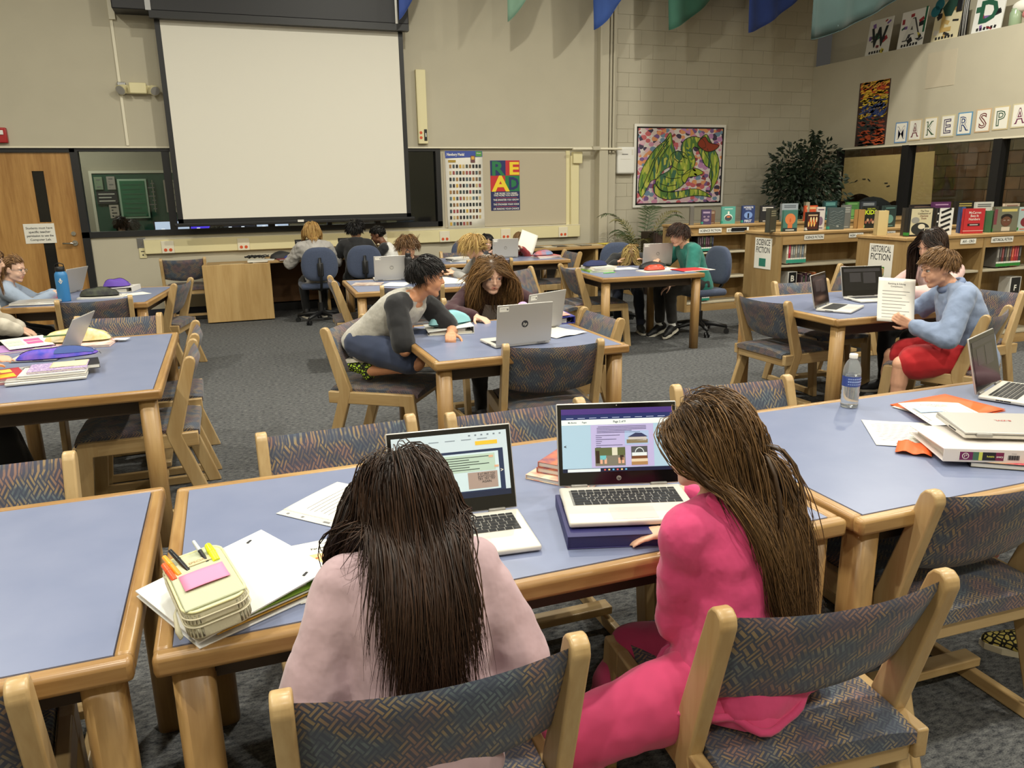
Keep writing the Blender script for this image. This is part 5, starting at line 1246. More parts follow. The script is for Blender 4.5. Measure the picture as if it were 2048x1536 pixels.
def scr_slide(m, w, H):       # browser with a bluish page, three pictures
    em = lambda n, c, e=.6: mat(n, c, .35, emit=e)
    yb = -.0014
    def q(x0, z0, x1, z1, mt, k=0): m.box(((x0+x1)/2*w,yb-.0004*k,(z0+z1)/2*H),((x1-x0)*w,.0004,(z1-z0)*H), mt)
    q(-.46,.17,.46,.93, em('sc_sky',(150,178,196)),0); q(-.46,.86,.46,.93, em('sc_violet',(64,44,110),.6),1); q(-.46,.80,.46,.865, em('sc_navy',(28,40,88),.6),1)
    q(-.46,.735,.46,.80, em('sc_bar',(206,216,214)),1); q(-.22,.215,.30,.735, em('sc_lilac',(164,158,196)),1); q(-.46,.165,.46,.21, em('sc_task',(20,28,52),.5),1); q(-.42,.17,-.15,.205, em('sc_search',(196,206,210)),2)
    D = G('ink'); put_text(m, 'Page 2 of 9', D, (.02*w,yb-.001,.768*H), (1,0,0), (0,0,1), .0052, .05, .015); put_text(m, 'My Books', D, (-.37*w,yb-.001,.768*H), (1,0,0), (0,0,1), .004, .03, .01); put_text(m, 'Pages', D, (-.27*w,yb-.001,.768*H), (1,0,0), (0,0,1), .004, .02, .01)
    put_text(m, '<', D, (-.435*w,yb-.001,.48*H), (1,0,0), (0,0,1), .008, .01, .03)
    for i in range(5): q(-.17+.01*(i==0),.705-.018*i,.24-.05*(i==4)-.12*(i==3),.711-.018*i, em('sc_ink',(70,66,104),.2),2)
    for i, L in enumerate((.2,.05,.17,.05,.04,.22,.04,.06)): q(-.18,.60-.024*i,-.18+L,.606-.024*i, em('sc_ink',(70,66,104),.2),2)
    q(.06,.48,.26,.65, em('sc_house_sky',(150,170,200)),2); q(.075,.50,.25,.545, em('sc_grass',(120,110,84),.5),3); q(.09,.53,.24,.58, em('sc_house',(176,172,166)),3)
    m.prism([(.085*w,.575*H),(.25*w,.575*H),(.20*w,.62*H),(.15*w,.625*H)], .0004, em('sc_roof',(48,54,84),.5), 'y', yb-.0018)
    q(-.19,.235,.06,.455, em('sc_road',(110,108,96),.5),2); q(-.19,.36,.06,.455, em('sc_wood',(84,92,60),.5),3); q(-.05,.36,-.005,.455, em('sc_gap',(190,190,170)),4); q(-.15,.31,-.10,.36, em('sc_teal',(96,170,176)),4)
    for a in (-.15,-.115,.0,.03): q(a,.26,a+.02,.33, em('sc_leg',(196,150,124),.6),4)
    q(-.185,.27,-.155,.42, em('sc_trunk',(52,40,30),.4),4); q(.015,.30,.045,.36, em('sc_trunk',(52,40,30),.4),4)
    q(.11,.235,.245,.46, em('sc_bag_bg',(74,78,80),.5),2); q(.11,.235,.245,.275, em('sc_box',(150,116,76),.6),3); q(.11,.275,.245,.31, em('sc_sand',(190,176,150),.7),3); q(.115,.31,.24,.345, em('sc_leather',(104,66,40),.5),3); q(.115,.345,.24,.385, em('sc_cloth',(196,206,206)),3)
    m.tube([((.178+.035*math.cos(a))*w,yb-.0018,(.385+.055*math.sin(a))*H) for a in [PI*i/10 for i in range(11)]], .0011, em('sc_cloth',(196,206,206)), 5)
    for i in range(9): q(-.42+.095*i,.815,-.36+.095*i,.821, em('sc_tab',(170,180,210),.5),2)
    for i in range(6): q(-.12+.035*i,.18,-.105+.035*i,.197, em('sc_icon%d'%(i%3),((200,90,80),(220,190,120),(90,170,210))[i%3],.6),2)
    m.cyl((0,yb-.0006,.085*H),(0,yb-.001,.085*H),.0065,G('silver_dark'),n=18); put_text(m, 'hp', G('screen_black'), (0,yb-.0014,.086*H), (1,0,0), (0,0,1), .007, .009, .01, shear=.3)
    m.cyl((0,yb-.0004,.965*H),(0,yb-.0008,.965*H),.0016,G('silver'),n=8)
def scr_doc(m, w, H):
    em = lambda n, c, e=.6: mat(n, c, .35, emit=e); yb = -.0014
    def q(x0, z0, x1, z1, mt, k=0): m.box(((x0+x1)/2*w,yb-.0004*k,(z0+z1)/2*H),((x1-x0)*w,.0004,(z1-z0)*H), mt)
    q(-.46,.17,.46,.93, em('sd_bg',(176,190,196)),0); q(-.46,.17,.42,.72, em('sd_navy',(34,46,74),.5),1); q(-.46,.17,.46,.235, em('sd_task',(26,34,56),.5),2)
    q(-.40,.25,.38,.69, em('sd_page',(178,196,200)),2); q(-.36,.47,.35,.67, em('sd_mint',(160,180,164)),3); q(.12,.27,.36,.46, em('sd_photo',(146,128,118),.6),3); q(.20,.775,.38,.82, em('sd_amber',(214,168,50)),2)
    D = em('sd_ink',(44,56,52),.1)
    for i in range(6): q(-.33+.02*(i % 2),.635-.028*i,.30-.08*((i*5) % 3),.643-.028*i, D, 4)
    for i, s in enumerate(('IF AT FIRST YOU',"DON'T SUCCEED,",'TRY, TRY, TRY','AGAIN.')): put_text(m, s, G('ink'), (.27*w,yb-.0018,(.435-.03*i)*H), (1,0,0), (0,0,1), .0055, .045, .012)
    put_text(m, '>', G('paper'), (.40*w,yb-.001,.46*H), (1,0,0), (0,0,1), .009, .012, .03)
    for a in (.30,.34): q(a,.62 if a < .32 else .50,a+.035,.645 if a < .32 else .525, em('sd_tape',(190,150,120),.6),5)
    for i in range(5): q(-.3+.13*i,.845,-.22+.13*i,.852, em('sd_tab',(110,122,132),.3),2)
    for i in range(6): q(.15+.05*i,.885,.165+.05*i,.90, em('sd_tab',(110,122,132),.3),2)
def scr_dark(m, w, H):
    em = mat('sx_glow', (52,50,52), .2, emit=.12); yb = -.0014
    m.box((0,yb,H*.55),(w*.9,.0004,H*.72), mat('sx_base',(26,25,26),.12,emit=.05)); m.box((-.17*w,yb-.0005,H*.62),(w*.27,.0004,H*.30), em); m.box((.17*w,yb-.0005,H*.60),(w*.3,.0004,H*.36), em); m.box((0,yb-.0005,H*.86),(w*.88,.0004,H*.10), em)
def stack_box(mb, w, h, t, z, m, dx=0, dy=0, rz=0, bev=.002):
    mb.rbox((dx,dy,z+t/2),(w,h,t), m, bev, Matrix.Rotation(rz,3,'Z'))
def flatbook(label, c, rz, w, h, t, z, cover, pages='paper', cat='notebook', name='notebook', art=None, group=None, spine=None):
    o = thing(name, label, cat, (c[0],c[1],z), R(rz), group); ct = .0022
    M_ = cover if not isinstance(cover, tuple) else C(cover,.5)
    MB().rbox((0,0,t-ct/2),(w,h,ct), M_, .001).rbox((0,0,ct/2),(w,h,ct), M_, .001).bb((-w/2,-h/2,ct*.5),(-w/2+ct,h/2,t-ct*.5), M_).build('cover', o)
    MB().bb((-w/2+ct,-h/2+.003,ct),(w/2-.003,h/2-.003,t-ct), G(pages)).build('pages', o)
    if art:
        m = MB(); art(m, w, h, t+.0004); m.build('cover_art', o)
    return o
def binder(label, c, rz, w, h, t, z, cover, open_edge=.012, art=None, spine_art=None):
    """a ring binder: spine at +x, thin edge at -x"""
    o = thing('ring_binder', label, 'binder', (c[0],c[1],z), R(rz)); M_ = C(cover,.35)
    MB().rbox((0,0,.0018),(w,h,.0032), M_, .0012).build('back_cover', o)
    P = [(-w/2,open_edge),(w/2,t-.003),(w/2,t),(-w/2,open_edge+.003)]
    MB().prism(P, h, M_, 'y', 0).build('front_cover', o)
    MB().rbox((w/2-.0014,0,t/2),(.0032,h,t), M_, .0012).build('spine', o)
    P = [(-w/2+.02,.004),(w/2-.05,.004),(w/2-.05,t*.68),(-w/2+.02,open_edge-.002)]
    MB().prism(P, h*.86, G('paper_shade'), 'y', 0).build('paper_stack', o)
    m = MB()
    for s in (-1,0,1):
        rg = MB(); rg.tube([(w/2-.028+.016*math.cos(a),s*h*.36,t*.48+.016*math.sin(a)) for a in [2*PI*i/12 for i in range(13)]], .0018, G('chrome'), 6); rg.build('ring', o)
    if art: m = MB(); art(m, w, h, t, open_edge); m.build('cover_art', o)
    if spine_art: m = MB(); spine_art(m, w, h, t); m.build('spine_label', o)
    return o
def pouch(label, c, rz, L, W, Hh, z, mt, mt2=None, pts=1.0, name='pencil_pouch', zipc='black_plastic'):
    """a soft zipped pencil pouch along x"""
    o = thing(name, label, 'pencil case', (c[0],c[1],z), R(rz)); sd = rng.uniform(0,6)
    def f(u, v, s):
        x = (u-.5)*L; e = (1-abs(2*u-1)**2.6)**.55 if 0 < u < 1 else 0; a = v*2-1; y = a*W/2*(.35+.65*e)*(1+.05*math.sin(9*u+sd)); b = (1-abs(a)**2.4)
        zz = Hh*(.12+.88*e*b**.6)*(1+.07*math.sin(11*u+7*v+sd)) if s else .001+.0*u
        return (x, y, zz)
    m = MB(); m.grid(lambda u,v: f(u,v,1), 22, 12, mt); m.grid(lambda u,v: f(1-u,v,0), 22, 12, mt); m.build('body', o)
    zp = MB(); zp.tube([Vector(f(.04+.92*i/14,.5,1))+Vector((0,0,.0012)) for i in range(15)], .0028, G(zipc) if isinstance(zipc,str) else zipc, 6, .6); zp.build('zipper', o)
    MB().tube([Vector(f(.96,.5,1))+Vector((0,0,.003)), Vector(f(.985,.5,1))+Vector((.012,.004,-.004)), Vector(f(.99,.5,1))+Vector((.018,.006,-.018))], .0022, G('steel'), 6, .5).build('zip_pull', o)
    return o, f
def pencil(label, p0, p1, r, mt, name='pencil', cat='pencil', tip=None):
    o = thing(name, label, cat, tuple(p0)); d = Vector(p1)-Vector(p0); e = d.normalized(); o_ = d.length
    MB().cyl((0,0,0), e*(o_-.02), r, mt, n=6).build('barrel', o); MB().cyl(e*(o_-.02), e*o_, r, tip or G('kraft'), r*.2, n=6).build('tip', o); return o
rot_m = lambda rz: Matrix.Rotation(R(rz), 3, 'Z')

# ================================================================ front middle table
def t_front():
    o, mark, f = sheet('printed sheet in a clear punched sleeve left of the lilac girl\'s hair', (.246,1.952), 42, curl=lambda u,v: .001+.002*math.sin(3*u))
    m = MB(); lines(m, mark, .30, -.32, 12, mt=G('ink_soft'), th=.007); m.build('print', o)
    MB().bb((-.135,-.1395,.0002),(-.108,.1395,.0012), mat('clear_plastic',(206,206,204),.15)).build('sleeve_edge', o); m = MB()
    for y in (-.11,-.06,-.02,.06,.11): m.box((-.122,y,.0016),(.007,.007 if abs(y) > .03 else .02,.0004), G('ink_soft'))
    m.build('punch_holes', o)
    o, mark, f = sheet('Personal Narrative worksheet with orange, pink and mint notes beside the white binder', (.165,1.62), 5)
    m = MB(); ptext(m, 'Personal Narrative', f, .216, .279, .02, .35, .0085, G('ink'), .15, .02); ptext(m, 'Compliments', f, .216, .279, .02, .295, .0085, G('ink'), .12, .02)
    mark(m, -.1, .425, .35, .430, G('ink_soft'))
    for x0, x1 in ((-.43,-.02),(.02,.43)):
        for y0, y1 in ((.01,.25),(-.26,-.03),(-.48,-.30)):
            for a in ((x0,y0,x1,y0+.006),(x0,y1-.006,x1,y1)): mark(m, *a, G('ink_soft'))
            mark(m, x0, y0, x0+.007, y1, G('ink_soft')); mark(m, x1-.007, y0, x1, y1, G('ink_soft'))
    holes(m, mark); m.build('print', o)
    for nm, x0, y0, x1, y1, c in (('orange',-.40,.02,-.03,.24,(246,190,134)),('pink',.03,.02,.42,.24,(240,112,160)),('mint',-.41,-.47,-.03,-.31,(146,214,186))):
        n_ = MB(); mark(n_, x0, y0, x1, y1, C(c,.7), .0012); s_ = n_.build('sticky_note', o); s_['label'] = nm+' sticky note'
        if nm == 'orange':
            n_ = MB(); 
            for i in range(4): mark(n_, -.34+.05*i, .15, -.31+.05*i, .155+.02*(i % 2), C((190,110,60),.7), .002)
            n_.build('handwriting', s_)
    def bart(m, w, h, t, oe):
        for x, y in ((.10,.115),(.10,-.115)):
            z = oe+.003+(t-oe-.003)*((x+w/2)/w)+.0006; m.box((x,y,z),(.016,.006,.0006), G('ink'), Matrix.Rotation(.5,3,'Z'))
    b = binder('white ring binder overhanging the front table edge, under the sage pencil case', (-.055,1.572), 27, .292, .285, .050, TH, (226,226,224), .012, bart)
    for i, c in enumerate(((206,160,60),(232,228,216),(150,190,60))):
        MB().rbox((.01+.012*i,-.0,.010+.006*i),(.235,.272,.003), C(c,.6), .001).build('divider', b)
    MB().rbox((.122,-.139,.022),(.024,.004,.034), C((150,190,60),.5), .0015).build('green_clip', b)
    # pencil case
    pc = thing('pencil_case', 'sage green zipped pencil case with a pink sticky note on the white binder', 'pencil case', (-.100,1.485,TH+.034), R(13)); pc.rotation_euler = (R(1.8), R(-7.0), R(13)); pc.scale = (1, 1.16, 1)
    SG = mat('sage_canvas', (184,188,160), .85, bump=.1, bscale=300); CR = mat('cream_canvas', (206,200,172), .85, bump=.1, bscale=300)
    def rr(w, h, r, n=6):
        P = []
        for cx, cy, a0 in ((w/2-r,h/2-r,0),(-w/2+r,h/2-r,90),(-w/2+r,-h/2+r,180),(w/2-r,-h/2+r,270)):
            for i in range(n+1): a = R(a0+90*i/n); P.append((cx+r*math.cos(a), cy+r*math.sin(a)))
        return P
    MB().prism(rr(.118,.200,.028), .030, CR, 'z', .016, .006).build('lower_body', pc)
    MB().prism(rr(.117,.199,.028), .026, CR, 'z', .043, .005).build('upper_body', pc)
    MB().prism(rr(.112,.194,.026), .006, SG, 'z', .0575, .0025).build('top_panel', pc)
    P = rr(.114,.196,.027); MB().tube([(x,y,.0595) for x,y in P+P[:1]], .0028, mat('piping',(226,222,170),.6), 6).build('piping', pc)
    for z in (.030,.047): MB().tube([(x*1.065,y*1.04,z) for x,y in P+P[:1]], .0016, mat('zip_cream',(212,204,176),.5), 5).build('zipper', pc)
    MB().tube([(-.060,-.02,.032),(-.068,-.035,.028),(-.072,-.06,.012),(-.070,-.075,.004)], [.003,.005,.008,.006], CR, 6, .35).build('zip_pull', pc)
    fl = MB(); P2 = [(-.054,-.092),(.054,-.092),(.054,.045),(.03,.068),(0,.074),(-.03,.068),(-.054,.045)]
    fl.prism(P2, .005, SG, 'z', .063, .002); fl.build('front_pocket', pc)
    m = MB(); m.box((.004,.048,.0668),(.05,.017,.0018), mat('patch_tan',(206,188,150),.7)); put_text(m, 'SPECIAL', C((150,130,90),.7), (.004,.048,.0679), (1,0,0), (0,1,0), .007, .04, .02); m.build('patch', pc)
    MB().grid(lambda u,v: (-.04+.083*u, -.040+.058*v, .0672+.003*(1-v)**3+.0008*math.sin(4*u)), 6, 6, C((240,140,176),.7), (0,0,-.0008)).build('sticky_note', pc)
    def pen(label, x, y, L, r, c, capc, tilt, name='pen'):
        d = Vector((tilt,.97,.20)).normalized(); M_ = pc.matrix_basis; p0 = Vector((x,y,.0625)); o = thing(name, label, 'pen', (0,0,0)); 
        o.location = pc.location; o.rotation_euler = pc.rotation_euler; o.scale = pc.scale
        MB().cyl(p0, p0+d*L*.55, r, C(c,.35), n=10).build('barrel', o); MB().cyl(p0+d*L*.55, p0+d*L, r*1.08, C(capc,.3), r*.9, n=10).build('cap', o)
    pen('black capped marker sticking out of the sage pencil case', -.018,0.033,.075,.0048,(20,20,22),(24,24,26),-.22)
    pen('orange marker in the sage pencil case, left of the black marker', -.036,0.028,.066,.0055,(236,148,40),(240,160,52),-.20)
    pen('black pen with a clear end in the sage pencil case', .020,0.038,.072,.0042,(26,26,28),(196,200,200),-.10)
    pen('neon yellow highlighter in the sage pencil case', .036,0.030,.052,.0078,(226,236,40),(224,236,30),-.05)
    pen('red orange marker at the left of the sage pencil case', -.047,0.018,.052,.0062,(228,84,40),(230,92,44),-.16)
    laptop('open silver laptop in front of the lilac girl, a document on its screen', (.478,1.742), -6, open_=108, keys=True, screen=scr_doc, tag_=False)
    flatbook('navy glossy binder under the pink girl\'s laptop', (.868,1.565), -17, .33, .255, .032, TH, (40,38,92), pages='navy_pages', cat='binder', name='ring_binder')
    laptop('open silver laptop in front of the pink girl, pictures on its screen', (.912,1.690), -17, z=TH+.0325, open_=106, keys=True, screen=scr_slide, tag_=False)
    gal = mat('galaxy_cover', (44,40,104), .35, noise=.9, nscale=22, c2=(206,120,84))
    flatbook('red and cream notebook under the galaxy patterned books', (.905,1.945), -52, .20, .25, .014, TH, mat('red_cream',(200,60,66),.5,noise=.8,nscale=18,c2=(240,222,190)))
    for k in range(2): flatbook(('lower','upper')[k]+' galaxy patterned book in the stack behind the laptops', (.912+.004*k,1.955), -50, .16, .21, .016, TH+.0145+.0165*k, gal, group=None, name='book', cat='book')
t_front()
# ================================================================ water bottle table
def t_right():
    b = thing('water_bottle', 'clear plastic water bottle with a blue label and white cap', 'bottle', (2.13,2.165,TH))
    prof = [(.022,.001),(.031,.004),(.0325,.012),(.0305,.020),(.0325,.028),(.0305,.036),(.0325,.044),(.0305,.052),(.0325,.060),(.0305,.068),(.0318,.078),(.0318,.128),(.0315,.140),(.029,.155),(.022,.172),(.0135,.184),(.0128,.190)]
    MB().lathe(prof, G('bottle_plastic'), 28, cap=False).build('shell', b)
    MB().lathe([(.0005,.003)]+[(r-.0012,z) for r,z in prof if .003 < z < .125]+[(.0305,.126),(.0005,.126)], G('water_body'), 24).build('water', b)
    l = MB(); l.lathe([(.0323,.084),(.0323,.122)], mat('label_blue',(52,72,140),.4), 28, cap=False)
    lo = l.build('label', b); m = MB()
    for j, (z, r_) in enumerate(((.113,.004),(.103,.006),(.093,.003))):
        for i in range(9): a = -2.6+.22*i; m.box((.0328*math.cos(a),.0328*math.sin(a),z),(.0004,.005,r_), C((150,170,214),.5), Matrix.Rotation(a,3,'Z'))
    m.build('print', lo)
    MB().lathe([(.0145,.187),(.0150,.190),(.0150,.202),(.013,.204),(.0,.204)], G('white_plastic'), 20).build('cap', b)
    o = thing('folder', 'bright orange pocket folder behind the curling worksheet', 'folder', (2.44,2.01,TH), R(4)); OR = mat('orange_card',(232,98,38),.55)
    MB().grid(lambda u,v: ((u-.5)*.30,(v-.5)*.24,.004+.004*math.sin(2*u)), 8, 6, OR, (0,0,-.0015)).build('front_cover', o); MB().rbox((0.002,-.001,.0012),(.30,.24,.0018), OR, .0008).build('back_cover', o); MB().bb((-.145,-.112,.0022),(.14,.112,.0035), G('paper')).build('papers', o)
    MB().bb((-.165,-.09,.0022),(-.14,.10,.0030), G('paper_shade')).build('loose_sheet', o)
    o, mark, f = sheet('printed sheet lying upside down between the bottle and the closed laptop', (2.052,1.838), -35)
    m = MB(); lines(m, mark, .36, -.30, 11, mt=G('ink_soft'), th=.008); ptext(m, 'Revising & Editing', f, .216, .279, .0, -.42, .009, G('ink_soft'), .16, .015, -1); ptext(m, 'Compliments', f, .216, .279, 0, -.36, .009, G('ink_soft'), .12, .015, -1); m.build('print', o)
    cu = lambda u, v: .016+.030*max(0,u-.62)**1.3*(1.2-v)+.006*math.sin(3.2*u)
    o, mark, f = sheet('curling Personal Narrative worksheet with a pale blue sticky note', (2.315,1.905), -24, z=TH+.004, curl=cu)
    m = MB(); ptext(m, 'Personal Narrative', f, .216, .279, .0, .34, .009, G('ink_soft'), .15, .02); ptext(m, 'Compliments', f, .216, .279, .02, .285, .009, G('ink_soft'), .12, .02); mark(m, -.1,.42,.3,.425,G('ink_soft'))
    for x0, x1 in ((-.42,-.02),(.02,.42)):
        for y0, y1 in ((-.02,.22),(-.30,-.05)):
            for a in ((x0,y0,x1,y0+.005),(x0,y1-.005,x1,y1)): mark(m, *a, G('ink_soft'), .001)
            mark(m, x0, y0, x0+.007, y1, G('ink_soft'), .001); mark(m, x1-.007, y0, x1, y1, G('ink_soft'), .001)
    holes(m, mark); m.build('print', o)
    n_ = MB(); mark(n_, -.40, .0, -.04, .22, C((166,190,230),.7), .003); n_.build('sticky_note', o)
    laptop('open silver laptop at the right edge facing away to the right, dark screen', (2.79,2.115), 24, open_=104, keys=True, screen=scr_dark, tag_=False)
    fl = mat('floral_cover', (206,70,90), .6, noise=.9, nscale=26, c2=(232,214,160))
    flatbook('black edged notebook with a floral cover under the white binder', (2.165,1.575), -37, .24, .29, .016, TH, (24,24,26), art=lambda m,w,h,z: m.bb((-w/2+.004,-h/2+.004,z),(w/2-.004,h/2-.004,z+.0006), fl))
    def spine(m, w, h, t):
        # spine faces +x of the binder; letters run along y
        X = w/2+.0006
        def pl(y0, y1, z0, z1, c, k=0): m.bb((X+.0003*k,y0,z0),(X+.0005+.0003*k,y1,z1), C(c,.45))
        pl(-.105,.02,.006,.033,(226,222,216)); pl(-.102,-.066,.007,.032,(110,30,84),1); pl(-.066,-.050,.007,.032,(70,110,84),1); pl(-.050,-.040,.007,.032,(206,210,90),1); pl(-.040,-.004,.007,.032,(30,30,32),1); pl(-.004,.018,.007,.032,(120,30,70),1)
        m.cyl((X+.0006,-.086,.0195),(X+.0010,-.086,.0195),.0095,G('paper'),n=18); m.cyl((X+.0010,-.086,.0195),(X+.0013,-.086,.0195),.0075,C((110,30,84),.5),n=18); put_text(m, '1"', G('paper'), (X+.0016,-.086,.0195), (0,1,0), (0,0,1), .008, .01, .02)
        put_text(m, 'Reliable', C((214,214,90),.5), (X+.0012,-.018,.0195), (0,1,0), (0,0,1), .005, .02, .02); put_text(m, 'avery', G('paper'), (X+.0012,.007,.0195), (0,1,0), (0,0,1), .006, .018, .02)
        for i in range(14): m.bb((X+.0004,.030+.0022*i,.010),(X+.0007,.0311+.0022*i+(.0006 if i % 3 else 0),.024), G('ink'))
        put_text(m, 'PP2400', G('ink_soft'), (X+.0006,.045,.029), (0,1,0), (0,0,1), .003, .02)
    binder('white ring binder with a purple spine label under the closed laptop', (2.105,1.618), -118, .275, .292, .040, TH+.0165, (224,216,210), .022, spine_art=spine)
    c = (2.115,1.628); lx, ly = rot2(0, .111, R(150)); o = laptop('closed silver laptop on top of the white ring binder', (c[0]+.06,c[1]-.10), 152, z=TH+.0570, open_=0, dark=True, emblem=False)
    pouch('navy pencil pouch with a pink emblem at the right edge', (2.385,1.72), -20, .20, .09, .05, TH, mat('navy_cloth',(34,36,66),.8))
    sheet('crumpled orange paper peeking out left of the white binder', (1.955,1.705), -50, w=.10, h=.12, col=OR, curl=lambda u,v: .004+.008*math.sin(6*u)**2)
t_right()
# ================================================================ leaning students' table
def t_mid():
    w = binder('white binder under the turquoise pouch on the leaning students\' table', (1.19,4.36), -8, .27, .26, .045, TH, (224,224,218), .02)
    MB().rbox((0,0,.008),(.25,.24,.012), C((206,200,184),.6), .002).build('papers', w)
    tq = mat('turquoise_cloth', (142,198,204), .75); pouch('turquoise zipped pouch on the white binder', (1.20,4.36), 12, .27, .10, .075, TH+.042, tq, name='pencil_pouch', zipc=mat('turq_zip',(110,164,172),.6))
    laptop('large silver laptop with a round black emblem facing the camera', (1.432,3.752), 184, open_=98, emblem='dark', keys=False, body='silver_light')
    laptop('second silver laptop behind the one with the black emblem', (1.70,4.13), 206, open_=100, emblem=True)
    b = binder('blue binder with a pink red cover behind the right laptop', (1.86,4.43), -6, .27, .28, .045, TH, (58,62,150), .03)
    MB().rbox((-.01,0,.045),(.24,.25,.003), mat('pink_cover',(216,120,110),.6,noise=.8,nscale=14,c2=(236,206,190)), .001, Matrix.Rotation(-.055,3,'Y')).build('loose_cover', b)
    f = MB(); f.ell((1.72,4.50,TH+.085),(.04,.04,.038), mat('lilac_fluff',(196,160,204),.95,bump=1,bscale=80)); tag(f.build('fluffy_ball'), 'lilac fluffy ball on the blue binder', 'toy')
    o, mark, fc = sheet('creased white sheet right of the laptop with the black emblem', (1.74,4.02), 20, w=.24, h=.26, curl=lambda u,v: .002+.006*abs(math.sin(5*u+2*v)))
    m = MB(); lines(m, mark, .3, -.3, 6, mt=G('paper_shade')); m.build('print', o)
t_mid()
# ================================================================ left table
def t_left():
    z = TH
    flatbook('lilac folder under a worksheet on the left table', (-1.12,4.86), 22, .30, .24, .012, z, (178,134,192), cat='folder', name='folder')
    o, mark, f = sheet('worksheet with two pink and two mint notes on the lilac folder', (-1.10,4.90), 22, z=z+.0135, curl=lambda u,v: .006+.016*v)
    m = MB(); lines(m, mark, .42, .33, 3); holes(m, mark); m.build('print', o)
    for nm, x0, y0, c in (('pink',-.02,.05,(232,96,150)),('pink',-.02,-.22,(232,96,150)),('mint',-.44,.05,(190,218,186)),('mint',-.44,-.22,(190,218,186))):
        n_ = MB(); mark(n_, x0, y0, x0+.36, y0+.22, C(c,.7), .0012); n_.build('sticky_note', o)['label'] = nm+' sticky note'
    laptop('open silver laptop seen edge on, behind the galaxy pouch on the left table', (-.845,4.56), -100, open_=118, keys=True, emblem=False, tag_=False)
    flatbook('white notebook under the yellow patterned pouch', (-.80,4.83), -6, .30, .21, .012, z, mat('pinkish_print',(226,214,204),.6,noise=.6,nscale=14,c2=(206,120,110)))
    o, mark, f = sheet('small pale slip sticking out of the notebook by the yellow pouch', (-.62,4.86), -20, w=.08, h=.06, z=z+.013)
    yl = mat('yellow_print', (222,196,120), .8, noise=.9, nscale=30, c2=(232,222,190))
    pouch('yellow and white patterned pencil pouch on the left table', (-.845,4.90), -6, .34, .13, .075, z+.0125, yl, zipc=mat('yel_zip',(206,190,120),.6))
    pencil('long green pencil on the yellow patterned pouch', (-1.00,4.83,z+.062), (-.82,4.815,z+.068), .005, C((92,124,72),.5))
    c0 = (-.83,3.98); laptop('closed silver laptop under the notebooks at the front of the left table', (c0[0]-.005,c0[1]+.11), 4, open_=0, emblem=False)
    flatbook('white pad on the closed laptop of the left table', (c0[0]+.03,c0[1]+.0), 2, .27, .19, .014, z+.0265, (224,218,204))
    flatbook('notebook with a purple glitter cover on the closed laptop', (c0[0]+.045,c0[1]+.02), 4, .24, .18, .010, z+.0415, mat('glitter',(120,84,160),.4,noise=.95,nscale=120,c2=(222,206,226)))
    o, mark, f = sheet('cream lined page on the purple glitter notebook', (c0[0]+.085,c0[1]+.045), 3, w=.15, h=.13, z=z+.052, col=mat('cream_page',(216,206,168),.8)); m = MB(); lines(m, mark, .35, -.35, 5, mt=G('paper_shade')); m.build('print', o)
    flatbook('black notebook leaning out of the stack on the left table', (c0[0]+.15,c0[1]+.10), 10, .10, .17, .02, z+.0266, (26,26,28))
    gx = mat('galaxy_cloth', (52,60,190), .6, noise=.95, nscale=26, c2=(122,84,190)); nv = mat('blue_cloth', (58,78,140), .8)
    o, f = pouch('blue galaxy patterned pencil pouch with a black zip', (-.83,4.24), -8, .36, .15, .045, z+.0, gx); o.location.z = z+.0535; o.rotation_euler = (0, R(-2), R(-8))
    MB().grid(lambda u,v: Vector(f(.52+.46*u,.06+.82*v,1))+Vector((0,0,.0015)), 12, 8, nv).build('side_panel', o)
    for i, (dz, c) in enumerate(((0,(176,50,60)),(.009,(226,222,212)),(.018,(176,50,60)))):
        flatbook(('lower red folder at the left edge','white folder between the red folders at the left edge','upper red folder with a yellow panel at the left edge')[i], (-1.10+.01*i,4.02), 14+3*i, .28, .24, .0085, z+dz, c, cat='folder', name='folder', art=(lambda m,w,h,zz: m.bb((-w*.42,-h*.4,zz),(w*.36,-.01,zz+.0005), C((242,180,40),.6)).bb((-w*.42,.02,zz),(w*.36,h*.4,zz+.0005), C((244,196,80),.6))) if i == 2 else None)
    sheet('blank sheet under the galaxy pouch', (-1.0,4.20), 12, w=.2, h=.2)
t_left()
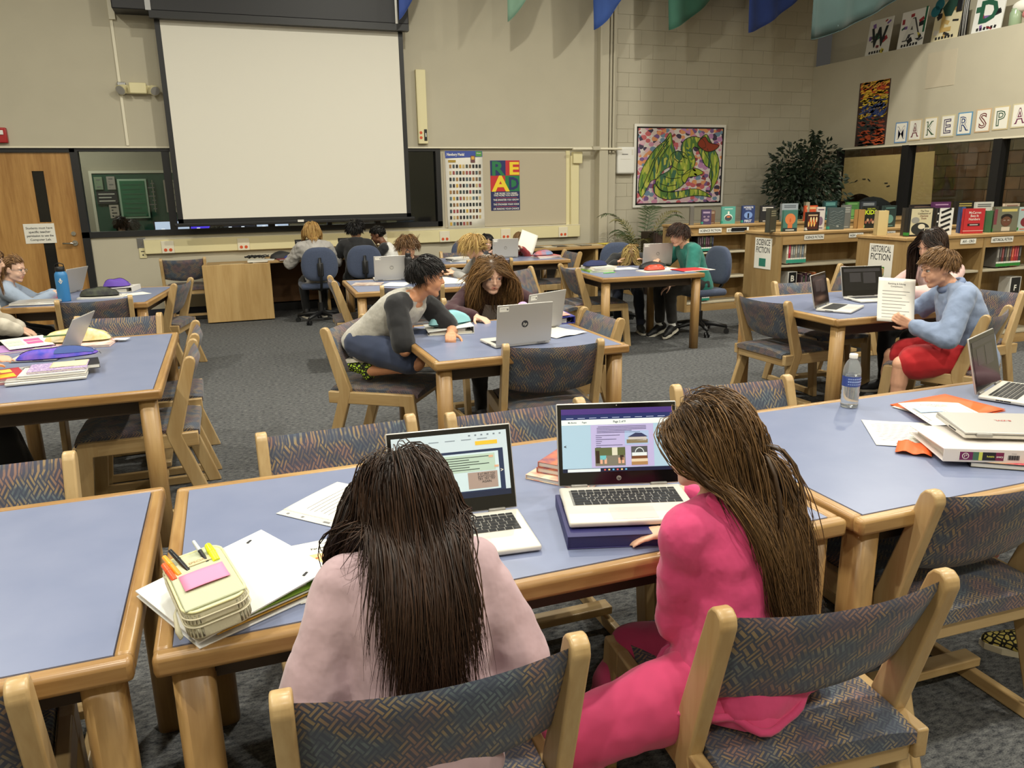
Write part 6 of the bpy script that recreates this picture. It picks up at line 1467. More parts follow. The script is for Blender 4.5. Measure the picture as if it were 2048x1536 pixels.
# ================================================================ far left table
def t_farleft():
    b = thing('steel_bottle', 'bright blue steel bottle with a black loop cap, on the far left table', 'bottle', (-1.255,6.99,TH)); BL = mat('bottle_blue',(52,122,178),.45)
    MB().lathe([(.044,0),(.0465,.006),(.0465,.205),(.043,.222),(.033,.236),(.030,.240)], BL, 24).build('body', b)
    MB().lathe([(.033,.238),(.035,.242),(.035,.268),(.030,.274)], G('black_plastic'), 20).tube([(-.032,0,.258),(-.028,0,.292),(0,0,.304),(.028,0,.292),(.032,0,.258)], .0065, G('black_plastic'), 8, .6).build('cap', b)
    m = MB(); zc = .165; W_ = G('white_plastic')
    m.cyl((0,-.0462,zc+.016),(0,-.0472,zc+.016),.005,W_,n=12)
    for s in (-1,1): m.box((s*.006,-.0468,zc-.010),(.005,.002,.030),W_,Matrix.Rotation(s*.5,3,'Y')).box((s*.008,-.0468,zc+.004),(.004,.002,.02),W_,Matrix.Rotation(-s*.7,3,'Y'))
    m.box((0,-.0468,zc+.002),(.008,.002,.012),W_); m.build('emblem', b)
    laptop('silver laptop seen edge on by the purple pouch, far left table', (-1.30,7.56), -112, open_=112, emblem=False, tag_=False)
    laptop('flat silver laptop left of the blue steel bottle', (-1.42,7.02), -8, open_=0, emblem=False)
    pouch('black pencil pouch with a dull floral top beside the blue bottle', (-1.02,7.12), -8, .30, .12, .07, TH+.012, mat('black_floral',(30,30,36),.7,noise=.7,nscale=20,c2=(70,74,56)))
    flatbook('white notebook under the black pencil pouch', (-1.00,7.13), -6, .34, .2, .011, TH, (222,218,206))
    binder('white binder under the purple pouch', (-.90,7.52), -12, .25, .24, .045, TH, (226,222,214), .03)
    pouch('purple pencil pouch with a black end on the white binder', (-.93,7.52), -14, .22, .12, .07, TH+.040, mat('purple_cloth',(96,66,164),.7))
    sheet('white sheet with a pointed corner at the front of the far left table', (-.78,7.20), 28, w=.24, h=.18)
    sheet('pink sheet under the hands of the girl with glasses', (-1.38,7.25), -10, w=.2, h=.16, col=C((236,120,140),.7)); sheet('small red paper by the front edge of the far left table', (-1.50,6.86), 8, w=.12, h=.06, col=C((224,84,90),.7))
t_farleft()
# ================================================================ red folder table
def t_red():
    z = TH
    for i, (c, lab) in enumerate((((150,190,70),'green notebook at the bottom of the pile under the navy pouch'),((220,214,200),'white notebook in the pile under the navy pouch'),((226,220,206),'upper white notebook in the pile under the navy pouch'))):
        flatbook(lab, (3.47+.01*i,6.98), -8+5*i, .25, .30, .016, z+.0165*i, c)
    pouch('navy pencil pouch on the notebook pile', (3.45,6.99), 6, .26, .13, .055, z+.05, mat('navy_cloth2',(34,42,84),.8))
    pencil('bright green pencil lying near the front left corner of the red folder table', (3.40,6.70,z+.005), (3.55,6.72,z+.005), .0045, C((110,196,90),.5))
    o, mark, f = sheet('white sheet beside the notebook pile', (3.78,7.02), -4, w=.26, h=.20); 
    laptop('silver laptop in front of the boy in the teal shirt', (4.26,7.16), 168, open_=98)
    pouch('black pencil pouch lying before the silver laptop', (4.07,6.92), -3, .30, .13, .065, z, mat('black_cloth',(26,25,26),.6))
    o = flatbook('white notebook under the red crumpled bag', (3.93,6.66), 4, .30, .18, .010, z, (226,216,206))
    rb = mat('red_crinkle', (196,74,50), .35, bump=.6, bscale=40); pouch('red orange crinkled bag near the front edge', (3.95,6.68), 4, .22, .12, .055, z+.0105, rb)
    o, mark, f = sheet('white sheet between the red bag and the red folder', (4.13,6.78), 14, w=.27, h=.2)
    o = thing('folder', 'red folder overhanging the right end of its table', 'folder', (4.30,6.60,z+.004), R(4)); RD = mat('red_card',(200,50,56),.5)
    MB().rbox((0,0,.002),(.32,.24,.003), RD, .001).build('cover', o); MB().bb((-.15,-.14,-.002),(.21,.10,.0004), G('paper')).build('papers', o)
    tag(MB().tube([(4.12+.035*math.cos(a),6.72+.03*math.sin(a),z+.006+.02*max(0,math.sin(a))) for a in [2*PI*i/16 for i in range(17)]], .003, G('white_plastic'), 6).build('cord_loop'), 'white cord loop beside the red folder', 'cord')
t_red()
# ================================================================ black bottle table, rear table, two laptop table
def t_others():
    z = TH
    b = thing('steel_bottle', 'slim black steel bottle with a loop cap, beside a silver laptop', 'bottle', (1.56,7.02,z)); BK = mat('bottle_black',(28,28,30),.4)
    MB().lathe([(.034,0),(.0365,.006),(.0365,.20),(.033,.215),(.024,.226)], BK, 22).build('body', b)
    MB().lathe([(.026,.226),(.027,.25),(.024,.256)], G('black_plastic'), 16).tube([(-.022,0,.246),(-.020,0,.27),(0,0,.284),(.020,0,.27),(.022,0,.246)], .005, G('black_plastic'), 8, .6).build('cap', b)
    laptop('silver laptop beside the slim black bottle', (1.42,7.12), 174, open_=97)
    o = flatbook('crumpled magazine near the left end of the black bottle table', (1.16,6.93), -20, .26, .2, .008, z, mat('magazine',(214,206,194),.5,noise=.8,nscale=18,c2=(150,110,96)), cat='magazine', name='magazine')
    sheet('white sheet beside the crumpled magazine', (1.40,6.82), -30, w=.22, h=.28); sheet('sheet under the hand of the blond boy', (1.88,7.02), 10); sheet('second sheet at the right end of the black bottle table', (1.90,6.75), -12)
    laptop('silver laptop on the rearmost table, facing the two girls', (3.15,8.82), 176, open_=96)
    for i, c in enumerate(((226,222,214),(60,64,70),(230,226,216))): flatbook(('lower','middle','upper')[i]+' notebook of the small pile at the left of the rearmost table', (2.53,8.72), 8*i, .24, .18, .015, z+.0155*i, c)
    for i, c in enumerate(((224,214,204),(200,110,110))): flatbook(('white','reddish')[i]+' notebook under the blue and red bag on the rearmost table', (3.62,8.66), 6-8*i, .30, .22, .014, z+.0145*i, c)
    pouch('blue and red bag on notebooks at the right of the rearmost table', (3.58,8.66), 14, .26, .14, .06, z+.03, mat('blue_red_bag',(104,150,190),.6,noise=.9,nscale=9,c2=(206,96,76)))
    o = thing('reading_sheet', 'white sheet held upright at the rearmost table', 'paper', (3.50,8.98,z+.165)); o.rotation_euler = (R(62), R(22), R(-14))
    MB().grid(lambda u,v: ((u-.5)*.216,(v-.5)*.279,.02*math.sin(3*v)), 6, 8, G('paper'), (0,0,-.001)).build('page', o)
    laptop('silver laptop with a black screen turned sideways, nearest the empty chair', (3.72,4.09), 32, open_=102, screen=scr_dark, emblem=False, tag_=False)
    laptop('silver laptop with a dim page on its black screen, by the held sheet', (4.30,4.33), -12, open_=106, screen=scr_dark, emblem=False, tag_=False)
    o = thing('reading_sheet', 'printed sheet held by the boy in the blue sweatshirt', 'paper', (3.845,3.615,.84)); o.rotation_euler = (R(66), R(4), R(-30))
    f = lambda u, v: .03*(v-.5)**2*2+.010*math.sin(3*v)
    MB().grid(lambda u,v: ((u-.5)*.216,(v-.5)*.279,f(u,v)), 6, 12, G('paper'), (0,0,-.001)).build('page', o); m = MB()
    P = lambda x, y: ((x)*.216, y*.279, f(x+.5,y+.5)+.0008)
    put_text(m, 'Revising & Editing', G('ink_soft'), (0,.105,f(.5,.88)+.0012), (1,0,0), (0,1,0), .010, .15, .015); put_text(m, 'Compliments', G('ink_soft'), (0,.088,f(.5,.82)+.0012), (1,0,0), (0,1,0), .009, .11, .015)
    for i in range(9):
        y = .20-.075*i; m.quad(P(-.38,y),P(.36-.1*(i % 3),y),P(.36-.1*(i % 3),y+.010),P(-.38,y+.010), G('ink_soft'))
    m.build('print', o)
    # desk under the screen
    zz = .7305
    flatbook('grey folded folder in the heap on the oak desk', (.42,10.30), 10, .30, .24, .03, .686, (150,158,158), cat='folder', name='folder'); flatbook('white notebook in the heap on the oak desk', (.40,10.25), -6, .32, .22, .02, .717, (214,212,204))
    m = MB(); 
    for i in range(5): m.tube([(.25+.05*i+.05*math.sin(j*1.3+i),10.36+.04*math.cos(j*1.1+i*2),.75+.035*abs(math.sin(j*.9+i))) for j in range(9)], .006, G('black_plastic'), 6)
    tag(m.build('cable_heap'), 'tangle of black cables on the oak desk', 'cables')
    pouch('black bag lying behind the folders on the oak desk', (.66,10.36), 5, .30, .16, .09, zz, mat('black_cloth',(26,25,26),.6)); pouch('blue pouch lying on the oak desk left of the silver jacket', (.80,10.32), 12, .26, .12, .05, zz, mat('royal_cloth',(48,60,130),.8))
    flatbook('dark red folder at the front of the oak desk', (.74,10.16), 8, .30, .2, .012, zz, (120,40,48), cat='folder', name='folder'); sheet('tan sheet at the left end of the oak desk', (.05,10.35), 4, w=.3, h=.22, z=.686, col=C((206,186,146),.7))
    laptop('dark framed laptop in front of the child in the silver jacket', (1.0,10.36), 0, z=zz, open_=105, screen=scr_dark, emblem=False, tag_=False, lid='black_plastic')
    laptop('open laptop in front of the child in the black hoodie', (1.55,10.36), 0, z=zz, open_=105, screen=scr_dark, emblem=False, tag_=False, lid='black_plastic')
    pencil('dark pen in the hand of the boy at the desk', (1.80,9.83,.86), (1.77,9.79,.95), .005, G('ink'), 'pen', 'pen')
    for i in range(9):
        c = [(196,186,160),(120,116,104),(206,198,176),(90,88,84),(186,170,140),(150,146,132),(206,190,150),(226,206,70),(230,212,84)][i]
        flatbook(['tan','grey','cream','dark','sand coloured','dull green','pale','yellow','bright yellow'][i]+' magazine on the low counter, lying %s from its left end' % ('first','second','third','fourth','fifth','sixth','seventh','eighth','ninth')[i], (3.92+.185*i,10.20+.02*(i % 2)), -8+6*(i % 3), .17, .24, .006, .7378+.0062*(i % 2), c, cat='magazine', name='magazine', group='magazines on the low counter')
t_others()
# ================================================================ books
def book(label, x, y, h, w, t, yaw, cover, art=None, z=SH, lean=0, pages='page_cream', group=None, tag_c=None, name='book'):
    """standing book, spine at -x, front cover faces -y"""
    o = thing(name, label, 'book', (x,y,z), 0, group); o.rotation_euler = (R(lean), 0, R(yaw)); M_ = C(cover,.45) if isinstance(cover, tuple) else cover; c = .003
    MB().bb((-w/2,-t/2,0),(w/2,-t/2+c,h), M_).bb((-w/2,t/2-c,0),(w/2,t/2,h), M_).bb((-w/2,-t/2,0),(-w/2+c,t/2,h), M_).build('cover', o)
    MB().bb((-w/2+c,-t/2+c,.003),(w/2-.004,t/2-c,h-.004), G(pages)).build('pages', o)
    if art: m = MB(); art(m, w, h, -t/2-.0005); m.build('cover_art', o)
    if tag_c: MB().bb((-w/2-.0006,-t/2-.0006,.008),(-w/2+.022,t/2,.035), C(tag_c,.5)).build('spine_tag', o)
    return o
B_ = lambda m, x0, z0, x1, z1, c, y, e=0: m.bb((x0,y-.0006-e*.0005,z0),(x1,y-e*.0005,z1), C(c,.5))
def E_(m, x, z, rx, rz, c, y, e=1): m.prism([(x+rx*math.cos(2*PI*i/22), z+rz*math.sin(2*PI*i/22)) for i in range(22)], .0005, C(c,.5), 'y', y-e*.0006)
def TX(m, s, x, z, hh, wm, c, y, b=.01): put_text(m, s, C(c,.5), (x,y-.0024,z), (1,0,0), (0,0,1), hh, wm, b)
def a_flask(m,w,h,y):
    E_(m,0,h*.36,w*.30,h*.21,(226,230,220),y); E_(m,0,h*.33,w*.27,h*.17,(60,74,80),y,2); B_(m,-w*.06,h*.52,w*.06,h*.72,(226,230,220),y,1); E_(m,.0,h*.40,w*.15,h*.05,(206,110,70),y,3); B_(m,-w*.3,h*.84,w*.3,h*.88,(206,226,220),y,1)
def a_face_orange(m,w,h,y):
    E_(m,0,h*.58,w*.36,h*.26,(214,128,74),y); B_(m,-w*.16,h*.16,w*.16,h*.40,(206,116,66),y,1); E_(m,0,h*.52,w*.06,h*.10,(190,98,54),y,2); B_(m,-w/2,0,w/2,h*.17,(30,44,50),y,1); B_(m,-w*.3,h*.05,w*.3,h*.10,(206,206,196),y,2)
def a_fire(m,w,h,y):
    B_(m,-w*.40,h*.10,w*.40,h*.90,(70,30,24),y); 
    for i in range(9): E_(m,-w*.28+w*.07*i,h*(.36+.12*(i % 3)),w*.06,h*.14,((232,190,110),(206,96,44),(240,222,170))[i % 3],y,2)
    B_(m,-w*.34,h*.80,w*.34,h*.86,(214,190,150),y,2)
def a_grey(m,w,h,y):
    for i in range(6): m.tube([(-w*.4+w*.8*j/8,y-.001,h*(.2+.12*i)+.01*math.sin(j*1.3+i)) for j in range(9)], .0012, C((150,164,164),.5), 4)
    TX(m,'1816' if False else '16',w*.1,h*.16,.02,w*.4,(206,210,206),y)
def a_title(c, n=2, pic=None):
    def f(m,w,h,y):
        for i in range(n): B_(m,-w*.36,h*(.86-.09*i),w*.36,h*(.91-.09*i),c,y,1)
        if pic: E_(m,0,h*.38,w*.30,h*.20,pic,y)
        B_(m,-w*.3,h*.06,w*.3,h*.10,c,y,1)
    return f
def a_eyes(m,w,h,y):
    for s in (-1,1): E_(m,s*w*.2,h*.52,w*.10,h*.05,(190,170,190),y); E_(m,s*w*.2,h*.52,w*.04,h*.03,(40,30,50),y,2)
    E_(m,0,h*.30,w*.3,h*.1,(150,130,150),y); B_(m,-w*.36,h*.74,w*.36,h*.86,(166,146,176),y,1)
def a_horror(m,w,h,y):
    TX(m,'HORROR',0,h*.90,.022,w*.9,(230,230,236),y,.02); TX(m,'HOTEL',0,h*.79,.018,w*.7,(206,214,236),y,.02); E_(m,0,h*.45,w*.32,h*.2,(120,150,206),y); B_(m,-w*.06,h*.28,w*.06,h*.56,(20,30,60),y,2); TX(m,'FIRST',0,h*.12,.03,w*.85,(220,226,240),y,.02)
def a_kids(m,w,h,y):
    TX(m,'DEAD WED',0,h*.90,.012,w*.7,(206,220,60),y); TX(m,'KIDS',0,h*.74,.045,w*.8,(206,226,50),y,.03); 
    for i in range(6): E_(m,-w*.3+w*.12*i,h*(.28+.1*(i % 2)),w*.08,h*.07,((150,90,70),(190,150,120),(120,70,60))[i % 3],y)
def a_doyle(m,w,h,y):
    B_(m,-w*.40,h*.06,w*.42,h*.96,(206,196,160),y)
    for i, s in enumerate(('The True','Confessions of','Charlotte','Doyle')): TX(m,s,w*.10,h*(.88-.085*i),.015,w*.6,(110,46,40) if i > 1 else (60,50,44),y)
    E_(m,-w*.22,h*.56,w*.16,h*.11,(150,148,140),y,2); E_(m,0,h*.26,w*.36,h*.22,(40,42,42),y,2); E_(m,w*.04,h*.34,w*.14,h*.09,(222,214,190),y,3)
    for i in range(4): B_(m,w*.16+w*.05*i,h*.08,w*.19+w*.05*i,h*.30,(230,224,200),y,4)
def a_piano(m,w,h,y):
    B_(m,-w/2,0,w/2,h,(222,220,214),y); B_(m,-w/2,0,-w*.34,h,(26,26,28),y,1)
    for i in range(5): m.box((w*.06,y-.0018,h*(.14+.19*i)),(w*.62,.0008,h*.085), C((24,24,26),.4), Matrix.Rotation(-.35,3,'Y'))
    for i in range(3): E_(m,-w*.42,h*(.2+.3*i),w*.05,h*.03,(230,230,226),y,3)
def a_red(m,w,h,y):
    for i, s in enumerate(('McCarren','Bets It:','Numbers')): TX(m,s,0,h*(.84-.13*i),.022,w*.8,(236,222,214),y,.015)
    B_(m,-w*.3,h*.30,w*.3,h*.40,(40,30,30),y,1); B_(m,-w*.2,h*.33,w*.2,h*.37,(190,180,176),y,2); B_(m,-w/2,h*.10,w/2,h*.12,(236,200,190),y,1)
def a_portrait(m,w,h,y):
    B_(m,-w*.48,h*.04,w*.48,h*.98,(112,114,96),y); B_(m,-w*.20,h*.80,w*.42,h*.90,(206,190,110),y,1); E_(m,w*.02,h*.45,w*.22,h*.24,(92,62,46),y,2); E_(m,w*.02,h*.58,w*.23,h*.13,(30,24,22),y,3); E_(m,w*.02,h*.42,w*.20,h*.19,(104,70,52),y,4)
    for s in (-1,1): E_(m,w*.02+s*w*.08,h*.46,w*.035,h*.016,(226,220,214),y,5); E_(m,w*.02+s*w*.08,h*.46,w*.015,h*.014,(20,16,14),y,6)
    E_(m,w*.02,h*.32,w*.07,h*.018,(120,64,56),y,5); B_(m,-w*.14,h*.04,w*.2,h*.20,(206,196,176),y,1); B_(m,-w*.48,h*.3,-w*.36,h*.9,(120,60,70),y,1)
TEAL = (44,140,120); GRN = (46,130,50)
def rowx(px, Y): return atY(px, 445, Y).x
def disp(label, px0, px1, top, base, Y, cover, art=None, yaw=-16, t=.032, tg=None, wf=1.0, **k):
    a = rowx(px0, Y); b = rowx(px1, Y); zt = atY((px0+px1)/2, top, Y).z; return book(label, (a+b)/2, Y, max(.12, zt-SH), (b-a)*wf*1.0, t, yaw, cover, art, tag_c=tg, **k)
Y1, Y2, Y3 = 8.44, 6.63, 5.41
disp('grey book with a wide cream page block at the left end of the rear bookcase',1374,1391,412,450,Y1,(104,100,94),a_title((150,146,138),3),62,.05)
disp('purple book with two eyes on the rear bookcase',1403,1420,419,450,Y1,(74,60,96),a_eyes,-14,.03,TEAL)
disp('brown book behind the purple book with eyes',1418,1428,421,448,Y1+.10,(112,80,62),a_title((190,170,150)),-8)
disp('teal book with a flask on the cover',1443,1467,413,448,Y1,(88,160,148),a_flask,-12,.035,TEAL)
disp('blue horror book with pale title on the rear bookcase',1483,1506,411,446,Y1,(44,62,112),a_horror,-10,.03,TEAL)
disp('black and white book behind the cream and dark one',1521,1545,411,446,Y1,(30,30,34),a_title((220,216,208),3),-24,.05)
disp('dark green grey book with a thick cream page block at the science fiction corner',1530,1553,417,459,Y2,(58,58,48),a_title((130,126,104),3),26,.05)
disp('pale blue grey book behind the orange face book',1562,1590,407,440,Y1,(150,160,168),a_title((96,104,112)),-12,.05)
disp('teal book with an orange face on the cover',1566,1591,420,458,Y2,(70,120,110),a_face_orange,-12,.035,TEAL)
disp('tall book showing cream pages behind the red book',1600,1622,404,440,Y1,(150,140,120),a_title((206,196,170)),58,.05)
disp('red orange book on the rear bookcase',1608,1630,411,440,Y1-.07,(196,78,44),a_title((236,206,150),2,(236,160,90)),-12)
disp('black book with a fiery picture on the science fiction bookcase',1612,1635,424,457,Y2-.03,(28,24,24),a_fire,-12,.03,(200,206,206))
disp('white book with a purple blot beside the fiery book',1633,1646,414,455,Y2+.08,(206,200,196),a_title((96,76,100),1,(120,96,120)),-26)
disp('dark teal book standing behind the white and purple one',1645,1668,402,440,Y1,(34,72,74),a_title((110,170,166),2,(60,120,120)),-10,.04)
disp('slate book with pale line drawing on the science fiction bookcase',1657,1684,415,456,Y2,(74,86,88),a_grey,-16,.035,TEAL)
disp('grey book with a white sticker behind the slate book',1682,1698,410,452,Y2+.10,(110,114,112),a_title((160,164,160),3),-6,.03)
disp('green book at the back near the ficus',1690,1712,404,438,Y1,(70,116,62),a_title((130,176,110),1,(100,150,80)),-12)
disp('plain tan book block beside the green lettered book',1711,1724,419,449,Y2+.02,(176,136,84),None,0,.06)
disp('dark navy book behind the green lettered book',1719,1746,403,432,Y1+.06,(52,58,66),a_title((160,166,170)),-8)
disp('black book with KIDS in green letters',1726,1750,413,452,Y2,(26,30,26),a_kids,-14,.04,(160,200,120))
disp('thick cream page block with an orange sticker at the near bookcase corner',1746,1778,421,466,5.72,(206,184,130),lambda m,w,h,y: B_(m,-w*.2,h*.5,w*.3,h*.72,(206,150,60),y,1),54,.09)
disp('dark teal book with a pale figure behind the cream page block',1760,1791,411,450,Y2,(46,66,66),a_title((96,140,136),1,(110,160,150)),10,.03)
disp('book with a ship deck drawing and The True Confessions on its cover',1816,1859,415,467,Y3-.02,(30,30,32),a_doyle,-10,.05,GRN)
disp('dark book with cream pages left of the ship drawing book',1803,1820,416,466,Y3+.10,(40,40,42),None,60,.05)
disp('black book lying low behind the ship drawing book',1818,1862,409,440,Y2+.1,(34,30,34),a_title((120,100,90)),-4)
disp('red book left of the piano key book',1862,1873,418,462,Y3+.06,(150,40,46),None,-40,.03,GRN)
disp('book with black and white piano keys on its cover',1872,1899,416,465,Y3-.01,(26,26,28),a_piano,-12,.035,GRN)
disp('purple book behind the piano key book',1862,1893,404,440,Y2,(92,46,96),a_title((190,150,190),1,(140,90,140)),-8)
disp('blue book with cream pages left of the bright red book',1912,1930,414,452,Y3+.10,(54,78,132),None,52,.04)
disp('black book with gold lettering behind the red book',1908,1938,402,442,Y2,(36,34,32),a_title((176,160,90),2),-8,.05)
disp('bright red book with white lettering',1928,1962,417,466,Y3-.01,(186,46,52),a_red,-10,.03)
disp('white patterned book at the back above the red book',1945,1979,404,440,Y2+.05,(214,216,212),a_title((110,114,116),2,(150,160,160)),-4)
disp('green and cream book right of the bright red book',1963,1985,421,460,Y3+.06,(54,96,60),a_title((206,206,190),1),48,.06)
disp('book with a child\'s face on an olive cover',1987,2029,413,466,Y3-.01,(96,92,76),a_portrait,-8,.03,GRN)
disp('cream edged book behind the face cover',2004,2031,407,440,Y2+.1,(206,190,170),a_title((150,110,100)),-4)
disp('pale blue book at the right edge with a red blot',2034,2062,414,464,Y3,(170,190,190),a_title((200,90,80),1,(120,40,50)),-8,.03,GRN)
def shelf_row(px0, px1, base_z, Y, hs_, cols, ts, tagc, where, gname, tagh=.03):
    x = atY(px0, 520, Y).x; n = len(cols)
    for i, c in enumerate(cols):
        t = ts[i % len(ts)]; h = hs_[i % len(hs_)]; o = thing('book', '%s %s%s' % (('first','second','third','fourth','fifth','sixth','seventh','eighth','ninth','tenth')[i], where, ' from the left'), 'book', (x+t/2, Y, base_z), 0, gname)
        MB().rbox((0,.065,h/2),(t,.135,h), C(c,.5), .003).build('cover', o); MB().bb((-t/2+.003,.006,h-.001),(t/2-.003,.128,h+.0006), G('page_cream')).build('pages', o)
        m = MB(); m.bb((-t/2-.0003,-.0042,.006),(t/2+.0003,-.002,.006+tagh), C(tagc,.5)).bb((-t/2+.001,-.0042,.006+tagh),(t/2-.001,-.002,.022+tagh), G('paper')); m.build('spine_tag', o)
        m = MB(); m.bb((-t*.2,-.0036,h*.45),(t*.2,-.002,h*.85), C([min(255,v+70) for v in c],.5)); m.build('spine_title', o)
        x += t+.0012
dk = lambda *a: [(30+7*(i*5 % 7),28+6*(i*3 % 5),30+6*(i*4 % 6)) for i in a]
shelf_row(1393,0,.7465,8.30,(.21,.19,.22,.20),dk(0,1,2,3,4,5,6,7),(.030,.024,.034),TEAL,'dark book on the rear bookcase top shelf','dark books on the top shelf of the rear bookcase')
shelf_row(1434,0,.4315,8.30,(.20,.21,.19),[(90,60,66),(120,80,84),(80,70,72),(110,70,70),(60,56,60)],(.028,.024),TEAL,'maroon book on the rear bookcase middle shelf','maroon books on the middle shelf of the rear bookcase')
shelf_row(1399,0,.1215,8.30,(.19,.21,.18),[(40,38,44),(190,186,176),(44,42,44),(150,40,54),(40,40,44),(196,190,180)],(.030,.024),TEAL,'book on the rear bookcase bottom shelf','books on the bottom shelf of the rear bookcase')
shelf_row(1572,0,.7465,6.54,(.225,.24,.205,.20),[(206,200,176),(166,40,64),(140,136,126),(120,124,120),(150,140,124),(112,118,120),(140,132,116),(100,110,120),(146,136,116)],(.024,.026,.030),(60,156,132),'book on the science fiction bookcase top shelf','books on the top shelf of the science fiction bookcase',.036)
shelf_row(1604,0,.4315,6.54,(.20,.18,.21,.19),dk(1,3,5,0,2,4)+[(160,90,50)],(.030,.022,.028),TEAL,'dark book beside the letter B bookend','dark books right of the B bookend')
shelf_row(1817,0,.7465,5.31,(.215,.215,.215,.22,.20),[(126,120,108)]*4+[(70,62,52),(96,80,66),(60,54,50),(90,84,74),(54,50,50)],(.026,.024),GRN,'book on the upper shelf by the boy in blue','books on the upper shelf behind the boy in blue',.034)
shelf_row(1813,0,.4315,5.31,(.16,.18),[(90,50,40),(60,40,36),(100,64,50),(50,40,40)],(.04,.03),GRN,'dark brown book on the shelf behind the boy in blue','dark brown books on the lower shelf')
shelf_row(1992,0,.7465,5.31,(.205,.215,.20,.21),[(110,106,100),(60,54,54),(110,44,44),(50,46,46),(116,104,84),(70,50,50),(176,70,44),(170,40,50),(150,44,52),(60,56,56)],(.034,.028,.030),GRN,'book on the upper shelf at the right frame edge','books on the upper shelf at the right edge',.030)
def bookend(px0, px1, Y, z, h, s, label):
    a = atY(px0,580,Y).x; b = atY(px1,580,Y).x; o = thing('letter_bookend', label, 'bookend', ((a+b)/2,Y,z)); w = b-a
    MB().rbox((0,.06,h/2),(w,.12,h), C((206,204,198),.5), .004).build('block', o); m = MB(); m.bb((-w*.40,-.0016,.006),(w*.40,.0,h-.006), C((26,26,28),.5))
    for i, ch in enumerate(s): put_text(m, ch, G('paper'), (0,-.0022,h*(.70-.44*i) if len(s) > 1 else h*.5), (1,0,0), (0,0,1), min(.062,h*.26), w*.5, .03)
    m.build('letters', o)
bookend(1574,1592,6.545,.4315,.23,'BB','white block bookend with two black letter B panels on the science fiction shelf')
bookend(2018,2040,5.315,.4315,.21,'F','white block bookend with a black letter F panel at the right edge')
# ================================================================ posters and art
def poster_cover_chart():
    p = atY(889,302,YB-.013); q = atY(968,460,YB-.013); o = thing('poster', 'tall white chart of small book covers right of the dark window', 'poster', (0,0,0)); x0, x1, z0, z1 = p.x, q.x, q.z+.04, p.z; y = YB-.0145
    MB().grid(lambda u,v: (x0+(x1-x0)*u+.012*(1-v), y-.004-.003*math.sin(7*v)*u, z0+(z1-z0)*v), 4, 8, G('paper'), (0,.0015,0)).build('sheet', o); m = MB(); yy = y-.0085; W_ = x1-x0; H_ = z1-z0
    b = lambda a,c,d,e,k,n=0: m.bb((x0+W_*a,yy-.0006*n-.0005,z0+H_*c),(x0+W_*d,yy-.0006*n,z0+H_*e), C(k,.6))
    m.prism([(x0,z1),(x1,z1),(x1,z1-H_*.075),(x0+.006,z1-H_*.092)], .0006, C((62,82,160),.6), 'y', yy); b(.82,.93,.985,.995,(86,150,70),1); put_text(m, 'Newbery Medal', G('paper'), (x0+W_*.28,yy-.002,z1-H_*.043), (1,0,0), (0,0,1), .036, W_*.46, .03)
    put_text(m, 'Winners', G('paper'), (x0+W_*.90,yy-.003,z1-H_*.03), (1,0,0), (0,0,1), .016, W_*.12, .02)
    b(.08,.855,.28,.885,(170,140,50),1); b(.68,.85,.80,.94,(110,70,70),1); b(.70,.89,.78,.93,(220,170,70),2)
    m.build('print', o); rs = random.Random(4)
    pal = [(40,44,40),(30,30,34),(120,90,60),(160,120,70),(70,80,84),(96,60,50),(190,170,120),(56,66,60),(150,70,70),(90,110,116),(40,30,30),(200,160,60)]
    cov = [MB().box((0,0,0),(.031,.0008,.048), C(c,.6)).mesh('book_cover_print') for c in pal]
    for r_ in range(10):
        for c in range(10 if r_ < 9 else 7):
            ob('book_cover_print', rs.choice(cov), o, (x0+W_*(.10+.088*c)+.006*(10-r_)*.3, yy-.0008, z0+H_*(.805-.083*r_)))
poster_cover_chart()
def poster_read():
    p = atY(980,321,YB-.013); q = atY(1040,420,YB-.013); o = thing('poster', 'READ word poster with big red, yellow, green and blue letters', 'poster', (0,0,0)); x0, x1, z0, z1 = p.x, q.x, q.z, p.z; y = YB-.0135; W_ = x1-x0; H_ = z1-z0
    MB().bb((x0,y-.002,z0),(x1,y,z1), C((38,44,92),.5)).build('sheet', o); m = MB()
    b = lambda a,c,d,e,k,n=1: m.bb((x0+W_*a,y-.0022-.0006*n,z0+H_*c),(x0+W_*d,y-.002-.0006*n,z0+H_*e), C(k,.5))
    R_, Y_, G_, N_ = (196,44,50),(240,208,50),(34,120,74),(36,44,100)
    b(0,.70,.52,1,N_); b(.52,.70,1,1,R_); b(0,.385,.50,.70,R_); b(.50,.385,1,.70,G_)
    T = lambda s,x,z,h,w,c,n: put_text(m, s, C(c,.5), (x0+W_*x,y-.0045-.0004*n,z0+H_*z), (1,0,0), (0,0,1), h, w, .03, fit=True)
    T('R',.28,.845,H_*.27,W_*.44,G_,1); T('E',.82,.845,H_*.24,W_*.33,Y_,1); T('A',.34,.545,H_*.30,W_*.62,Y_,2); T('D',.80,.545,H_*.24,W_*.34,N_,1)
    for i, s in enumerate(('THE MORE YOU READ,','THE MORE YOU KNOW','THE SMARTER YOU GROW','THE STRONGER YOUR VOICE','OR MAKING YOUR CHOICE')):
        z = (.345,.305,.215,.125,.035)[i]; put_text(m, s, G('paper'), (x0+W_*.52,y-.004,z0+H_*z), (1,0,0), (0,0,1), H_*.035, W_*.88, .02)
        if i in (1,2,3): b(.16,z-.055,.9,z-.042,(150,60,80),1)
    m.build('print', o)
poster_read()
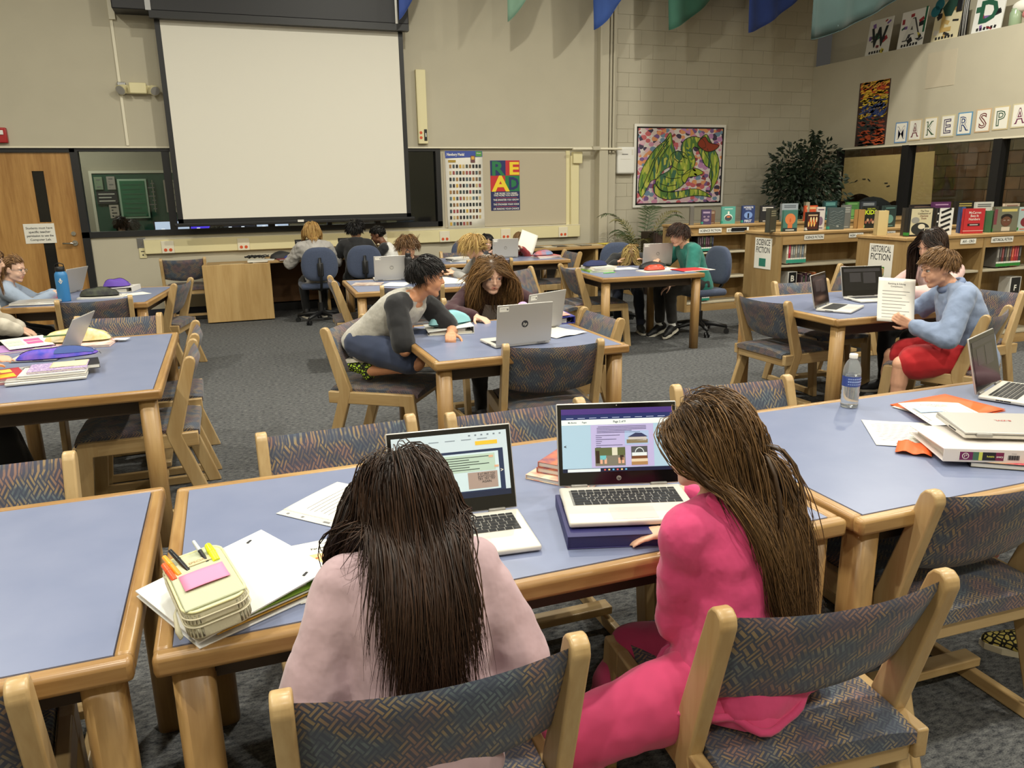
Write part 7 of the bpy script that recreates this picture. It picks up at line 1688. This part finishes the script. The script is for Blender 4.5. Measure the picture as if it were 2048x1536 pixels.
def vor_mat(name, scale, cols, edge=None, warp=0, stretch=(1,1,1)):
    m = bpy.data.materials.new(name); m.use_nodes = True; nt = m.node_tree; b = nt.nodes['Principled BSDF']; N = nt.nodes.new; L = nt.links.new
    tc = N('ShaderNodeTexCoord'); mp = N('ShaderNodeMapping'); mp.inputs['Scale'].default_value = stretch; L(tc.outputs['Object'], mp.inputs[0])
    v = N('ShaderNodeTexVoronoi'); v.inputs['Scale'].default_value = scale; L(mp.outputs[0], v.inputs['Vector'])
    s = N('ShaderNodeSeparateXYZ'); L(v.outputs['Color'], s.inputs[0]); r = N('ShaderNodeValToRGB'); r.color_ramp.interpolation = 'CONSTANT'; e = r.color_ramp.elements
    e[0].color = lin(cols[0]); e[1].position = 1/len(cols); e[1].color = lin(cols[1])
    for i, c in enumerate(cols[2:]): x = e.new((i+2)/len(cols)); x.color = lin(c)
    L(s.outputs[0], r.inputs[0]); out = r.outputs[0]
    if edge:
        d = N('ShaderNodeMath'); d.operation = 'GREATER_THAN'; d.inputs[1].default_value = edge[1]; L(v.outputs['Distance'], d.inputs[0]); mx = N('ShaderNodeMixRGB'); mx.inputs[2].default_value = lin(edge[0]); L(d.outputs[0], mx.inputs[0]); L(out, mx.inputs[1]); out = mx.outputs[0]
    L(out, b.inputs['Base Color']); b.inputs['Roughness'].default_value = .6; MATS[name] = m; return m
def dragon():
    a, b_, c, d = [atY(*q, YB-.03) for q in ((1274,253),(1448,254),(1444,408),(1272,410))]
    x0, x1, z0, z1 = a.x, b_.x, d.z, a.z; W_, H_ = x1-x0, z1-z0; y = YB-.02
    o = thing('mosaic_artwork', 'large square paper mosaic of a green dragon on the block wall', 'artwork', (x0,y,z0))
    MB().bb((-.04,-.012,-.04),(W_+.04,.006,W_*0+H_+.04), G('paper')).build('backing', o); fr = MB(); K = G('black_plastic')
    for p, q in (((0,0),(W_,.022)),((0,H_-.022),(W_,H_)),((0,0),(.022,H_)),((W_-.022,0),(W_,H_))): fr.bb((p[0],-.018,p[1]),(q[0],-.011,q[1]), K)
    fr.build('frame', o)
    MB().bb((.02,-.014,.02),(W_-.02,-.012,H_-.02), vor_mat('mosaic', 12, [(214,150,180),(130,96,150),(226,190,200),(206,104,110),(120,150,176),(222,206,200),(150,70,80),(232,160,110),(70,60,84),(196,140,190)], ((228,220,216),.66), stretch=(1,1,1.35))).build('mosaic_field', o)
    gm = vor_mat('dragon_scales', 17, [(128,160,60),(170,186,70),(90,130,64),(206,206,96),(70,116,90),(150,172,70)], ((70,104,50),.80), stretch=(1.6,1,.5)); gl = C((176,188,60),.6); ol = C((28,48,34),.6)
    X = lambda u, v: (.03+(W_-.06)*u, .03+(H_-.06)*v)
    def shape(name, pts, mt, yy, line=True, n=6):
        # closed smooth outline
        P = [Vector((*X(u,v),0)) for u,v in pts]; k = len(P); S = []
        for i in range(k):
            p0, p1, p2, p3 = P[i-1], P[i], P[(i+1)%k], P[(i+2)%k]
            for j in range(n):
                t = j/n; S.append(.5*((2*p1)+(p2-p0)*t+(2*p0-5*p1+4*p2-p3)*t*t+(3*p1-p0-3*p2+p3)*t**3))
        me = MB().prism([(q.x,q.y) for q in S], .003, mt, 'y', yy); s_ = me.build(name, o)
        if line: MB().tube([(q.x,yy-.002,q.y) for q in S+S[:1]], .005, ol, 5).build('outline', s_)
    shape('left_wing', [(.37,.95),(.40,.80),(.44,.66),(.40,.52),(.30,.44),(.24,.34),(.16,.30),(.12,.22),(.05,.08),(.01,.20),(.03,.40),(.10,.58),(.20,.74),(.30,.84)], gm, -.017)
    for u0,v0,u1,v1 in ((.36,.90,.04,.16),(.35,.84,.12,.28),(.36,.78,.22,.40)):
        p, q = X(u0,v0), X(u1,v1); MB().tube([(p[0],-.020,p[1]),((p[0]+q[0])/2-.04,-.020,(p[1]+q[1])/2+.04),(q[0],-.020,q[1])], .006, ol, 5).build('wing_rib', o)
    shape('right_wing', [(.70,.80),(.80,.93),(.88,.78),(.96,.62),(.98,.46),(.96,.30),(.88,.13),(.89,.26),(.86,.36),(.87,.46),(.81,.50),(.76,.60)], gm, -.017)
    for u0,v0,u1,v1 in ((.82,.74,.89,.24),(.78,.70,.85,.46)):
        p, q = X(u0,v0), X(u1,v1); MB().tube([(p[0],-.020,p[1]),((p[0]+q[0])/2+.05,-.020,(p[1]+q[1])/2),(q[0],-.020,q[1])], .006, ol, 5).build('wing_rib', o)
    shape('neck', [(.50,.76),(.55,.86),(.65,.90),(.76,.86),(.80,.76),(.72,.74),(.66,.76),(.64,.70),(.68,.56),(.62,.42),(.48,.38),(.46,.52),(.52,.62)], gm, -.019)
    shape('body', [(.38,.64),(.46,.70),(.56,.66),(.62,.50),(.60,.34),(.52,.22),(.40,.15),(.28,.16),(.21,.26),(.24,.36),(.34,.42),(.40,.50)], gm, -.020)
    shape('head', [(.70,.80),(.78,.90),(.84,.82),(.96,.78),(.90,.71),(.80,.70)], C((150,60,36),.6), -.022)
    shape('tail', [(.20,.26),(.28,.17),(.40,.14),(.54,.16),(.68,.18),(.80,.14),(.90,.06),(.78,.08),(.64,.08),(.50,.05),(.36,.04),(.25,.08),(.19,.16)], gm, -.019)
    shape('foreleg', [(.60,.44),(.70,.46),(.78,.40),(.70,.36),(.60,.34),(.56,.26),(.52,.34)], gl, -.022)
    for (u0,v0,u1,v1) in ((.42,.60,.52,.56),(.40,.50,.55,.44),(.30,.36,.50,.34),(.26,.26,.46,.24),(.48,.70,.58,.60),(.34,.10,.36,.15),(.48,.08,.49,.15),(.62,.10,.62,.17),(.74,.10,.73,.16)):
        p, q = X(u0,v0), X(u1,v1); MB().tube([(p[0],-.0235,p[1]),((p[0]+q[0])/2,-.0235,(p[1]+q[1])/2-.03),(q[0],-.0235,q[1])], .005, ol, 5).build('scale_line', o)
    for i in range(7): p = X(.58+.018*i,.74-.06*i); MB().box((p[0],-.0225,p[1]),(.055,.002,.026), gl, Matrix.Rotation(.4,3,'Y')).build('belly_scale', o)
dragon()
def abstract_poster():
    # a plain stand-in of the same size and colours: no figure
    p = atX(1720,167,XR-.01); q = atX(1781,163,XR-.01); r_ = atX(1711,293,XR-.01); o = thing('poster', 'tall painting of red, orange, yellow and dark swirls on the right wall', 'poster', (0,0,0)); y0, y1 = q.y, p.y; z1 = p.z; z0 = r_.z; H_ = z1-z0
    MB().bb((XR-.008,y0,z0),(XR-.001,y1,z1), C((60,40,36),.6)).build('sheet', o); rs = random.Random(2)
    bands = [(.86,1.0,[(196,70,40),(216,110,50),(226,180,70)]),(.70,.86,[(190,56,40),(206,90,44),(236,190,60)]),(.60,.74,[(60,66,60),(52,70,120),(236,200,60)]),(.44,.62,[(44,66,130),(232,190,60),(60,80,140)]),(.24,.46,[(120,56,50),(44,48,60),(150,70,44),(40,60,60)]),(.0,.26,[(206,96,44),(34,32,34),(40,38,38),(190,80,44)])]
    for i, (a, b, cs) in enumerate(bands):
        for k, c in enumerate(cs):
            m = MB(); n = 30 
            for j in range(n):
                u = rs.uniform(.02,.86); v = rs.uniform(a,b); L = rs.uniform(.10,.26); t = rs.uniform(.014,.034)
                yA = y1-(y1-y0)*u; pts = [(XR-.0086-.0005*(3*i+k)/3, yA-(y1-y0)*min(L, .98-u)*s/3, z0+H_*min(.985,max(.012,v+.02*math.sin(s*1.1+i)+.05*s/3*(1 if i < 4 else -1)))) for s in range(4)]
                hw = H_*t*.5; m.add([(a_,b_,max(z0,c_-hw*(.4+.6*(0 < i_ < 3)))) for i_,(a_,b_,c_) in enumerate(pts)]+[(a_,b_,min(z1,c_+hw*(.4+.6*(0 < i_ < 3)))) for i_,(a_,b_,c_) in enumerate(pts)], [(i_,i_+1,i_+5,i_+4) for i_ in range(3)], C(c,.6))
            tag(m.build('brush_strokes', o), None, None, None, 'stuff')
abstract_poster()
def letter_cards():
    cols = [(96,140,190),(206,186,150),(206,190,150),(206,196,160),(96,150,190),(206,176,140),(206,190,150),(206,196,160)]; ink = [(60,64,110),(110,40,60),(60,90,60),(60,50,90),(50,70,120),(110,50,50),(60,90,70),(110,40,80)]
    pts = [(1802,265),(1830,260),(1861,256),(1895,252),(1929,247),(1966,241),(2002,236),(2040,231)]
    for i, ch in enumerate('MAKERSPA'):
        p = atX(*pts[i], XR-.005); w, h = .215, .285; o = thing('letter_card', 'white card with an outlined letter %s in the row%s' % (ch, '' if ch != 'A' else (', beside the M' if i == 1 else ', at the frame edge')), 'card', (XR-.004,p.y,p.z), 0, None)
        MB().box((0,0,0),(.004,w,h), C(cols[i],.7)).build('border', o); MB().box((-.0025,0,0),(.002,w-.03,h-.03), G('paper')).build('card', o); m = MB()
        put_text(m, ch, C(ink[i],.6), (-.0042,0,0), (0,-1,.04), (0,.04,1), .175, w*.62, .030 if ch != 'M' else .014); put_text(m, ch, G('paper'), (-.0052,0,0), (0,-1,.04), (0,.04,1), .175, w*.60, -.020 if ch != 'M' else -.008); m.build('letter', o)
letter_cards()
def ledge_boards():
    Xb = XR+.06; data = [('W',1727,1780,42,107,(206,204,196),(34,40,38)),('A',1790,1848,22,97,(222,220,214),(206,206,200)),('L',1858,1918,6,82,(214,204,170),(196,164,100)),('D',1938,2006,-8,68,(222,222,218),(30,84,62))]
    rs = random.Random(8)
    for s, a, b, t, bt, c, ic in data:
        p = atX(a,bt,Xb); q = atX(b,bt-10,Xb); top = atX((a+b)/2,t,Xb).z; w = (p.y-q.y)*.86; h = max(.5, top-3.39); o = thing('letter_board', 'collage board with a large letter %s standing on the high ledge' % s, 'collage board', (Xb,(p.y+q.y)/2,3.392)); o.rotation_euler = (0, R(7), 0)
        MB().bb((-.008,-w/2,0),(.008,w/2,h), C(c,.7)).build('board', o); m = MB(); put_text(m, s, C(ic,.6), (-.0125,0,h*.50), (0,-1,0), (0,0,1), h*.52, w*.72, .03)
        if s == 'A': put_text(m, s, C((60,60,60),.6), (-.0105,-.012,h*.50), (0,-1,0), (0,0,1), h*.54, w*.76, .05)
        m.build('letter', o)
        for i in range(13):
            y = rs.uniform(-.42,.42)*w; z = rs.uniform(.05,.95)*h; cc = rs.choice([(30,30,34),(60,60,64),(150,50,54),(120,90,150),(206,190,80),(40,90,66),(90,94,98),(26,26,28)]) if s != 'L' else rs.choice([(150,120,70),(190,160,100),(40,40,40),(206,200,190)])
            MB().box((-.0098,y,z),(.003,rs.uniform(.03,.10),rs.uniform(.02,.07)), C(cc,.6), Matrix.Rotation(rs.uniform(-.6,.6),3,'X')).build('cutout', o)
        if s == 'A': MB().bb((-.012,-w/2+.0,h*.35),(-.008,-w/2+.03,h*1.02), C((30,100,72),.6)).build('green_strip', o)
        if s == 'L':
            MB().prism([(.04,h*.62),(-.06,h*.60),(-.10,h*.80),(-.2,h*.86),(-.18,h*1.0),(.02,h*1.04),(.10,h*.84)], .004, C((30,64,54),.6), 'x', -.012).build('green_shape', o)
            for k in (0,1): MB().cyl((-.02,.20-.05*k,h*(.80+.16*k)),(-.03,.20-.05*k,h*(.80+.16*k)),.07,C((40,110,124),.5),n=18).build('teal_lens', o)
            MB().rbox((-.016,-w*.42,h*.88),(.02,.09,.22), C((34,34,38),.4), .01).build('handset', o)
        for i in range(6): MB().box((-.0098,w*.3-.05*i,.04),(.003,.03,.035), C((30,30,32),.6), Matrix.Rotation(rs.uniform(-.3,.3),3,'X')).build('caption_letter', o)
    p = atX(1960,20,XR+.25); m = MB(); 
    for i in range(16): m.tube([(XR+.2,p.y+.12+.013*i,3.9),(XR+.19,p.y+.12+.013*i,3.8),(XR+.19,p.y+.12+.014*i+.01*math.sin(i),3.42)], .008, C(((30,30,30),(206,206,206))[i % 2],.5), 5)
    tag(m.build('striped_streamer'), 'black and white striped streamer between the L and D boards', 'streamer', None, 'stuff')
    p = atX(2030,45,XR+.1); j = thing('glass_jar', 'pale glass jar with white tissue on the ledge at the right edge', 'jar', (XR+.1,p.y,3.39))
    MB().lathe([(.06,0),(.07,.01),(.07,.15),(.055,.18),(.055,.2)], mat('jar_glass',(150,170,140),.2), 18).build('body', j); MB().ell((0,-.08,.22),(.05,.14,.07), G('paper')).ell((.02,-.16,.12),(.05,.09,.06), C((206,130,130),.7)).build('tissue', j)
ledge_boards()
# ================================================================ banners
def banner(x, y, z, w, hh, c, label, sw=1.0, seed=0):
    m = mat('banner_%d' % seed, c, .8, noise=.18, nscale=3, sheen=.1); N_ = 22; top = 5.36
    def f(u, v):
        bot = z+hh*(u**1.35); zz = bot+(top-bot)*v; xx = x+w*u*(1-.10*(1-v))+.03*math.sin(3*v+seed); yy = y-.10*math.sin(2.2*u+seed*.7)+.035*math.sin(13*u*sw+seed+1.5*v)*(.4+.6*(1-v))+.05*v
        return (xx, yy, zz)
    o = thing('ceiling_banner', label, 'banner', (0,0,0), 0, 'cloth banners hung along the ceiling'); MB().grid(f, N_, 14, m, (0,.002,0)).build('cloth', o)
    MB().tube([Vector(f(i/N_,0))+Vector((0,-.001,.004)) for i in range(N_+1)], .004, m, 5).build('hem', o)
BYY = 10.30; kx = BYY/9.6
for i, (px, tz, w, hh, c, lab) in enumerate(((2.166,3.484,.75,1.5,(58,84,160),'small blue banner at the corner of the black screen housing'),(3.484,3.525,1.0,1.7,(134,172,150),'pale green banner between two blue ones'),(4.636,3.483,1.25,1.55,(54,88,164),'blue banner in front of the wall column'),(5.74,3.53,1.6,1.15,(58,110,92),'mid green banner above the dragon mosaic'),(7.03,3.561,1.7,1.0,(58,84,168),'blue banner above the ficus'),(8.154,3.533,2.3,.95,(30,54,52),'wide dark green banner above the corner'))):
    k_ = kx if i < 5 else 7.9/9.6
    banner(px*k_, BYY if i < 5 else 7.9, CH+(tz-CH)*k_, w, hh, c, lab, 1+.2*i, i)
for i, (x, w) in enumerate(((-2.0,1.3),(-.2,1.3))): banner(x*kx, 9.9, 4.25, w, .5, ((66,108,100),(58,84,160))[i], ('green banner hanging high over the oak door','blue banner hanging high over the projection screen')[i], 1, 10+i)
# ================================================================ plants
def palm():
    t = thing('potted_palm', 'parlour palm with feathery fronds beside the block wall', 'plant', (5.78,10.15,0)); PD = G('pot_dark')
    MB().lathe([(.13,0),(.16,.02),(.19,.34),(.20,.36),(.18,.36),(.17,.33)], PD, 20).build('pot', t); MB().cyl((0,0,.31),(0,0,.325),.17,C((50,38,30),.9),n=18).build('soil', t); rs = random.Random(5)
    for i in range(12):
        a = 2*PI*i/12+rs.uniform(-.2,.2); L = rs.uniform(.55,.85); up = rs.uniform(.55,1.05); pts = []
        for j in range(11): s = j/10; r_ = L*.75*s**1.2; pts.append(Vector((math.cos(a)*r_, math.sin(a)*r_, .32+up*math.sin(s*1.75)*.92)))
        lf = G('leaf_green') if i % 4 else G('leaf_pale'); MB().tube(pts, [.007-.005*j/10 for j in range(11)], lf, 5).build('stem', t); m = MB()
        for j in range(3, 11):
            for h in (0, .5):
                if j+h > 10: continue
                p = pts[j].lerp(pts[min(10,j+1)], h); d = (pts[min(10,j+1)]-pts[j-1]).normalized(); s_ = d.cross(Vector((0,0,1))); s_ = s_.normalized() if s_.length > .1 else Vector((1,0,0))
                for k in (-1,1):
                    l = .20*(1-.45*abs(j-6)/5); e = p+(s_*k*.8+d*.65).normalized()*l-Vector((0,0,.045)); mid = p.lerp(e,.45)+Vector((0,0,.012)); n_ = d*.011
                    m.add([p-n_*.4,p+n_*.4,mid+n_,e,mid-n_], [(0,1,2,4),(4,2,3)], lf)
        m.build('frond', t)
palm()
def ficus():
    cx, cy = 8.62, 10.12; t = thing('ficus_tree', 'tall dark leafy ficus in the corner of the block wall', 'plant', (cx,cy,0)); rs = np.random.RandomState(3)
    MB().lathe([(.17,0),(.20,.02),(.24,.40),(.25,.42),(.22,.42),(.21,.38)], G('pot_dark'), 20).build('pot', t); MB().tube([(0,0,.36),(.02,.01,.8),(-.03,0,1.2),(.01,.02,1.7)], [.035,.03,.025,.012], G('bark'), 8).build('trunk', t)
    for i in range(7): a = 2*PI*i/7; MB().tube([(0,0,.9+.1*i),(math.cos(a)*.2,math.sin(a)*.2,1.2+.1*i),(math.cos(a)*.4,math.sin(a)*.36,1.3+.12*i)], [.014,.010,.005], G('bark'), 5).build('branch', t)
    lobes = [((-.22,0,1.80),.36),((.24,0,1.85),.36),((-.30,-.1,1.38),.40),((.25,-.1,1.36),.42),((0,-.15,1.58),.42),((-.05,-.05,1.12),.36),((.34,0,1.10),.24),((-.42,0,1.62),.24),((.06,0,2.08),.16),((.16,0,2.22),.07),((.15,0,2.31),.05)]; m = MB()
    for (c, r_) in lobes:
        for k in range(int(470*r_*r_*6.0)+10):
            v = rs.normal(size=3); v /= np.linalg.norm(v); p = Vector(c)+Vector(v)*r_*rs.uniform(.45,1.05); p.y = min(max(p.y, -.52), .60); p.x = min(p.x, .60); d = (Vector(v)+Vector((0,0,-.55))+Vector(rs.normal(size=3))*.35).normalized(); s_ = d.cross(Vector(rs.normal(size=3))).normalized(); n_ = d.cross(s_); L = rs.uniform(.07,.11); w = L*.25
            m.add([p, p+d*L*.45+s_*w+n_*.008, p+d*L, p+d*L*.45-s_*w+n_*.008], [(0,1,2),(0,2,3)], G('leaf_dark'))
    tag(m.build('foliage', t), None, None, None, 'stuff')
ficus()
t = thing('planter_cabinet', 'low dark panelled cabinet behind the teal shirted boy', 'cabinet', (6.15,9.75,0))
for i in range(3): MB().rbox((-.26+.26*i,0,.46),(.25,.03,.88), mat('dark_brown',(62,44,36),.6), .004).build('door', t)
MB().rbox((0,.2,.455),(.80,.38,.91), C((48,36,30),.6), .006).build('body', t)

for i, (px, py) in enumerate(((560,878),(790,857))):
    p = at(px, py, 0); t = thing('floor_plate', ('metal floor outlet plate behind the left chair of the front table','metal floor outlet plate behind the right chair of the front table')[i], 'floor outlet', (p.x,p.y,0), R(4))
    MB().rbox((0,0,.003),(.20,.13,.006), G('steel'), .002).build('plate', t); MB().rbox((0,0,.0066),(.15,.09,.0015), G('silver_dark'), .0007).build('lid', t)
# ---------------------------------------------------------------- tidy
bpy.data.scenes.remove(TMP)
for m in [m for m in bpy.data.meshes if m.users == 0]: bpy.data.meshes.remove(m)
